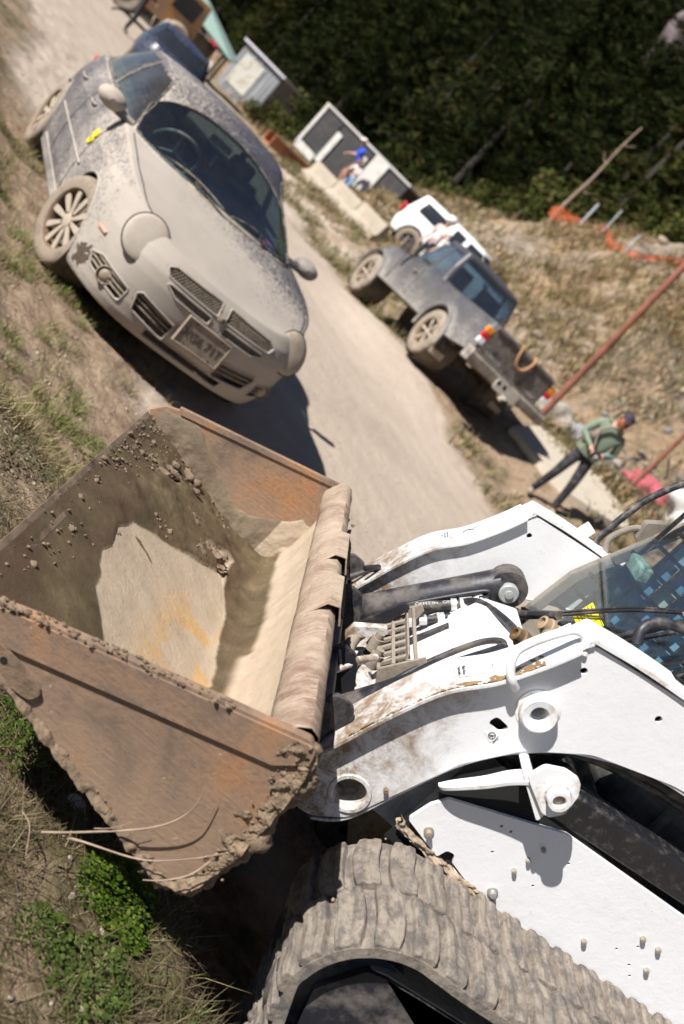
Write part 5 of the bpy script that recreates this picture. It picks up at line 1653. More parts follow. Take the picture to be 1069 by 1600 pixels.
# opening rims
def rim_tube(pl, sg, r_, mat, name='opening_rim'):
    pts = []
    P_ = [Vector(p_) for p_ in pl]
    for i in range(len(P_)):
        a, b_ = P_[i], P_[(i + 1) % len(P_)]
        k = max(1, int((b_ - a).length / .02))
        for u in range(k):
            v = a.lerp(b_, u / k); pts.append(on_front(sg * v.x, v.y, .0))
    q = MB(); q.tube(pts, r_, n=6, closed=True); return q.build(name, mat, CAR, smooth=60)
for pl in fpoly:
    for sg in (1, -1): rim_tube(pl, sg, .0065, PAINT)
rim_tube(intM, 1, .006, PAINT)
# emblem on the crosshair
q = MB()
for sg in (1, -1):
    q.tube([on_front(sg * .012, .628, .012), on_front(sg * .020, .645, .010), on_front(sg * .030, .650, .008), on_front(sg * .026, .630, .010), on_front(sg * .016, .612, .012)], .0055, n=6)
q.blob(on_front(0, .625, .012), (.010, .016, .022), 3, .2, 2)
q.build('ram_badge', GRM, CAR, smooth=60)
# number plate
PLM = simple('muddy_plate', (.32, .26, .19), .8, var=.08, dirt=(.26, .2, .15), dirt_amt=.5, dscale=20)
PLD = simple('plate_face_mud', (.29, .235, .18), .85, var=.12, scale=14, dirt=(.2, .15, .11), dirt_amt=.5, dscale=18)
pe = MB(); pe.box((0, 0, 0), (.012, .345, .190)); px_ = B1.skin_x(0, .44) + .018
plate_o = pe.build('number_plate', PLD, CAR, bevel=.004)
plate_o.location = (px_, .0, .445); plate_o.rotation_euler = (0, R(-6), 0)
plate_o['label'] = 'muddy number plate'
q = MB(); q.tube([(.006, -.165, -.088), (.006, .165, -.088), (.006, .165, .088), (.006, -.165, .088)], .008, n=8, closed=True); q.build('plate_frame', PLM, plate_o, smooth=60)
Mp = basis((0, 1, 0), (0, 0, 1))
text_obj('XG6 71T', .078, simple('plate_ink', (.05, .042, .04), .8, dirt=(.2, .16, .12), dirt_amt=.2, dscale=60), (.0065, .0, -.008), Mp, plate_o, name='plate_lettering', ext=.0015, bold=.0008)
for sy in (-1, 1):
    for sz in (-1, 1):
        q = MB(); q.cyl((.004, sy * .10, sz * .072), (.009, sy * .10, sz * .072), .007, n=10); q.build('plate_screw', LINER, plate_o)
# head lamps: big dusty ovals
HLM = simple('dusty_headlamp', (.33, .28, .225), .75, var=.08, dirt=(.38, .325, .265), dirt_amt=.6, dscale=6)
HLM2 = simple('smeared_headlamp', (.30, .25, .19), .35, var=.15, dirt=(.38, .31, .24), dirt_amt=.5, dscale=9)
for sg in (1, -1):
    # oval lens hugging the body, centred near y=.60, z=.655
    c0 = Vector((B1.skin_x(.60, .66) - .045, sg * .595, .680))
    nrm_ = Vector((.84, sg * .20, .50)).normalized()
    up_ = Vector((-.40, 0, .88)); up_ = (up_ - nrm_ * up_.dot(nrm_)).normalized(); sd_ = up_.cross(nrm_)
    q = MB(); rings = []
    for rr_, h in ((1.06, -.055), (1.0, -.012), (.95, .006), (.80, .026), (.55, .040), (.28, .047), (.001, .049)):
        rings.append([tuple(c0 + sd_ * math.cos(a) * .135 * rr_ + up_ * math.sin(a) * .150 * rr_ + nrm_ * (h * .42 + .017)) for a in np.linspace(0, 2 * math.pi, 49)[:-1]])
    q.grid(rings, wrap=True); hl_ = q.build('headlamp', HLM if sg < 0 else HLM2, CAR, smooth=80)
    q = MB(); q.tube([tuple(c0 + sd_ * math.cos(a) * .139 + up_ * math.sin(a) * .154 + nrm_ * .010) for a in np.linspace(0, 2 * math.pi, 49)[:-1]], .0045, n=6, closed=True); q.build('headlamp_seam', SEAM, hl_)
# side marker
q = MB(); q.tube([(x_, -side_y(x_, .53) - .002, .53) for x_ in np.linspace(.50, .60, 6)], .014, n=6); q.build('side_marker', simple('dusty_amber', (.36, .22, .15), .7), CAR, smooth=60)
# black splash of damp mud behind the front corner
q = MB(); r_ = random.Random(3)
# seams projected on the skin
def top_z(x_, y_):
    """height of the bonnet or boot surface"""
    i = np.argmin(np.hypot(V1[B1.M:, :, 0] - x_, V1[B1.M:, :, 1] - y_)); return float(V1[B1.M:, :, 2].ravel()[i])
hs = []
hood_edge = [(-.42, .735), (-.2, .74), (.1, .735), (.35, .70), (.52, .655), (.64, .58)]
for sg in (1, -1):
    q = MB(); q.tube([(x_, sg * y_, top_z(x_, sg * y_) + .001) for x_, y_ in [tuple(v) for v in smooth_path(hood_edge, 6)]], .0045, n=5); q.build('bonnet_gap', SEAM, CAR)
    for xs_ in (-.62, -1.62):
        q = MB(); q.tube([(xs_ - .02 * math.sin(z_ * 3), sg * (side_y(xs_, z_) + .0005), z_) for z_ in np.linspace(.27, .93, 20)], .0042, n=5); q.build('door_gap', SEAM, CAR)
    q = MB(); q.tube([(x_, sg * (side_y(x_, .27) + .0005), .265) for x_ in np.linspace(-.62, -2.25, 24)], .0042, n=5); q.build('door_gap', SEAM, CAR)
    q = MB(); q.tube([(x_, sg * (side_y(x_, .55) + .006), .545) for x_ in np.linspace(-.50, -2.2, 24)], .012, n=6); q.build('rub_strip', PAINT, CAR, smooth=60)
    for xh in (-1.42, -2.28):
        q = MB(); q.tube([(xh + .09, sg * (side_y(xh, .80) + .004), .80), (xh + .06, sg * (side_y(xh, .80) + .028), .80), (xh - .06, sg * (side_y(xh, .80) + .028), .80), (xh - .09, sg * (side_y(xh, .80) + .004), .80)], .012, n=8); q.build('door_handle', PAINT, CAR, smooth=60)
    q = MB(); q.box((-1.32, sg * .80, .235), (1.75, .07, .10)); q.build('sill', PAINT, CAR, bevel=.02)
q = MB(); q.tube([(B1.skin_x(y_, .715) + .004 - .02, y_, .714 - .06 * abs(y_) ** 2) for y_ in np.linspace(-.47, .47, 30)], .010, n=6); q.build('bonnet_gap', SEAM, CAR)
q = MB(); q.box((-1.3, 0, .26), (3.9, 1.3, .12)); q.build('underbody', LINER, CAR, bevel=.03)
# greenhouse
hp1 = dict(N=300, M=44, xm=-1.75, nf=6.5, mf=2.6, nr=3.6, mr=2.6,
           xf=([0, .25, .5, .75, .92, 1], [-.04, -.36, -.66, -.93, -1.10, -1.19]), xr=([0, .5, .9, 1], [-3.12, -2.80, -2.50, -2.42]),
           W=([0, .3, .6, .9, 1], [.775, .735, .68, .605, .58]),
           zb=([-3.2, -2.6, -1.0, -.5, -.05], [1.00, 1.0, .955, .945, .965]), zt=([-2.6, -2.3, -1.7, -1.3, -1.1], [1.315, 1.35, 1.375, 1.355, 1.325]),
           spine=(-2.2, -1.4), zc=([-2.5, -2.2, -1.8, -1.4, -1.15], [1.33, 1.385, 1.42, 1.40, 1.35]))
G1, gv, GM = house(hp1)
Wg = np.interp(np.clip(gv, 0, 1), *hp1['W'])
def fw(V):
    y = np.abs(V[..., 1])
    return np.where((V[..., 0] > -1.3) & (gv <= 1.0), np.maximum(np.maximum((y / Wg - .935) * .7, (((y / (Wg * .97)) ** 2.6 + (np.clip(gv, 0, 1) / .95) ** 3.2) ** .4 - 1) * .35), (.045 - gv) * .3), .5)
def fside(x0b, x0t, x1b, x1t, g0=.06, g1=.90):
    def f(V):
        y = np.abs(V[..., 1]); x = V[..., 0]
        g = np.clip(gv, 0, 1)
        a = x - (x0b + (x0t - x0b) * g); b_ = (x1b + (x1t - x1b) * g) - x
        return np.where((y / Wg > .90) & (gv <= 1.0), np.maximum(np.maximum(a, b_), np.maximum((g - g1) * .35, (g0 - g) * .35)), .5)
    return f
frear = lambda V: np.where((V[..., 0] < -2.2) & (gv <= 1.0), np.maximum(np.maximum((np.abs(V[..., 1]) / Wg - .86) * .7, (gv - .92) * .3), (.08 - gv) * .3), .5)
G1, gm = cut_grid(G1, [fw, fside(-.52, -1.22, -1.60, -1.60), fside(-1.68, -1.68, -2.66, -2.32), frear])
gk = ~np.any(np.array(gm), 0)
gh = grid_obj('roof', G1, gk, PAINT, CAR); wd = gh.modifiers.new('weld', 'WELD'); wd.merge_threshold = .0002; sol = gh.modifiers.new('solid', 'SOLIDIFY'); sol.thickness = .02; sol.offset = -1
def panes(nm, V, mask, mt, par):
    mid = (mask.shape[1]) // 2
    for half in (0, 1):
        m2 = mask.copy()
        if half: m2[:, :mid] = False
        else: m2[:, mid:] = False
        grid_obj(nm, V, m2, mt, par)
for k_, nm, mt in ((0, 'windscreen', GLASSW), (1, 'side_window', GLASSD), (2, 'rear_side_window', GLASSD), (3, 'rear_window', GLASSD)):
    if k_ in (1, 2): panes(nm, G1, gm[k_], mt, CAR)
    else: grid_obj(nm, G1, gm[k_], mt, CAR)
# rubber seals following window rims: boundary edges of each glass
SEAL = simple('window_seal', (.04, .038, .036), .8, dirt=(.22, .18, .14), dirt_amt=.4, dscale=12)
def rim_of(V, mask, r_, mat, name, parent, closed=True):
    n, m_ = mask.shape
    ed = {}
    for i, j in zip(*np.nonzero(mask)):
        q_ = [(i, j), (i, j + 1), (i + 1, j + 1), (i + 1, j)]
        for k in range(4):
            e_ = (q_[k], q_[(k + 1) % 4])
            if (e_[1], e_[0]) in ed: del ed[(e_[1], e_[0])]
            else: ed[e_] = 1
    nxt = {a: b_ for a, b_ in ed}
    while nxt:
        s0 = next(iter(nxt)); path = [s0]; c_ = nxt.pop(s0)
        while c_ != s0 and c_ in nxt: path.append(c_); c_ = nxt.pop(c_)
        if len(path) < 12: continue
        pts = [Vector(V[p_]) for p_ in path][::2]
        for _ in range(2): pts = [(pts[k - 1] + pts[k] * 2 + pts[(k + 1) % len(pts)]) / 4 for k in range(len(pts))]
        q = MB(); q.tube([tuple(p_) for p_ in pts], r_, n=6, closed=True); q.build(name, mat, parent, smooth=60)
for k_ in range(4): rim_of(G1, gm[k_], .008, SEAL, 'window_seal', CAR)
# cowl, wipers
q = MB()
cow = [(-.075 - .62 * y_ * y_ + .02, y_, .965 - .045 * y_ * y_ * 2 + .006) for y_ in np.linspace(-.66, .66, 30)]
q.tube(cow, .020, n=8); q.build('cowl', simple('cowl_plastic', (.12, .10, .085), .85, dirt=(.4, .33, .25), dirt_amt=.8, dscale=14), CAR, smooth=60)
for y0, y1 in ((-.60, -.05), (.02, .50)):
    q = MB(); n_ = 14
    q.tube([(-.075 - .62 * y_ * y_ - .045 - .05 * math.sin(math.pi * (y_ - y0) / (y1 - y0)), y_, .995 - .09 * y_ * y_ + .03 * math.sin(math.pi * (y_ - y0) / (y1 - y0))) for y_ in np.linspace(y0, y1, n_)], .007, n=6)
    q.tube([(-.03 - .62 * y1 * y1, y1, .97 - .09 * y1 * y1), (-.09 - .3 * y0 * y1, (y0 + y1) / 2, 1.012)], .008, n=6)
    q.build('wiper', PLASTIC, CAR, smooth=60)
# interior
TRIM = simple('grey_trim', (.07, .075, .07), .7); SEATM = simple('dark_cloth', (.012, .012, .016), .9)
P = [[(-.16 - .55 * y_ * y_ - .28 * u, y_, .945 - .05 * y_ * y_ + .02 * math.sin(u * 3)) for y_ in np.linspace(-.64, .64, 24)] for u in np.linspace(0, 1, 6)]
P.append([(p_[0] - .02, p_[1], .62) for p_ in P[-1]])
MB().grid(P).build('dashboard', simple('dash_grey_green', (.19, .225, .19), .6), CAR)
for y_ in (-.36, .36):
    q = MB(); q.box((-1.25, y_, .50), (.50, .46, .16)); q.box((-1.50, y_, .80), (.14, .44, .62), Matrix.Rotation(R(-14), 3, 'Y')); q.box((-1.58, y_, 1.12), (.09, .24, .20)); q.build('front_seat', SEATM, CAR, bevel=.04)
q = MB(); q.box((-2.2, 0, .50), (.5, 1.2, .18)); q.box((-2.50, 0, .80), (.14, 1.2, .52), Matrix.Rotation(R(-18), 3, 'Y')); q.build('rear_seat', SEATM, CAR, bevel=.04)
wc = Vector((-.78, -.36, .98)); wn = Vector((-.82, 0, .52)).normalized(); wu = wn.orthogonal().normalized(); wv_ = wn.cross(wu)
q = MB(); q.tube([tuple(wc + wu * .185 * math.cos(a) + wv_ * .185 * math.sin(a)) for a in np.linspace(0, 2 * math.pi, 33)[:-1]], .015, n=8, closed=True)
for a in (.3, 2.2, 4.2): q.tube([tuple(wc), tuple(wc + wu * .18 * math.cos(a) + wv_ * .18 * math.sin(a))], .012, n=6)
q.build('steering_wheel', simple('grey_rim', (.10, .10, .10), .4), CAR, smooth=60)
q = MB(); q.box((-1.3, 0, .60), (2.6, 1.34, .5)); 
q = MB(); q.box((-1.22, 0, 1.21), (.02, .20, .055)); im = q.build('inner_mirror', PLASTIC, CAR, bevel=.01)
q = MB(); q.blob((-1.18, .02, 1.10), (.012, .022, .035), 2, .4, 1); q.build('hanging_charm', simple('blue_charm', (.02, .13, .32), .5), CAR)
q = MB(); q.blob((-1.175, .02, 1.055), (.010, .020, .018), 4, .4, 1); q.build('hanging_charm', simple('yellow_charm', (.5, .42, .04), .5), CAR)
q = MB(); r_ = random.Random(2)
q.blob((-.50, .50, .965), (.04, .05, .02), 7, .6, 2); q.build('dash_ornament', simple('pink_purple_toy', (.45, .08, .38), .6, var=.9, scale=60), CAR)
# mirrors
for sg in (1, -1):
    q = MB(); q.tube([(-.60, sg * .74, .955), (-.60, sg * .80, .965), (-.61, sg * .86, .975)], [.035, .03, .04], n=10); q.build('mirror_stalk', PAINT, CAR, smooth=60)
    q = MB(); rings = []
    for u, rr_ in ((-.06, .25), (-.045, .7), (-.02, .95), (.02, 1.0), (.045, .98), (.05, .90)):
        rings.append([(-.62 - u * 1.2, sg * (.925 + .105 * math.cos(a) * rr_), 1.000 + .068 * math.sin(a) * rr_) for a in np.linspace(0, 2 * math.pi, 29)[:-1]])
    q.grid(rings, wrap=True); q.add([rings[0][k] for k in range(28)], [tuple(range(28))]); mr = q.build('door_mirror', HLM if sg < 0 else simple('dusty_mirror', (.22, .19, .17), .7, var=.3), CAR, smooth=60)
    q = MB(); q.add([rings[-1][k] for k in range(28)], [tuple(range(28))]); q.build('mirror_glass', simple('mirror_dark', (.03, .035, .05), .1), mr)
# painted number on the door
q = MB()
s8 = [(-.028, .02), (-.018, .045), (.012, .052), (.030, .035), (.018, .012), (-.012, .0), (-.030, -.02), (-.018, -.045), (.012, -.052), (.028, -.035), (.018, -.012), (-.012, .002), (-.026, .012)]
q.tube([(-.70 - a * 1.3, -side_y(-.7, .70 + b_ * 1.0) - .004, .715 + b_ * 1.0) for a, b_ in [tuple(v) for v in smooth_path(s8 + s8[:1], 4)]], .011, n=6)
q.build('painted_eight', simple('yellow_paint_mark', (.75, .60, .02), .7, var=.1), CAR, smooth=60)
# dark damp splash on the front corner
PS = []
sp = rp([(.60, .30), (.52, .25), (.44, .24), (.40, .28), (.43, .36), (.49, .40), (.56, .42), (.60, .37)], .02)
q = MB(); sv = []
cen = (.50, .325)
sp = [tuple(Vector(sp[i]).lerp(Vector(sp[(i + 1) % len(sp)]), u / 3)) for i in range(len(sp)) for u in range(3)]
for i, (a, b_) in enumerate(sp):
    k = 1 + .9 * mnoise.noise(Vector((a * 38, b_ * 38, 1))) + .4 * mnoise.noise(Vector((a * 120, b_ * 120, 3)))
    x_, z_ = cen[0] + (a - cen[0]) * k * .85, cen[1] + (b_ - cen[1]) * k * .85
    sv.append((x_, -side_y(x_, z_) - .0035, z_))
sv.append((cen[0], -side_y(*cen) - .0035, cen[1])); n_ = len(sp)
q.add(sv, [(i, (i + 1) % n_, n_) for i in range(n_)]); q.build('damp_splash', simple('damp_splash', (.085, .062, .045), .6, var=.3, scale=40), CAR, recalc=False)
make_wheel('front_wheel', .315, .205, CAR, (0, -.75, .315), -1, steer=R(17))
make_wheel('front_wheel', .315, .205, CAR, (0, .75, .315), 1, steer=R(17))
make_wheel('rear_wheel', .315, .205, CAR, (-2.667, -.75, .315), -1)
make_wheel('rear_wheel', .315, .205, CAR, (-2.667, .75, .315), 1)
for sg in (1, -1):
    q = MB(); q.box((-3.38, sg * .54, .82), (.10, .26, .12)); q.build('tail_lamp', simple('tail_red', (.35, .02, .02), .3) if 'tail_red' not in bpy.data.materials else bpy.data.materials['tail_red'], CAR, bevel=.02)
# ================================================================== pickup truck
TR = bpy.data.objects.new('pickup_truck', None); C.objects.link(TR)
TR.location = (-.31, 15.41, .45)
TR.rotation_euler = (Matrix.Rotation(R(122.39), 3, 'Z') @ Matrix.Rotation(R(3.9), 3, 'Y')).to_euler()
tag(TR, 'dark pickup truck with flared arches and dusty flanks, seen from behind', 'pickup')
TP_ = dusty_paint('dusty_charcoal_paint', (.014, .017, .03), dust=(.34, .31, .27), zlow=.42, zhigh=1.20, amt=.9)
TBLK = simple('tailgate_black', (.02, .018, .02), .55, var=.3, dirt=(.17, .14, .12), dirt_amt=.6, dscale=6)
tp_ = dict(N=260, M=40, K=24, zb=.46, zref=1.10, xm=1.5, nf=7, mf=3.0, nr=18, mr=12,
           xf=([.4, .5, .65, .8, .95, 1.1], [3.82, 3.90, 3.92, 3.88, 3.82, 3.70]), xr=([.4, .6, 1.1], [-1.12, -1.14, -1.12]),
           W=([.4, .5, .7, .95, 1.1], [.76, .79, .80, .79, .755]),
           zt=([-1.2, .95, 1.0, 2.4, 3.3, 3.8, 3.95], [1.13, 1.13, 1.12, 1.10, 1.04, .98, .92]),
           zbx=([-1.2, -.5, .5, 2.6, 3.5, 3.9], [.60, .52, .48, .48, .50, .46]),
           spine=(-.9, 3.3), zc=([-1.2, .95, 1.0, 2.3, 3.3, 3.9], [1.13, 1.13, 1.12, 1.16, 1.12, .96]), crown=2.6, wr=.38,
           flare=[(0, .46, .085), (3.1, .46, .085)])
B2 = Body(tp_)
def arch2(xw, zw, r): return lambda V: np.where(np.abs(V[..., 1]) > .45, np.hypot(V[..., 0] - xw, V[..., 2] - zw) - r, 1.0)
bedh = lambda V: np.where(V[..., 2] > 1.09, np.maximum(np.abs(V[..., 1]) - .68, np.maximum(V[..., 0] - .90, -1.04 - V[..., 0])), 1.0)
V2, mk = cut_grid(B2.full, [arch2(0, .40, .44), arch2(3.1, .40, .44), bedh])
keep = ~np.any(np.array(mk), 0)
o = grid_obj('body', V2, keep, TP_, TR); sol = o.modifiers.new('solid', 'SOLIDIFY'); sol.thickness = .02; sol.offset = -1
q = MB(); q.box((-.07, 0, .70), (1.94, 1.38, .03)); q.box((-.07, .70, .90), (1.94, .02, .42)); q.box((-.07, -.70, .90), (1.94, .02, .42)); q.box((.91, 0, .90), (.02, 1.38, .42)); q.build('bed_liner', TBLK, TR)
for xw in (0, 3.1):
    for sg in (1, -1):
        q = MB(); q.lathe((xw, sg * .42, .40), (0, sg, 0), [(0, .02), (0, .44), (.40, .45)], n=32); q.build('wheel_well', LINER, TR, smooth=40)
        q = MB(); q.tube([(xw + .455 * math.cos(a), sg * (.872), .40 + .455 * math.sin(a)) for a in np.linspace(R(-8), R(188), 26)], .03, n=8); q.build('arch_flare', TP_, TR, smooth=60)
        make_wheel('wheel', .385, .26, TR, (xw, sg * .74, .385), sg, spokes=6, rimr=.22, tyre=simple('tan_caked_tyre', (.26, .21, .16), .95, var=.2, scale=6, dirt=(.12, .10, .08), dirt_amt=.3, dscale=8) if 'tan_caked_tyre' not in bpy.data.materials else bpy.data.materials['tan_caked_tyre'])
q = MB(); q.box((1.4, 0, .52), (4.6, .9, .14)); q.build('chassis', LINER, TR, bevel=.03)
# cab
hp2 = dict(N=200, M=30, xm=1.55, nf=5, mf=3.0, nr=16, mr=8, xf=([0, .5, 1], [2.62, 2.24, 1.92]), xr=([0, 1], [.93, 1.02]), W=([0, .5, 1], [.745, .715, .64]),
           zb=([0, 3], [1.10, 1.10]), zt=([.9, 1.2, 1.7, 2.0], [1.69, 1.72, 1.73, 1.69]), spine=(1.2, 1.7), zc=([.9, 1.2, 1.7, 2.0], [1.72, 1.78, 1.79, 1.74]))
G2, gv, GM = house(hp2)
Wg = np.interp(np.clip(gv, 0, 1), *hp2['W'])
fw2 = lambda V: np.where((V[..., 0] > 1.6) & (gv <= 1), np.maximum(np.maximum((np.abs(V[..., 1]) / Wg - .90) * .7, (gv - .92) * .5), (.08 - gv) * .5), .5)
fr2 = lambda V: np.where((V[..., 0] < 1.25) & (gv <= 1), np.maximum(np.maximum((np.abs(V[..., 1]) / Wg - .88) * .7, (gv - .90) * .5), (.10 - gv) * .5), .5)
G2, gm = cut_grid(G2, [fw2, fside(2.40, 1.86, 1.55, 1.55, .08, .88), fside(1.48, 1.48, 1.10, 1.12, .08, .88), fr2])
o = grid_obj('cab', G2, ~np.any(np.array(gm), 0), TP_, TR); sol = o.modifiers.new('solid', 'SOLIDIFY'); sol.thickness = .02; sol.offset = -1
TG = glassmat('truck_glass', (.55, .70, .8), .5, dust=.06, refl=1.0, fk=3.5)
for k_, nm in ((0, 'windscreen'), (1, 'side_window'), (2, 'quarter_window'), (3, 'rear_window')): panes(nm, G2, gm[k_], TG, TR) if k_ in (1, 2) else grid_obj(nm, G2, gm[k_], TG, TR)
q = MB(); q.box((1.55, 0, 1.0), (.5, 1.2, .3)); q.box((1.35, .36, 1.25), (.14, .44, .5)); q.box((1.35, -.36, 1.25), (.14, .44, .5)); q.box((2.45, 0, 1.0), (.3, 1.3, .16)); q.build('cab_interior', SEATM, TR, bevel=.04)
q = MB(); q.tube([(.98, .70, 1.13), (1.05, .58, 1.66)], .012, n=6); q.build('chrome_trim', simple('chrome', (.6, .6, .6), .15, metal=1), TR)
for sg in (1, -1):
    q = MB(); q.tube([(2.30, sg * .76, 1.10), (2.30, sg * .90, 1.12)], .02, n=6); q.box((2.28, sg * .97, 1.17), (.09, .18, .22)); q.build('door_mirror', PLASTIC, TR, bevel=.02)
    for xs_ in (2.45, 1.52):
        q = MB(); q.tube([(xs_, sg * .803, z_) for z_ in np.linspace(.55, 1.06, 8)], .006, n=4); q.build('door_gap', SEAM, TR)
    q = MB(); q.box((1.72, sg * .812, .95), (.16, .03, .035)); q.build('door_handle', PLASTIC, TR, bevel=.01)
# tail
q = MB(); q.box((-1.145, 0, .86), (.03, 1.34, .50)); tg = q.build('tailgate', TBLK, TR, bevel=.012)
q = MB(); q.box((-1.165, 0, 1.09), (.03, 1.34, .03)); q.box((-1.165, 0, .66), (.02, 1.34, .03)); q.build('tailgate_rib', TBLK, tg, bevel=.006)
Mg = basis((0, -1, 0), (0, 0, 1))
LTR = simple('badge_grey', (.36, .33, .31), .5)
text_obj('TOYOTA', .085, LTR, (-1.163, .40, .72), Mg, tg, name='badge_lettering', ext=.003, bold=.001)
text_obj('TACOMA', .065, LTR, (-1.163, -.43, .72), Mg, tg, name='badge_lettering', ext=.003, bold=.001)
q = MB(); q.cyl((-1.16, .0, .92), (-1.175, 0, .92), .075, n=20); q.build('handle_cup', PLASTIC, tg)
q = MB(); q.tube([tuple(v) for v in smooth_path([(-1.12, .14, 1.15), (-1.18, .15, 1.13), (-1.20, .14, 1.02), (-1.20, .07, .90), (-1.20, -.04, .88), (-1.19, -.12, .96), (-1.19, -.15, 1.08), (-1.12, -.16, 1.16)], 6)], .022, n=8); q.build('ratchet_strap', simple('orange_strap', (.36, .19, .09), .85, var=.3), TR, smooth=60)['label'] = 'orange strap hung over the tailgate'
for sg in (1, -1):
    for z_, cl_, nm in ((.985, (.75, .25, .01), 'lamp_amber'), (.89, (.55, .01, .015), 'lamp_red'), (.80, (.75, .75, .74), 'lamp_clear')):
        mt = bpy.data.materials.get(nm) or simple(nm, cl_, .25, var=.05)
        q = MB(); q.box((-1.135, sg * .735, z_), (.06, .12, .088)); q.build('tail_lamp', mt, TR, bevel=.012)
q = MB(); q.prism(roundpoly([(-1.36, .48), (-1.38, .62), (-1.33, .66), (-1.14, .66), (-1.14, .48)], .02), -.84, .84); bu = q.build('rear_bumper', simple('bumper_grey', (.09, .085, .085), .6, var=.3, dirt=(.34, .29, .23), dirt_amt=.6, dscale=6), TR, bevel=.012)
q = MB(); q.box((-1.25, 0, .665), (.22, 1.66, .012)); q.build('bumper_step', simple('pale_step', (.40, .35, .28), .85), bu)
q = MB(); q.prism(roundpoly([(-.24, .44), (-.24, .60), (.24, .60), (.24, .44)], .04), -1.395, -1.375, axis='x'); hp_ = q.build('hitch_plate', simple('pale_hitch', (.48, .44, .38), .7), bu, bevel=.004)
for y_ in (.07, .19):
    q = MB(); q.cyl((-1.392, y_, .555), (-1.398, y_, .555), .035, n=14); q.build('hitch_hole', DARK, hp_)
q = MB(); q.tube([(-1.30, 0, .42), (-1.42, 0, .40), (-1.45, 0, .45)], [.03, .035, .045], n=8); q.build('tow_ball', simple('pale_dust', (.45, .39, .31), .9), bu)
for sg in (1, -1):
    q = MB(); q.box((-.42, sg * .70, .36), (.02, .26, .34)); q.build('mud_flap', simple('tan_flap', (.38, .31, .23), .9) if 'tan_flap' not in bpy.data.materials else bpy.data.materials['tan_flap'], TR, bevel=.01)
q = MB(); q.cyl((0, -.7, .38), (0, .7, .38), .05, n=12); q.blob((0, .1, .38), .14, 1, .1, 2); q.build('rear_axle', LINER, TR)
q = MB(); q.lathe((0, .60, .38), (0, 1, 0), [(0, .01), (0, .16), (.02, .17)], n=20); q.build('brake_drum', simple('tan_drum', (.42, .35, .27), .9), TR)

# ================================================================== white SUV behind the truck
SV = bpy.data.objects.new('white_suv', None); C.objects.link(SV)
SV.location = (-3.85, 28.3, .92); SV.rotation_euler = (0, R(0), R(-7))
tag(SV, 'white boxy off-road estate car parked beyond the dark pickup', 'car')
SVW = simple('white_car_paint', (.78, .78, .76), .3, var=.02, coat=.3)
sp_ = dict(N=160, M=30, K=18, zb=.36, zref=1.05, xm=1.3, nf=7, mf=3.2, nr=10, mr=5, xf=([.3, .5, .8, 1.1], [3.45, 3.55, 3.52, 3.35]), xr=([.3, .6, 1.1], [-.78, -.84, -.80]),
           W=([.3, .5, .8, 1.05], [.84, .88, .88, .84]), zt=([-1, 2.4, 3.2, 3.6], [1.06, 1.03, .98, .86]), spine=(-.5, 2.9), zc=([-1, 2.2, 3.0, 3.5], [1.06, 1.10, 1.05, .90]), crown=2.4)
B3 = Body(sp_)
V3, mk = cut_grid(B3.full, [arch2(0, .38, .43), arch2(2.75, .38, .43)])
o = grid_obj('body', V3, ~np.any(np.array(mk), 0), SVW, SV)
hp3 = dict(N=150, M=24, xm=.9, nf=6, mf=3, nr=10, mr=5, xf=([0, .5, 1], [2.55, 2.15, 1.85]), xr=([0, 1], [-.76, -.58]), W=([0, .5, 1], [.82, .77, .69]), zb=([-1, 3], [1.04, 1.04]), zt=([-1, 3], [1.60, 1.60]), spine=(-.2, 1.4), zc=([-.8, 0, 1.2, 2.0], [1.62, 1.67, 1.67, 1.62]))
G3, gv, GM = house(hp3); Wg = np.interp(np.clip(gv, 0, 1), *hp3['W'])
fw3 = lambda V: np.where((V[..., 0] > 1.7) & (gv <= 1), np.maximum(np.maximum((np.abs(V[..., 1]) / Wg - .90) * .7, (gv - .92) * .5), (.08 - gv) * .5), .5)
G3, gm = cut_grid(G3, [fw3, fside(2.30, 1.78, 1.25, 1.25, .14, .86), fside(1.13, 1.13, .75, .75, .14, .86), fside(.52, .52, -.38, -.34, .14, .80)])
grid_obj('roof', G3, ~np.any(np.array(gm), 0), SVW, SV)
DG = simple('dark_glass', (.02, .022, .026), .15)
for k_, nm in ((0, 'windscreen'), (1, 'side_window'), (2, 'side_window'), (3, 'quarter_window')):
    panes(nm, G3, gm[k_], DG, SV) if k_ else grid_obj(nm, G3, gm[k_], TG, SV)
for xw in (0, 2.75):
    for sg in (1, -1):
        q = MB(); q.lathe((xw, sg * .45, .38), (0, sg, 0), [(0, .02), (0, .43), (.40, .44)], n=24); q.build('wheel_well', LINER, SV)
        make_wheel('wheel', .37, .24, SV, (xw, sg * .76, .37), sg, spokes=6, rimr=.22, rim=simple('grey_rim_dark', (.10, .095, .09), .6) if 'grey_rim_dark' not in bpy.data.materials else bpy.data.materials['grey_rim_dark'])
for sg in (1, -1):
    q = MB(); q.box((2.25, sg * .98, 1.15), (.10, .18, .14)); q.build('door_mirror', PLASTIC, SV, bevel=.02)
    q = MB(); q.box((-.78, sg * .72, .95), (.10, .14, .26)); q.build('tail_lamp', simple('suv_red', (.5, .02, .02), .3) if 'suv_red' not in bpy.data.materials else bpy.data.materials['suv_red'], SV, bevel=.02)

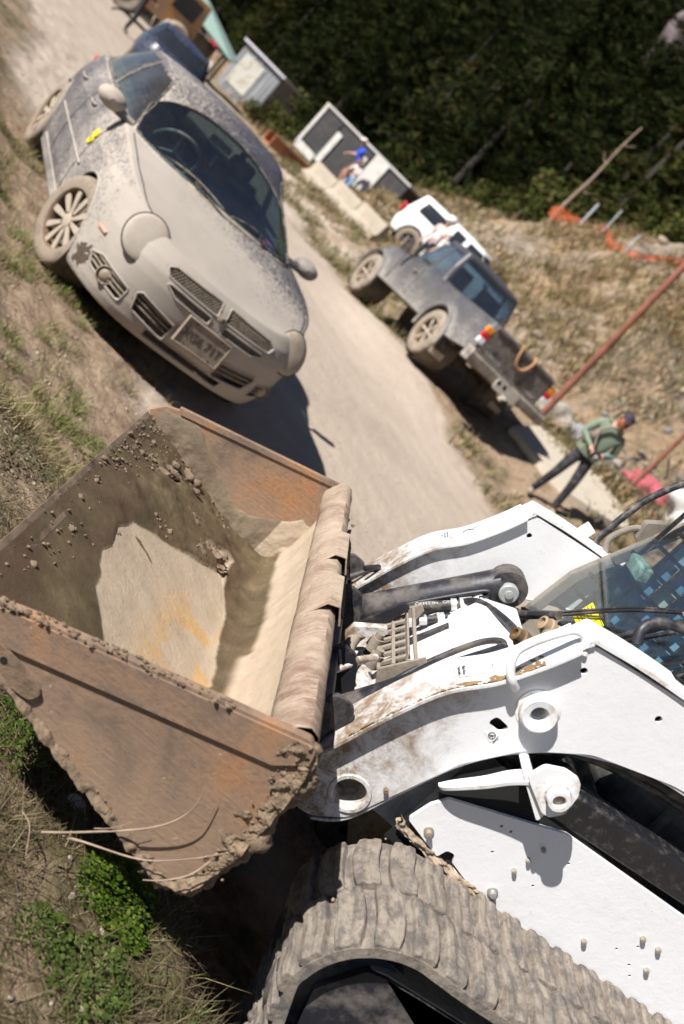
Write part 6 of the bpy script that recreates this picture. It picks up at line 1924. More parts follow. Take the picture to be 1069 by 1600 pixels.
# ================================================================== car parked behind the muddy one
HB2 = bpy.data.objects.new('hatchback', None); C.objects.link(HB2)
HB2.location = (-8.35, 19.2, .0); HB2.rotation_euler = (0, 0, math.atan2(.90, -.42)); HB2.scale = (.85,) * 3
tag(HB2, 'dark blue hatchback with a white roof edge, mostly hidden behind the muddy saloon', 'car')
PB = simple('blue_black_paint', (.012, .02, .05), .25, var=.2, dirt=(.1, .09, .08), dirt_amt=.3, dscale=20)
hbp = dict(bp); hbp.update(N=120, M=24, K=14)
B4 = Body(hbp); V4, mk = cut_grid(B4.full, [arch(0, .31, .345), arch(-2.667, .31, .345)])
V4 = V4.copy(); V4[..., 0] += 1.3
grid_obj('body', V4, ~np.any(np.array(mk), 0), PB, HB2)
h4 = dict(hp1); h4.update(N=110, M=18); G4, gv, GM = house(h4); Wg = np.interp(np.clip(gv, 0, 1), *h4['W'])
G4, gm = cut_grid(G4, [fw, fside(-.52, -1.22, -1.60, -1.60), fside(-1.68, -1.68, -2.66, -2.32), frear])
G4 = G4.copy(); G4[..., 0] += 1.3
grid_obj('roof', G4, ~np.any(np.array(gm), 0), PB, HB2)
for k_, nm in enumerate(('windscreen', 'side_window', 'rear_side_window', 'rear_window')): panes(nm, G4, gm[k_], DG, HB2) if k_ in (1, 2) else grid_obj(nm, G4, gm[k_], DG, HB2)
for sg in (1, -1):
    q = MB(); q.tube([tuple(v) for v in smooth_path([(.75, sg * .72, 1.02), (.30, sg * .66, 1.25), (-.1, sg * .60, 1.40), (-.8, sg * .60, 1.42), (-1.2, sg * .62, 1.34)], 5)], .014, n=6); q.build('roof_rail', SVW, HB2, smooth=60)
    for xw in (1.3, -1.367): make_wheel('wheel', .31, .2, HB2, (xw, sg * .75, .31), sg, spokes=8)

# ================================================================== people
def person_mesh(name, J, edges, rad, mats, matfn, parent=None, loc=(0, 0, 0), rz=0, scale=1.0, levels=2):
    bm = bmesh.new(); lay = bm.verts.layers.skin.verify()
    vs = {}
    for k, p_ in J.items():
        v = bm.verts.new(Vector(p_)); v[lay].radius = (rad[k], rad[k]) if not isinstance(rad[k], tuple) else rad[k]; v[lay].use_root = (k == 'pelvis'); vs[k] = v
    for a, b_ in edges: bm.edges.new((vs[a], vs[b_]))
    me = bpy.data.meshes.new(name + '_cage'); bm.to_mesh(me); bm.free()
    o = bpy.data.objects.new(name + '_cage', me); C.objects.link(o)
    sk = o.modifiers.new('skin', 'SKIN'); sk.use_smooth_shade = True; sk.branch_smoothing = .6
    ssf = o.modifiers.new('sub', 'SUBSURF'); ssf.levels = levels; ssf.render_levels = levels
    dg = bpy.context.evaluated_depsgraph_get(); me2 = bpy.data.meshes.new_from_object(o.evaluated_get(dg))
    bpy.data.objects.remove(o); bpy.data.meshes.remove(me)
    me2.name = name; me2.materials.clear()
    for m_ in mats: me2.materials.append(m_)
    for p_ in me2.polygons: p_.material_index = matfn(p_.center); p_.use_smooth = True
    r = bpy.data.objects.new(name, me2); link(r, parent); r.location = loc; r.rotation_euler = (0, 0, rz); r.scale = (scale,) * 3
    return r
SKIN = simple('skin', (.50, .27, .19), .5, var=.08)
def body_graph(P):
    """P: joints; mirrored names with l_/r_. Builds edges with hands and fingers"""
    J = dict(P)
    E_ = [('pelvis', 'waist'), ('waist', 'chest'), ('chest', 'neck0'), ('neck0', 'neck'), ('neck', 'skull'), ('skull', 'crown')]
    rad = dict(pelvis=(.155, .115), waist=(.150, .115), chest=(.17, .12), neck0=.075, neck=.056, skull=(.080, .098), crown=.062)
    for s_ in ('l_', 'r_'):
        E_ += [('chest', s_ + 'sh'), (s_ + 'sh', s_ + 'el'), (s_ + 'el', s_ + 'wr'), ('pelvis', s_ + 'hip'), (s_ + 'hip', s_ + 'kn'), (s_ + 'kn', s_ + 'an'), (s_ + 'an', s_ + 'toe')]
        rad.update({s_ + 'sh': .072, s_ + 'el': .050, s_ + 'wr': .033, s_ + 'hip': .095, s_ + 'kn': .066, s_ + 'an': .052, s_ + 'toe': .045})
        el, wr = Vector(J[s_ + 'el']), Vector(J[s_ + 'wr'])
        d = (wr - el).normalized(); side = d.cross(Vector((0, 0, 1))).normalized() if abs(d.z) < .9 else Vector((1, 0, 0)); up = side.cross(d)
        J[s_ + 'palm'] = tuple(wr + d * .055); rad[s_ + 'palm'] = (.036, .018); E_.append((s_ + 'wr', s_ + 'palm'))
        sgn = 1 if s_ == 'l_' else -1
        for k in range(4):
            off = side * (k - 1.5) * .019; ln = (.030, .036, .034, .026)[k]
            a = wr + d * .092 + off; b_ = a + d * ln + up * -.012 ; c_ = b_ + d * ln * .5 + up * -.024
            J[f'{s_}f{k}a'], J[f'{s_}f{k}b'], J[f'{s_}f{k}c'] = tuple(a), tuple(b_), tuple(c_)
            rad[f'{s_}f{k}a'] = .010; rad[f'{s_}f{k}b'] = .009; rad[f'{s_}f{k}c'] = .008
            E_ += [(s_ + 'palm', f'{s_}f{k}a'), (f'{s_}f{k}a', f'{s_}f{k}b'), (f'{s_}f{k}b', f'{s_}f{k}c')]
        a = wr + d * .045 + side * sgn * .036 + up * -.01; b_ = a + d * .032 + side * sgn * .006 + up * -.014
        J[s_ + 'tha'], J[s_ + 'thb'] = tuple(a), tuple(b_); rad[s_ + 'tha'] = .012; rad[s_ + 'thb'] = .010
        E_ += [(s_ + 'palm', s_ + 'tha'), (s_ + 'tha', s_ + 'thb')]
    return J, E_, rad
def seg_d(p, a, b_):
    a, b_ = Vector(a), Vector(b_); ab = b_ - a; t = max(0, min(1, (p - a).dot(ab) / ab.length_squared)); return (p - a - ab * t).length
def make_person(label, P, tops, legs, shoes, loc, rz, sleeves='long', trousers='long', hat=None, hair=(.05, .03, .02), scale=1.0, levels=2, beard=None, group=None, over=None):
    J, E_, rad = body_graph(P)
    rad['chest'] = (.185, .135)
    if over: rad.update(over)
    mats = [SKIN, tops, legs, shoes]
    def fn(c_):
        best = []
        for a, b_ in E_:
            best.append((seg_d(c_, J[a], J[b_]), a, b_))
        d, a, b_ = min(best)
        n = b_.replace('l_', '').replace('r_', '')
        na = a.replace('l_', '').replace('r_', '')
        if n in ('neck', 'skull', 'crown') : return 0
        if n == 'toe': return 3
        if n == 'an':
            if trousers == 'short': return 0 if (c_ - Vector(J[b_])).length > .08 else 3
            return 2 if (c_ - Vector(J[b_])).length > .06 else 3
        if n in ('kn', 'hip'): return 2
        if n == 'waist' and (c_ - Vector(J['pelvis'])).length < .10: return 2
        if n in ('waist', 'chest', 'neck0', 'sh'): return 1
        if n == 'el': return 1
        if n == 'wr': return 1 if (sleeves == 'long') else 0
        return 0
    o = person_mesh('person', J, E_, rad, mats, fn, None, loc, rz, scale, levels)
    tag(o, label, 'person', group)
    hd = (Vector(J['skull']) * .55 + Vector(J['crown']) * .45); ax = (Vector(J['crown']) - Vector(J['neck'])).normalized()
    f = Vector(P.get('face', (0, 1, 0))) if 'face' in P else Vector((0, 1, 0))
    return o, hd, ax, J
def face_bits(o, c, up, fwd, hair_mat, cap_mat=None, beard=None, sunglass=False):
    fwd = (fwd - up * fwd.dot(up)).normalized(); sd = fwd.cross(up)
    for s_ in (-1, 1):
        q = MB(); q.blob(tuple(c + fwd * .078 + sd * s_ * .032 + up * .0), .012, 1, 0, 2); e_ = q.build('eye', simple('eye_white', (.7, .7, .68), .3) if 'eye_white' not in bpy.data.materials else bpy.data.materials['eye_white'], o)
        q = MB(); q.blob(tuple(c + fwd * .088 + sd * s_ * .032), .0055, 1, 0, 1); q.build('pupil', DARK, e_)
        q = MB(); q.blob(tuple(c + sd * s_ * .083 - up * .01), (.018, .018, .03), 2, .2, 2); q.build('ear', SKIN, o)
    q = MB(); q.add([tuple(c + fwd * .082 + up * .01), tuple(c + fwd * .112 - up * .032), tuple(c + fwd * .082 - up * .038 + sd * .018), tuple(c + fwd * .082 - up * .038 - sd * .018)], [(0, 1, 2), (0, 3, 1), (1, 3, 2)]); q.build('nose', SKIN, o)
    q = MB(); q.tube([tuple(c + fwd * .086 - up * .062 + sd * k * .011) for k in (-2, -1, 0, 1, 2)], [.003, .006, .007, .006, .003], n=6); q.build('mouth', simple('lips', (.42, .16, .13), .5) if 'lips' not in bpy.data.materials else bpy.data.materials['lips'], o)
    if beard:
        q = MB()
        rr = random.Random(1)
        for k in range(90):
            a = rr.uniform(-1.5, 1.5); h = rr.uniform(-.115, -.045)
            q.blob(tuple(c + fwd * (.075 * math.cos(a) + .008) + sd * .078 * math.sin(a) + up * (h + .02 * abs(math.sin(a)))), .014, k, .5, 1)
        q.build('beard', beard, o)
    # hair shell / cap
    q = MB(); rings = []
    for i in range(8):
        t = i / 7 * math.pi / 2
        rr_ = math.cos(t) * .094
        rings.append([tuple(c + up * (.025 + .080 * math.sin(t)) + fwd * (math.cos(a) * rr_ * 1.13 - .004) + sd * math.sin(a) * rr_ * .98) for a in np.linspace(0, 2 * math.pi, 21)[:-1]])
    q.grid(rings, wrap=True)
    if cap_mat is not None:
        cp_ = q.build('cap', cap_mat, o, smooth=60)
        q = MB(); rings = []
        for i in range(4):
            rr_ = .09 + .085 * i / 3
            rings.append([tuple(c + up * (.030 - .008 * i + .012 * math.cos(a * 1.0)) + fwd * math.cos(a) * rr_ + sd * math.sin(a) * min(rr_, .088)) for a in np.linspace(-1.15, 1.15, 12)])
        q.grid(rings); b_ = q.build('cap_peak', cap_mat, cp_, smooth=60); s__ = b_.modifiers.new('solid', 'SOLIDIFY'); s__.thickness = .005
    q = MB(); rr = random.Random(6)
    for k in range(70):
        a = rr.uniform(1.25, 5.03); h = rr.uniform(-.06, .04)
        q.blob(tuple(c + fwd * .088 * math.cos(a) + sd * .080 * math.sin(a) + up * h), .018, k, .4, 1)
    if cap_mat is None:
        for k in range(60):
            a = rr.uniform(0, 6.28); t = rr.uniform(.3, 1.5)
            q.blob(tuple(c + fwd * .09 * math.cos(a) * math.cos(t) + sd * .082 * math.sin(a) * math.cos(t) + up * (.03 + .075 * math.sin(t))), .022, k, .4, 1)
    q.build('hair', hair_mat, o)
HAIR = simple('brown_hair', (.06, .032, .018), .7)
SAGE = simple('sage_green_hoodie', (.165, .20, .14), .9, var=.12, scale=9, bump=.01, bscale=14)
BLKT = simple('black_trousers', (.013, .013, .018), .85, var=.4, scale=10, bump=.008, bscale=16, dirt=(.09, .08, .075), dirt_amt=.3, dscale=10)
SHOE = simple('brown_boots', (.10, .075, .055), .8, dirt=(.33, .27, .2), dirt_amt=.6)
# man in the green hoodie, walking towards the camera, looking down at his camera
P_ = dict(pelvis=(0, 0, .93), waist=(0, .015, 1.10), chest=(0, .01, 1.33), neck0=(0, .02, 1.47), neck=(0, .045, 1.53), skull=(0, .085, 1.62), crown=(0, .11, 1.70),
          r_sh=(-.20, .0, 1.43), r_el=(-.29, -.03, 1.15), r_wr=(-.10, .20, 1.09), l_sh=(.20, .0, 1.43), l_el=(.27, -.02, 1.15), l_wr=(.12, .22, 1.07),
          r_hip=(-.10, 0, .88), r_kn=(-.17, .06, .48), r_an=(-.24, .02, .075), r_toe=(-.27, .17, .03), l_hip=(.10, 0, .88), l_kn=(.13, .03, .48), l_an=(.15, -.08, .075), l_toe=(.17, .07, .03))
man, hd, ax, J = make_person('man in a sage green hoodie and dark cap looking down at his camera', P_, SAGE, BLKT, SHOE, (1.78, 13.9, gz(1.78, 13.9) - .01), R(180 + 12), over={'waist': (.165, .125), 'pelvis': (.16, .12)})
mf = Vector((0, .80, -.60)); mup = (Vector((0, .30, .95))).normalized()
face_bits(man, Vector(J['skull']) + mup * .03, mup, mf, HAIR, simple('plum_black_cap', (.03, .018, .03), .8), simple('ginger_beard', (.30, .10, .04), .8))
q = MB(); q.tube([(-.165 + .035 * math.cos(a) * .9, .135 + .035 * math.cos(a) * .3, 1.105 + .035 * math.sin(a)) for a in np.linspace(0, 6.28, 17)[:-1]], .014, n=6, closed=True); q.build('wristband', simple('turquoise_band', (.05, .50, .52), .5), man)
q = MB(); q.tube([tuple(v) for v in smooth_path([(-.13, -.10, 1.46), (-.05, .10, 1.50), (.10, .14, 1.42), (.17, .16, 1.28), (.10, .27, 1.10)], 6)], .018, n=6); q.build('camera_strap', PLASTIC, man, smooth=60)
q = MB(); q.box((.17, .12, 1.22), (.07, .10, .16)); q.build('shoulder_bag', PLASTIC, man, bevel=.02)
q = MB(); q.tube([tuple(v) for v in smooth_path([(-.11, .04, 1.46), (-.05, -.10, 1.50), (.07, -.10, 1.50), (.12, .04, 1.46)], 5)], .04, n=8); q.build('hood', SAGE, man, smooth=60)
q = MB(); q.prism(roundpoly([(-.165, 1.055), (-.165, .92), (.165, .92), (.165, 1.055)], .03), -.125, .135); o = q.build('hoodie_hem', SAGE, man, bevel=.05, seg=4, smooth=60)
cm = bpy.data.objects.new('camera_body', None); C.objects.link(cm); cm.location = Vector(man.location) + Matrix.Rotation(R(192), 3, 'Z') @ Vector((.01, .33, 1.03)); cm.rotation_euler = (R(-20), 0, R(192))
tag(cm, 'black camera held at the waist by the man in the green hoodie', 'camera')
q = MB(); q.box((0, 0, 0), (.13, .06, .09)); q.box((0, 0, .055), (.05, .05, .03)); q.build('housing', simple('camera_blue_black', (.012, .014, .03), .4), cm, bevel=.008)
q = MB(); q.lathe((0, .03, 0), (0, 1, 0), [(0, .034), (.08, .036), (.085, .03), (.07, .0001)], n=20); q.build('lens', PLASTIC, cm)

P_blue = dict(pelvis=(0, 0, .88), waist=(.0, .05, 1.03), chest=(.0, .16, 1.22), neck0=(0, .25, 1.34), neck=(0, .28, 1.38), skull=(0, .33, 1.46), crown=(0, .36, 1.54),
              r_sh=(-.19, .16, 1.30), r_el=(-.26, .28, 1.05), r_wr=(-.18, .44, .95), l_sh=(.19, .16, 1.30), l_el=(.28, .22, 1.03), l_wr=(.18, .42, .90),
              r_hip=(-.10, 0, .83), r_kn=(-.12, .12, .46), r_an=(-.12, -.03, .07), r_toe=(-.12, .10, .03), l_hip=(.10, 0, .83), l_kn=(.12, .16, .47), l_an=(.13, .05, .07), l_toe=(.13, .18, .03))
x_, y_ = -8.35, 36.2
b_, hd, ax, J = make_person('man in a blue shirt bending forward in front of the black trailer', P_blue, simple('royal_blue_shirt', (.02, .07, .48), .85), simple('brown_shorts', (.14, .08, .05), .9), SHOE, (x_, y_, gz(x_, y_)), R(115), sleeves='short', trousers='short', scale=1.12, levels=1)
face_bits(b_, Vector(J['skull']) + Vector((0, 0, .03)), Vector((0, .25, .97)).normalized(), Vector((0, 1, -.3)), HAIR, simple('white_cap', (.7, .66, .6), .8))
x_, y_ = -7.85, 35.0
k_, hd, ax, J = make_person('child in a white top and pale blue jeans beside the man in blue', P_blue, simple('white_top', (.7, .62, .58), .85), simple('pale_denim', (.22, .33, .50), .9), SHOE, (x_, y_, gz(x_, y_)), R(150), sleeves='short', scale=.86, levels=1)
face_bits(k_, Vector(J['skull']) + Vector((0, 0, .03)), Vector((0, .25, .97)).normalized(), Vector((0, 1, -.3)), simple('fair_brown_hair', (.22, .12, .06), .7))
P_walk = dict(P_); P_walk.update(skull=(0, .05, 1.63), crown=(0, .05, 1.72), neck=(0, .03, 1.54), r_kn=(-.11, .30, .52), r_an=(-.12, .12, .16), r_toe=(-.12, .26, .06), l_kn=(.11, -.02, .48), l_an=(.11, -.18, .08), l_toe=(.11, -.05, .03), r_el=(-.27, -.14, 1.18), r_wr=(-.22, .05, 1.0), l_el=(.27, .06, 1.17), l_wr=(.22, .26, 1.05))
P_walk.update(r_kn=(-.12, -.05, .50), r_an=(-.13, -.42, .30), r_toe=(-.13, -.50, .18), l_an=(.12, .05, .08), l_toe=(.12, .18, .03), l_kn=(.11, .08, .48))
x_, y_ = -12.35, 25.0
w_, hd, ax, J = make_person('person in dark clothes striding at the far top end of the dirt track', P_walk, BLKT, simple('charcoal_trousers', (.03, .026, .024), .9), SHOE, (x_, y_, gz(x_, y_)), R(-70), levels=1)
face_bits(w_, Vector(J['skull']) + Vector((0, 0, .03)), Vector((0, 0, 1)), Vector((0, 1, 0)), HAIR)
P_st = dict(P_); P_st.update(skull=(0, .04, 1.63), crown=(0, .04, 1.72), neck=(0, .03, 1.54), r_wr=(-.25, .1, .88), l_wr=(.25, .1, .88), r_an=(-.12, 0, .075), r_toe=(-.13, .14, .03), r_kn=(-.12, .03, .48), l_an=(.12, 0, .075), l_toe=(.13, .14, .03))
x_, y_ = -16.3, 39.6
r_p, hd, ax, J = make_person('small figure in a red top standing beyond the parked hatchback', P_st, simple('crimson_top', (.45, .02, .06), .85), simple('tan_shorts', (.35, .22, .15), .9), SHOE, (x_, y_, gz(x_, y_)), R(200), sleeves='short', trousers='short', scale=.85, levels=1)
face_bits(r_p, Vector(J['skull']) + Vector((0, 0, .03)), Vector((0, 0, 1)), Vector((0, 1, 0)), simple('ginger_hair', (.3, .13, .05), .7))
x_, y_ = -3.28, 26.2
h_p, hd, ax, J = make_person('person in a white helmet and red and white top beside the white car', P_st, simple('red_white_jersey', (.70, .45, .42), .85, var=.8, scale=5), BLKT, SHOE, (x_, y_, gz(x_, y_) - .15), R(150), levels=1)
face_bits(h_p, Vector(J['skull']) + Vector((0, 0, .03)), Vector((0, 0, 1)), Vector((0, 1, 0)), HAIR)
q = MB(); q.blob(tuple(Vector(J['skull']) + Vector((0, -.01, .075))), (.135, .155, .115), 1, .05, 3); q.build('helmet', simple('white_helmet', (.8, .8, .8), .3), h_p)

# ================================================================== metal shed
def house_box(name, loc, rz, label, cat): return empty(name, loc, rz, label, cat)
GALV = NT('galvanised_sheet'); co_ = GALV.coord(); GALV.set(base=GALV.ramp(GALV.noise(1.6, 6, .6, GALV.coord((3, 3, .4))), [(.35, (.15, .155, .16)), (.6, (.25, .255, .26)), (.7, (.33, .33, .33))]), rough=.6, metal=.15); GALV = GALV.m
shed = empty('metal_shed', (-14.05, 41.3, .0), R(-8), 'small galvanised metal shed with a pale poster on its front', 'shed')
Wd, Dp, Ht = 2.15, 2.6, 2.0
for k in range(11):     # front sheets, corrugated one by one
    q = MB(); x0 = -Wd + k * Wd / 11; q.prism([(x0, 0), (x0 + Wd / 22, -.03), (x0 + Wd / 11, 0), (x0 + Wd / 11, .02), (x0, .02)], 0, Ht, axis='z'); q.build('wall_sheet', GALV, shed, smooth=0)
for k in range(13):
    q = MB(); y0 = k * Dp / 13; q.prism([(0, y0), (.03, y0 + Dp / 26), (0, y0 + Dp / 13), (-.02, y0 + Dp / 13), (-.02, y0)], 0, Ht - .0, axis='z'); q.build('wall_sheet', GALV, shed, smooth=0)
q = MB(); q.box((-Wd / 2, Dp / 2, Ht + .05), (Wd + .3, Dp + .35, .12)); q.build('roof', simple('roof_edge_grey', (.42, .40, .43), .5), shed, bevel=.02)
q = MB(); q.box((-Wd * .62, -.045, 1.05), (1.05, .02, 1.35)); q.build('poster', simple('stained_poster', (.44, .43, .38), .8, var=.1, dirt=(.33, .28, .20), dirt_amt=.35, dscale=3), shed)
q = MB(); q.box((-Wd / 2, Dp / 2, .8), (Wd - .1, Dp - .1, 1.6)); q.build('shed_core', LINER, shed)

# ================================================================== black cargo trailer, open
tr = empty('cargo_trailer', (-8.75, 37.2, .62), R(-16), 'black walled cargo trailer with pale door panels behind the concrete barriers', 'trailer')
TBK = simple('trailer_black', (.022, .020, .022), .7, var=.3, dirt=(.06, .05, .045), dirt_amt=.3, dscale=2)
TWH = simple('trailer_white', (.50, .49, .46), .5, var=.05, dirt=(.4, .34, .27), dirt_amt=.3, dscale=4)
q = MB(); q.box((0, 1.0, .95), (4.6, 2.0, 1.75)); q.build('box_body', TBK, tr, bevel=.02)
q = MB(); q.box((0, 1.0, 1.88), (4.75, 2.15, .10)); q.build('roof', simple('trailer_roof', (.40, .37, .35), .6), tr, bevel=.02)
for x0, x1, z0, z1, mt, nm in ((-2.35, -2.20, .1, 1.9, TWH, 'corner_post'), (-1.25, -.98, .15, 1.45, TWH, 'door_strip'), (-2.3, -1.3, -.02, .30, TWH, 'skirt_panel'), (.55, 1.25, .15, 1.85, TWH, 'side_door'), (-2.15, -1.30, .35, 1.75, TBK, 'dark_opening')):
    q = MB(); q.box(((x0 + x1) / 2, -.03 - (.03 if mt is TWH else 0), (z0 + z1) / 2), (x1 - x0, .05, z1 - z0)); q.build(nm, mt, tr, bevel=.01)
q = MB(); q.box((.28, -.04, 1.2), (.35, .05, 1.1)); q.build('dark_opening', TBK, tr)
q = MB(); q.box((.30, -.08, 1.35), (.22, .05, .30)); q.build('notice', TWH, tr)
for x_ in (-.6, .5):
    q = MB(); q.lathe((x_, -.12, -.05), (0, -1, 0), [(-.2, .02), (-.2, .30), (0, .30), (.01, .18), (.01, .001)], n=20); q.build('trailer_wheel', TYRE, tr)
can = empty('fuel_can', (-7.5, 36.0, gz(-7.5, 36.0)), .3, 'red fuel can on the ground below the pale trailer door', 'can')
q = MB(); q.box((0, 0, .16), (.28, .18, .32)); q.build('can_body', simple('red_plastic', (.55, .02, .02), .4), can, bevel=.03)
q = MB(); q.tube([(-.08, 0, .32), (-.08, 0, .37), (.08, 0, .37), (.08, 0, .32)], .018, n=8); q.cyl((.11, 0, .30), (.14, 0, .38), .03, n=10); q.build('can_handle', simple('red_plastic_dark', (.3, .01, .01), .4), can)

# ================================================================== concrete barrier blocks
CONC = simple('dusty_concrete', (.33, .28, .215), .9, var=.14, scale=3, bump=.01, bscale=20)
bar = []
A_, B_ = Vector((-7.62, 29.3, 0)), Vector((-4.35, 26.3, 0))
proto = None
for k in range(3):
    c_ = A_.lerp(B_, (k + .5) / 3); z_ = gz(c_.x, c_.y)
    q = MB(); L = (B_ - A_).length / 3 - .05
    q.prism(roundpoly([(-.28, -.1), (-.28, .12), (-.12, .28), (-.09, .62), (.09, .62), (.12, .28), (.28, .12), (.28, -.1)], .02), -L / 2, L / 2)
    if proto is None: proto = q.build('concrete_barrier', CONC, None, bevel=.015); o = proto
    else: o = proto.copy(); C.objects.link(o)
    o.location = (c_.x, c_.y, z_ - .06); o.rotation_euler = (0, 0, math.atan2((B_ - A_).y, (B_ - A_).x) + math.pi / 2)
    tag(o, ['concrete barrier block at the far end of the row, nearest the trailer', 'middle concrete barrier block in the row beyond the track', 'concrete barrier block nearest the dark pickup'][k], 'barrier', 'concrete barrier blocks in a row beyond the track')
st = empty('steel_channel', (-8.6, 30.6, gz(-8.6, 30.6)), R(-42), 'rust orange steel channel lying before the concrete barriers', 'steel beam')
q = MB(); q.prism([(-.25, 0), (-.25, .34), (-.21, .34), (-.21, .04), (.21, .04), (.21, .34), (.25, .34), (.25, 0)], -1.1, 1.1); q.build('channel', simple('rust_orange_steel', (.34, .13, .06), .85, var=.3), st)
# pale concrete slab by the man's feet
def pxy(*p): return p
slab = [(.88, 15.6), (1.27, 16.7), (2.40, 16.6), (3.10, 15.9), (3.22, 15.1), (2.75, 14.9), (2.10, 14.7), (1.50, 15.1)]
q = MB(); sp2 = roundpoly(slab, .12, 3)
cf = np.linalg.lstsq(np.array([[a, b_, 1] for a, b_ in slab]), np.array([gz(a, b_) for a, b_ in slab]), rcond=None)[0]
pz = lambda a, b_: float(cf[0] * a + cf[1] * b_ + cf[2]) + .10
vs = [(a, b_, pz(a, b_)) for a, b_ in sp2] + [(a, b_, pz(a, b_) - .35) for a, b_ in sp2]; n_ = len(sp2)
tri = tessellate_polygon([[Vector((a, b_, 0)) for a, b_ in sp2]])
q.add(vs, [tuple(t) for t in tri] + [(i, (i + 1) % n_, n_ + (i + 1) % n_, n_ + i) for i in range(n_)])
tag(q.build('concrete_slab', simple('pale_slab', (.40, .345, .27), .9, var=.08, bump=.004), None, smooth=30), 'pale flat concrete slab in the verge behind the man in green', 'slab')

# ================================================================== fence: rusty posts and wire mesh
RUSTP = simple('rusty_pipe', (.20, .075, .045), .85, var=.35, scale=5, bump=.004)
fence = empty('wire_fence', (2.15, 17.1, gz(2.15, 17.1)), 0, 'leaning wire fence with two rust red pipe posts on the verge', 'fence')
def rel_(p): return (p[0] - 2.15, p[1] - 17.1, p[2] - fence.location.z)
for (bx, by, tx, tz, rr_) in ((1.20, 17.1, 1.02, 4.6, .062), (3.10, 17.1, 3.02, 3.7, .040)):
    q = MB(); n_ = 14
    q.tube([rel_((bx + (tx - bx) * i / n_, by, gz(bx, by) - .2 + (tz - gz(bx, by) + .2) * i / n_)) for i in range(n_ + 1)], rr_, n=12); q.build('post', RUSTP, fence, smooth=60)
q = MB(); x0, x1 = 1.22, 5.2
for k in range(-30, 60):
    for sg in (1, -1):
        a = x0 + k * .085; pts = []
        for zz in (1.15, 3.4):
            xx = a + sg * (zz - 1.15)
            pts.append((xx, zz))
        (xa, za), (xb, zb) = pts
        def cl(xa, za, xb, zb):
            t0, t1 = 0, 1
            for lo, hi in ((x0, x1),):
                d = xb - xa
                ta, tb = (lo - xa) / d, (hi - xa) / d
                if ta > tb: ta, tb = tb, ta
                t0, t1 = max(t0, ta), min(t1, tb)
            return (t0, t1) if t0 < t1 else None
        c_ = cl(xa, za, xb, zb)
        if c_:
            P0 = (xa + (xb - xa) * c_[0], 17.1, za + (zb - za) * c_[0]); P1 = (xa + (xb - xa) * c_[1], 17.1, za + (zb - za) * c_[1])
            q.cyl(rel_(P0), rel_(P1), .0022, n=3, cap=False)
q.build('wire_mesh', simple('galvanised_wire', (.20, .21, .21), .5, metal=.4), fence, kind='stuff', smooth=0)

# orange safety netting on stakes along the ridge
net = empty('safety_net', (-.3, 29, gz(-.3, 29)), 0, 'sagging orange plastic safety netting strung along the ridge', 'netting')
ORN = simple('orange_netting', (.46, .10, .03), .7, var=.2, scale=3)
def lift(x, y, h): return (x - net.location.x, y - net.location.y, gz(x, y) + h - net.location.z)
top = smooth_path([(-2.53, 39.0, 5.81), (-1.86, 37.5, 5.82), (-1.15, 36.0, 5.80), (-.60, 34.5, 5.95), (-.10, 33.8, 5.75), (.36, 33.2, 5.80), (1.0, 33.0, 6.10), (1.7, 33.0, 6.65), (2.4, 33.0, 7.2)], 8)
P = []
for i, v in enumerate(top):
    u = i / len(top); hh = .40 + .16 * math.sin(u * 14) - .1 * u
    P.append([(v.x - net.location.x + .05 * math.sin(k * 2 + i * .7), v.y - net.location.y + .04 * math.sin(i * .9 + k), v.z - net.location.z - hh * k / 5) for k in range(6)])
q = MB(); q.grid(P); o = q.build('netting', ORN, net, smooth=60, recalc=False)
wf = o.modifiers.new('wire', 'WIREFRAME'); wf.thickness = .035; wf.use_replace = True
for (x, y, h, r_) in ((-1.25, 35.0, 6.35, .05), (-.55, 34.4, 6.15, .03), (.42, 33.1, 6.1, .03)):
    q = MB(); g_ = gz(x, y); zt_ = h; q.cyl((x - net.location.x, y - net.location.y, g_ - .2 - net.location.z), (x - net.location.x - .05, y - net.location.y, max(zt_, g_ + .9) - net.location.z), r_, n=8); q.build('stake', simple('grey_stake', (.34, .34, .36), .5) if 'grey_stake' not in bpy.data.materials else bpy.data.materials['grey_stake'], net)
# dead pole standing on the ridge
g_ = gz(-2.36, 40.0)
sn = empty('dead_pole', (-2.36, 40.0, g_), 0, 'tall bare weathered tree pole standing on the ridge before the forest', 'dead tree')
q = MB(); q.tube([(.0 + .03 * math.sin(i), 0, -.3 + i * .46) for i in range(14)], [.11 - i * .006 for i in range(14)], n=8); q.build('trunk', simple('weathered_wood', (.22, .16, .12), .9, var=.3, bump=.01), sn, smooth=60)
for z_, dx_ in ((2.6, .25), (3.9, -.2), (4.8, .18)):
    q = MB(); q.tube([(0, 0, z_), (dx_, .05, z_ + .12), (dx_ * 1.8, .05, z_ + .3)], [.03, .02, .01], n=6); q.build('stub', bpy.data.materials['weathered_wood'], sn)
s2 = empty('dead_pole', (-3.6, 41.0, gz(-3.6, 41.0)), 0, 'short thin dead stick left of the tall bare pole', 'dead tree')
q = MB(); q.tube([(.02 * i, 0, -.2 + i * .3) for i in range(7)], [.05 - i * .005 for i in range(7)], n=6); q.build('trunk', bpy.data.materials['weathered_wood'], s2)

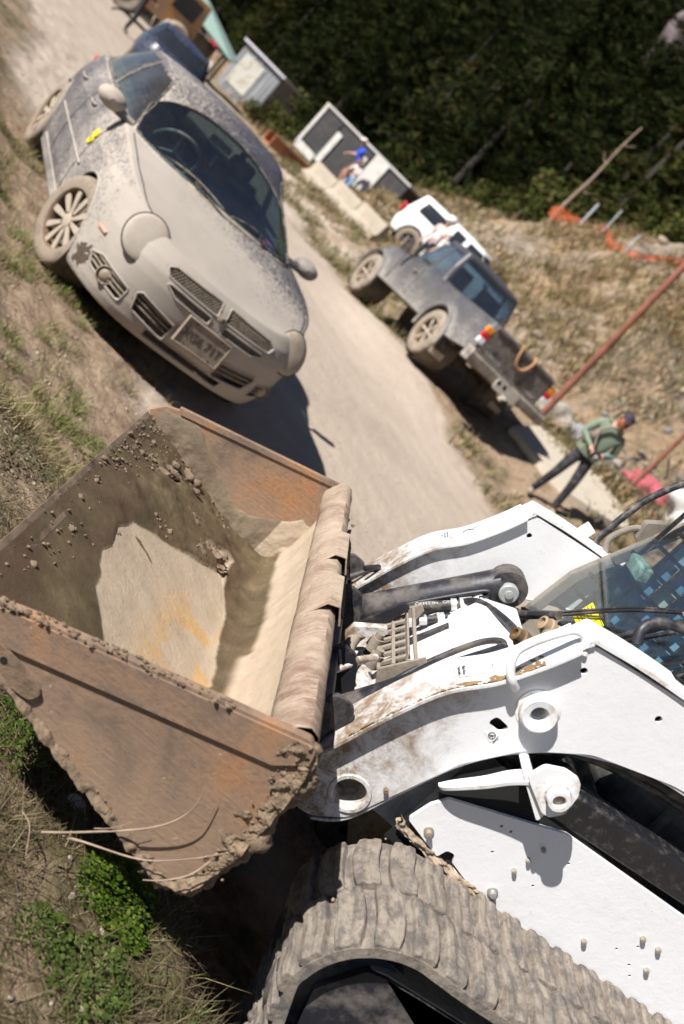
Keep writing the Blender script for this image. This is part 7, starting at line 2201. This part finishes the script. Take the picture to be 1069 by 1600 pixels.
# ================================================================== excavator-like orange machine and canopy at the top end
ex = empty('orange_machine', (-15.3, 31.5, gz(-15.3, 31.5)), R(35), 'orange wheeled machine with pale tyres at the top end of the track', 'machine')
ORM = simple('orange_machine_paint', (.42, .17, .03), .6, var=.2, dirt=(.28, .20, .13), dirt_amt=.6, dscale=2)
q = MB(); q.prism(roundpoly([(-1.4, .55), (-1.4, 1.0), (-.3, 1.15), (.1, 1.9), (1.3, 1.9), (1.45, .6)], .1), -.75, .75); q.build('chassis', ORM, ex, bevel=.04)
for sg in (-1, 1):
    q = MB(); q.box((.7, sg * .77, 1.45), (.8, .03, .6)); q.build('cab_window', DG, ex)
q = MB(); q.beam((-1.2, 0, 1.0), (-2.3, 0, 1.7), .25, .25); q.beam((-2.3, 0, 1.7), (-2.9, 0, .6), .2, .2); q.build('boom', simple('machine_yellow', (.60, .40, .03), .5, var=.2), ex, bevel=.02)
for x_ in (-.9, .9):
    for sg in (1, -1):
        q = MB(); q.lathe((x_, sg * .75, .48), (0, sg, 0), [(0, .05), (0, .46), (.05, .48), (.25, .48), (.30, .40), (.26, .22), (.22, .001)], n=24); q.build('wheel', simple('pale_dusty_tyre', (.34, .28, .21), .95) if 'pale_dusty_tyre' not in bpy.data.materials else bpy.data.materials['pale_dusty_tyre'], ex)
cn = empty('canopy', (-16.4, 36.0, gz(-16.4, 36.0)), R(20), 'green and grey sloping canopy roof on posts beyond the orange machine', 'canopy')
q = MB(); q.add([(-3.2, -1.3, 1.9), (2.2, -1.1, 1.15), (2.4, 1.2, 1.25), (-3.2, 1.6, 2.5), (-.8, .2, 2.5)], [(0, 1, 4), (1, 2, 4), (2, 3, 4), (3, 0, 4)]); o = q.build('roof_sheet', simple('sea_green_sheet', (.30, .42, .36), .6, var=.1), cn, smooth=0); s__ = o.modifiers.new('solid', 'SOLIDIFY'); s__.thickness = .05
for x_, y_ in ((-3.0, -1.1), (1.9, -.9), (2.0, 1.0), (-3.0, 1.4)):
    q = MB(); q.cyl((x_, y_, -.2), (x_, y_, 1.75 if x_ < 0 else 1.2), .05, n=8); q.build('post', TBK, cn)
q = MB(); q.box((-.6, .3, .5), (4.2, 1.8, 1.1)); q.build('stacked_goods', LINER, cn, bevel=.05)

# ================================================================== bicycle, red and white heaps behind the man
bi = empty('bicycle', (3.05, 18.4, gz(3.05, 18.4) + .02), R(-35), 'dark bicycle leaning over in the scrub behind the man in green', 'bicycle')
for x_, nm in ((-.52, 'wheel'), (.52, 'wheel')):
    q = MB(); q.tube([(x_ + .33 * math.cos(a), 0, .34 + .33 * math.sin(a)) for a in np.linspace(0, 6.283, 33)[:-1]], .024, n=6, closed=True)
    wl = q.build(nm, PLASTIC, bi, smooth=60)
    q = MB()
    for k in range(16): a = k * math.pi / 8; q.cyl((x_, 0, .34), (x_ + .32 * math.cos(a), 0, .34 + .32 * math.sin(a)), .0015, n=3, cap=False)
    q.build('spokes', STEELP, wl, kind='stuff')
q = MB()
for a, b_ in (((-.52, 0, .34), (-.05, 0, .32)), ((-.05, 0, .32), (-.18, 0, .80)), ((-.18, 0, .74), (.36, 0, .78)), ((-.05, 0, .32), (.38, 0, .72)), ((-.52, 0, .34), (-.17, 0, .76)), ((.52, 0, .34), (.36, 0, .95))): q.cyl(a, b_, .022, n=8)
q.build('frame', PLASTIC, bi)
q = MB(); q.tube([(.30, -.32, 1.02), (.36, -.12, .98), (.36, .12, .98), (.30, .32, 1.02)], .02, n=8); q.build('handlebar', PLASTIC, bi, smooth=60)
q = MB(); q.blob((-.20, 0, .86), (.14, .07, .035), 2, .1, 2); q.build('saddle', PLASTIC, bi)
bi.rotation_euler = (R(-28), 0, R(-35))
def heap(name, c, r, mat, label, cat, seed, sub=4, amp=.55):
    q = MB(); q.blob((0, 0, 0), r, seed, amp, sub, freq=1.9)
    o = q.build(name, mat, None, smooth=50, recalc=False); o.location = c
    return tag(o, label, cat)
g_ = gz(3.5, 18.2)
heap('fabric_bag', (3.55, 18.2, g_ + .10), (.52, .40, .26), simple('faded_red_cloth', (.48, .10, .12), .85, var=.3, scale=2.4, bump=.02, bscale=5), 'crumpled faded red cloth bag lying behind the nearer rusty post', 'bag', 5, 4, .3)
heap('white_sack', (4.35, 17.6, gz(4.35, 17.6) + .25), (.55, .5, .55), simple('white_sack_cloth', (.72, .70, .66), .8, var=.06, bump=.02, bscale=6), 'large bulging white sack at the right edge beside the red bag', 'sack', 9)
ROCKM = simple('pale_rock', (.36, .315, .26), .9, var=.22, scale=2.5, bump=.02, bscale=12)
ROCKG = simple('grey_rock', (.27, .265, .27), .85, var=.25, scale=2.5, bump=.02, bscale=12)
for i, (x, y, r, mt, lb) in enumerate(((1.42, 18.6, (.42, .35, .36), ROCKM, 'tan boulder between the pickup and the grey boulder'), (1.95, 18.9, (.36, .34, .42), ROCKG, 'blue grey boulder just left of the man in green'),
                                      (2.75, 19.4, (.46, .40, .42), ROCKM, 'large pale boulder behind the head of the man in green'), (2.55, 18.0, (.28, .25, .24), ROCKM, 'small pale boulder right of the man in green'))):
    heap('boulder', (x, y, gz(x, y) + .12), r, mt, lb, 'boulder', 20 + i, 4, .5)['group'] = 'boulders behind the man in green'
# ================================================================== rubble on the slope
q = []
V_all = []; F_all = []
ico = bmesh.new(); bmesh.ops.create_icosphere(ico, subdivisions=1, radius=1); iv = np.array([v.co[:] for v in ico.verts]); ifc = np.array([[v.index for v in f.verts] for f in ico.faces]); ico.free()
def rocks(name, x, y, r, mat, label, sink=.3, squash=.7):
    n = len(x); z = ground_h(x, y)
    jit = 1 + rng.uniform(-.35, .35, (n, len(iv), 1))
    a = rng.uniform(0, 6.28, n); ca, sa = np.cos(a)[:, None], np.sin(a)[:, None]
    V = iv[None] * jit * r[:, None, None] * np.array([1.25, .9, squash])
    X = V[..., 0] * ca - V[..., 1] * sa; Y = V[..., 0] * sa + V[..., 1] * ca
    V = np.stack([X + x[:, None], Y + y[:, None], V[..., 2] + (z + r * sink)[:, None]], -1)
    F = (ifc[None] + (np.arange(n) * len(iv))[:, None, None]).reshape(-1, 3)
    o = np_mesh(name, V.reshape(-1, 3), F, mat, smooth=False, kind='stuff'); o['label'] = label
    return o
x, y = scatter(1500, 12.2, 22, 8, 42, .52, .3, 41)
rocks('rubble', x, y, np.abs(rng.normal(0, 1, len(x))) * .075 + .03, simple('slope_rubble', (.29, .225, .16), .9, var=.35, scale=.7), 'broken grey and tan rock scattered over the slope')
x, y = scatter(900, 12.5, 19, 6, 18)
rocks('rubble', x, y, np.abs(rng.normal(0, 1, len(x))) * .05 + .02, simple('grey_rubble', (.22, .21, .20), .9, var=.35, scale=1.2), 'small grey rubble on the slope behind the fence')
x, y = scatter(2600, 1.0, 9.5, 2, 16)
rocks('gravel', x, y, rng.uniform(.003, .012, len(x)), simple('gravel_tan', (.36, .29, .22), .9, var=.2), 'loose small gravel on the dirt track')
x, y = scatter(900, -.3, 2.0, .6, 5)
rocks('pebbles', x, y, rng.uniform(.002, .009, len(x)) , simple('pebble_pale', (.25, .20, .16), .9, var=.25, scale=9), 'pale pebbles on the near bank')
for i, (x, y, r) in enumerate(((.17, 2.02, .030), (.215, 2.03, .018), (.60, 2.12, .034), (.64, 2.05, .022), (.42, 2.16, .018), (.05, 1.93, .020), (-.11, 2.07, .022))):
    heap('stone', (x, y, gz(x, y) + r * .3), (r * 1.4, r * .8, r * .7), ROCKM, ['flat pale stone under the bucket edge', 'small pale stone beside the flat one under the bucket edge', 'long pale stone on the ground in front of the track', 'smaller stone next to the long one before the track', 'little stone in the bucket shadow', 'chalky stone near the twig ends', 'pale stone by the green leaves at the left edge'][i], 'stone', 40 + i, 2)

# ================================================================== foreground plants and twigs
def leafy(name, cx, cy, rad, hgt, nleaf, ls, label, cols):
    g_ = gz(cx, cy)
    e = empty(name, (cx, cy, g_), 0, label, 'plant')
    n = nleaf; a = rng.uniform(0, 6.28, n); r = rad * np.sqrt(rng.uniform(0, 1, n))
    px_, py_ = r * np.cos(a), r * np.sin(a)
    dome = hgt * np.sqrt(np.maximum(.05, 1 - (r / rad) ** 2)) * (.6 + .6 * fbm(px_ + cx, py_ + cy, 14, 3, 5))
    pz_ = dome * rng.uniform(.55, 1.05, n)
    gl = ground_h(px_ + cx, py_ + cy) - g_
    V = np.zeros((n, 6, 3)); yaw = rng.uniform(0, 6.28, n); tilt = rng.uniform(.1, .9, n); s_ = ls * rng.uniform(.6, 1.3, n)
    shape = np.array([[0, 0, 0], [.45, .35, .05], [.55, .9, .0], [0, 1.3, -.08], [-.55, .9, .0], [-.45, .35, .05]])
    for k in range(6):
        lx, ly, lz = shape[k] * 1.0
        X = lx * s_; Y = ly * s_ * np.cos(tilt) ; Z = ly * s_ * np.sin(tilt) * .6 + lz * s_
        V[:, k, 0] = px_ + X * np.cos(yaw) - Y * np.sin(yaw); V[:, k, 1] = py_ + X * np.sin(yaw) + Y * np.cos(yaw); V[:, k, 2] = pz_ + gl + Z
    b = np.arange(n)[:, None] * 6
    F = np.concatenate([b + np.array([[0, 1, 5]]), b + np.array([[1, 2, 4]]), b + np.array([[1, 4, 5]]), b + np.array([[2, 3, 4]])])
    o = np_mesh('leaves', V.reshape(-1, 3), F, LEAF, parent=e, smooth=False, kind='stuff')
    ci = np.array(cols)[rng.integers(0, len(cols), n)] * rng.uniform(.7, 1.3, (n, 1)); col = np.ones((n, 6, 4)); col[:, :, :3] = ci[:, None]; add_col(o, 'tint', col.reshape(-1, 4))
    q = MB(); 
    for k in range(min(60, n // 12)): q.tube([(px_[k] * .3, py_[k] * .3, gl[k] - .01), (px_[k], py_[k], pz_[k] + gl[k])], .0012, n=3)
    q.build('stems', simple('green_stem', (.12, .14, .04), .7) if 'green_stem' not in bpy.data.materials else bpy.data.materials['green_stem'], e, kind='stuff')
    return e
CL = [(.055, .10, .010), (.08, .135, .013), (.03, .06, .008), (.12, .165, .025)]
leafy('clover_plant', .235, 1.79, .105, .060, 1700, .0080, 'bright green leafy plant on the bank below the bucket heel', CL)
leafy('clover_plant', .30, 1.72, .05, .04, 350, .0080, 'small green sprig creeping towards the loader track', CL)
leafy('weed_plant', -.11, 1.95, .09, .05, 600, .0075, 'mid green weed under the left part of the bucket', [(.06, .10, .018), (.09, .135, .022), (.045, .07, .014)])
leafy('weed_plant', -.19, 2.02, .06, .05, 300, .0075, 'green weed at the left edge in the bucket shadow', [(.06, .10, .018), (.09, .135, .022), (.045, .07, .014)])
leafy('weed_plant', .29, 1.56, .10, .04, 600, .0075, 'dark green weed at the bottom of the bank', [(.05, .08, .015), (.07, .10, .02), (.09, .12, .03)])
leafy('weed_plant', .17, 1.57, .06, .04, 260, .007, 'small dark weed left of the bottom weed', [(.05, .08, .015), (.07, .10, .02)])
leafy('grey_weed', -.90, 2.98, .16, .035, 420, .009, 'grey leaved weed at the left edge of the bank', [(.20, .17, .11), (.13, .11, .06), (.26, .22, .15)])
leafy('bank_weed', -1.02, 4.45, .16, .07, 500, .011, 'olive green weed on the bank level with the car bumper', [(.13, .15, .04), (.18, .18, .06)])
TW = simple('pale_twig', (.27, .195, .14), .8, var=.2, scale=30)
def twig(pts, r, label, name='twig'):
    q = MB(); sm = smooth_path(pts, 7); n_ = len(sm)
    q.tube([tuple(v) for v in sm], [r * (1 - .7 * i / n_) for i in range(n_)], n=6); return tag(q.build(name, TW, None, smooth=60), label, 'twig', 'dry twigs caught against the bucket')
twig([(.035, 1.66, .53), (.09, 1.655, .60), (.174, 1.655, .715), (.20, 1.652, .80), (.18, 1.648, .88)], .0028, 'long dry twig curving up across the bucket side plate')
twig([(.07, 1.67, .55), (.103, 1.655, .585), (.203, 1.665, .640), (.263, 1.672, .705), (.311, 1.680, .778)], .0026, 'lower dry twig lying along the bucket heel')
twig([(.30, 1.675, .74), (.29, 1.668, .69), (.262, 1.662, .645), (.235, 1.655, .62)], .0026, 'dark curved twig hooked round the bucket heel corner')
twig([(.10, 1.66, .62), (.125, 1.65, .66), (.15, 1.65, .72)], .0012, 'thin short twig crossing the bucket edge')
twig([(-.02, 1.70, .50), (.01, 1.66, .52), (.045, 1.60, .515)], .0018, 'pale stalk on the grass left of the clover')

# ================================================================== forest
def conifer(seed, h):
    r = np.random.default_rng(seed)
    nb = int(95 * h / 10); V = []; T = []
    for k in range(nb):
        f = (k + r.random()) / nb
        z = h * (.06 + .92 * f); L = (1 - f) ** .75 * h * .27 * r.uniform(.7, 1.15) + .25
        a = r.uniform(0, 6.28)
        nq = int(10 + L * 22)
        shade = r.uniform(.5, 1.6)
        for j in range(nq):
            u = r.uniform(.12, 1)
            px, py, pz = math.cos(a) * L * u, math.sin(a) * L * u, z - .28 * L * u * u + r.normal(0, .10)
            px += r.normal(0, .14 * L * .5); py += r.normal(0, .14 * L * .5)
            s_ = r.uniform(.08, .19); d = np.array([math.cos(a), math.sin(a), -.45]) + r.normal(0, .5, 3); d /= np.linalg.norm(d)
            e_ = np.cross(d, r.normal(0, 1, 3)); e_ /= np.linalg.norm(e_)
            c_ = np.array([px, py, pz])
            V += [c_ - d * s_ * 1.5, c_ + e_ * s_ * .28, c_ + d * s_ * 1.5, c_ - e_ * s_ * .28]
            g = shade * r.uniform(.75, 1.25)
            T += [g] * 4
    return np.array(V), np.array(T)
def bush(seed, rad, h):
    r = np.random.default_rng(seed); n = 1300
    c = r.normal(0, 1, (9, 3)) * [rad * .45, rad * .45, h * .2] + [0, 0, h * .5]
    k = r.integers(0, 9, n); d = r.normal(0, 1, (n, 3)); d /= np.linalg.norm(d, axis=1)[:, None]
    p = c[k] + d * rad * .42 * r.uniform(.6, 1.05, (n, 1)) * [1, 1, .8]; p[:, 2] = np.maximum(p[:, 2], .05)
    a = r.normal(0, 1, (n, 3)); a /= np.linalg.norm(a, axis=1)[:, None]; b = np.cross(a, r.normal(0, 1, (n, 3))); b /= np.linalg.norm(b, axis=1)[:, None]
    s_ = r.uniform(.05, .13, (n, 1))
    V = np.stack([p - a * s_, p + b * s_ * .7, p + a * s_, p - b * s_ * .7], 1).reshape(-1, 3)
    T = np.repeat(r.uniform(.65, 1.3, 9)[k] * r.uniform(.8, 1.2, n), 4)
    return V, T
def crown_mesh(name, V, T, cols, seed):
    F = np.arange(len(V)).reshape(-1, 4)
    o = np_mesh(name, V, F, NEEDLE, smooth=False)
    r = np.random.default_rng(seed)
    ci = np.array(cols)[np.repeat(r.integers(0, len(cols), len(F)), 4)] * T[:, None]
    col = np.ones((len(V), 4)); col[:, :3] = ci; add_col(o, 'tint', col)
    me = o.data; bpy.data.objects.remove(o); return me
BARK = simple('bark', (.03, .024, .018), .9, var=.3)
FG1 = [(.012, .018, .006), (.017, .024, .007), (.009, .013, .005), (.026, .025, .009)]
FG2 = [(.030, .040, .010), (.040, .048, .012), (.024, .030, .009), (.055, .040, .016)]
crowns = []
for k, (h_, cl) in enumerate(((11, FG1), (9, FG1), (13, FG1), (8, FG2))):
    V, T = conifer(100 + k, h_); crowns.append((crown_mesh('crown', V, T, cl, k), h_))
q = MB(); q.tube([(0, 0, -.6), (.03, 0, 3), (0, .03, 7)], [.22, .15, .06], n=7); to = q.build('trunk', BARK, None); tmesh = to.data; bpy.data.objects.remove(to)
bushes = [crown_mesh('crown', *bush(200 + k, 1.3, 1.7), [(.055, .07, .018), (.075, .085, .022), (.04, .05, .014), (.10, .08, .035)], k) for k in range(3)]
r_ = random.Random(21)
spots = []
tries = 0
while len(spots) < 285 and tries < 60000:
    tries += 1
    az = R(r_.uniform(-30, 8)); d = r_.uniform(40, 118) if r_.random() < .8 else r_.uniform(38, 70)
    x, y = d * math.sin(az), d * math.cos(az)
    t, s = ts(x, y)
    tmin = 24.2 if s < 44 else (22.5 if s < 55 else 18.5)
    if t < tmin or (s > 60 and t < 14): continue
    if any((x - a) ** 2 + (y - b) ** 2 < (2.6 + .012 * d) ** 2 for a, b in spots): continue
    spots.append((x, y))
spots.sort(key=lambda p: math.hypot(*p))
for i, (x, y) in enumerate(spots):
    e = bpy.data.objects.new('conifer_tree', None); C.objects.link(e)
    t, s = ts(x, y)
    k = r_.choice([0, 1, 2, 3]) if t < 30 else r_.choice([0, 1, 2, 0, 2])
    sc_ = r_.uniform(.8, 1.2)
    e.location = (x, y, gz(x, y) - .3); e.rotation_euler = (0, 0, r_.uniform(0, 6.28)); e.scale = (sc_ * 1.15, sc_ * 1.15, sc_)
    e['label'] = ('olive green conifer at the lower edge of the forest' if k == 3 else 'dark green conifer at the lower edge of the forest') if t < 32 else ('tall dark conifer high on the forested slope' if k == 2 else 'dark green conifer in the dense forest on the slope'); e['category'] = 'tree'; e['group'] = 'conifers of the forest on the hillside'
    c_ = bpy.data.objects.new('crown', crowns[k][0]); link(c_, e)
    t_ = bpy.data.objects.new('trunk', tmesh); link(t_, e)
n = 0
for i in range(400):
    s = r_.uniform(16, 62); t = r_.uniform(22.4, 25.2) if s < 44 else r_.uniform(19.0, 23)
    x, y = xy(t, s)
    az = math.degrees(math.atan2(x, y))
    if az < -27 or az > 6: continue
    e = bpy.data.objects.new('shrub', None); C.objects.link(e); sc_ = r_.uniform(.6, 1.25)
    e.location = (x, y, gz(x, y) - .15); e.rotation_euler = (0, 0, r_.uniform(0, 6.28)); e.scale = (sc_,) * 3
    e['label'] = 'olive green shrub along the foot of the forest'; e['category'] = 'shrub'; e['group'] = 'shrubs along the foot of the forest'
    c_ = bpy.data.objects.new('crown', r_.choice(bushes)); link(c_, e)
    n += 1
    if n > 70: break
for i, (x, y, sc_, lb) in enumerate(((-12.2, 40.2, .85, 'bright green bush between the metal shed and the trailer'), (-11.6, 38.8, .6, 'low green bush just left of the trailer'), (-13.0, 38.3, .5, 'small bush at the foot of the metal shed'))):
    e = bpy.data.objects.new('bush', None); C.objects.link(e); e.location = (x, y, gz(x, y) - .1); e.scale = (sc_,) * 3
    e['label'] = lb; e['category'] = 'bush'
    c_ = bpy.data.objects.new('crown', bushes[i]); link(c_, e)
# pinkish rock outcrop high in the forest
x, y = -5.9, 76.0
heap('rock_outcrop', (-5.6, 74.0, 21.2), (2.2, 2.5, 3.2), simple('mauve_rock', (.13, .10, .105), .9, var=.3, scale=.8), 'mauve grey rock outcrop showing high between the trees', 'outcrop', 61, 4, .5)
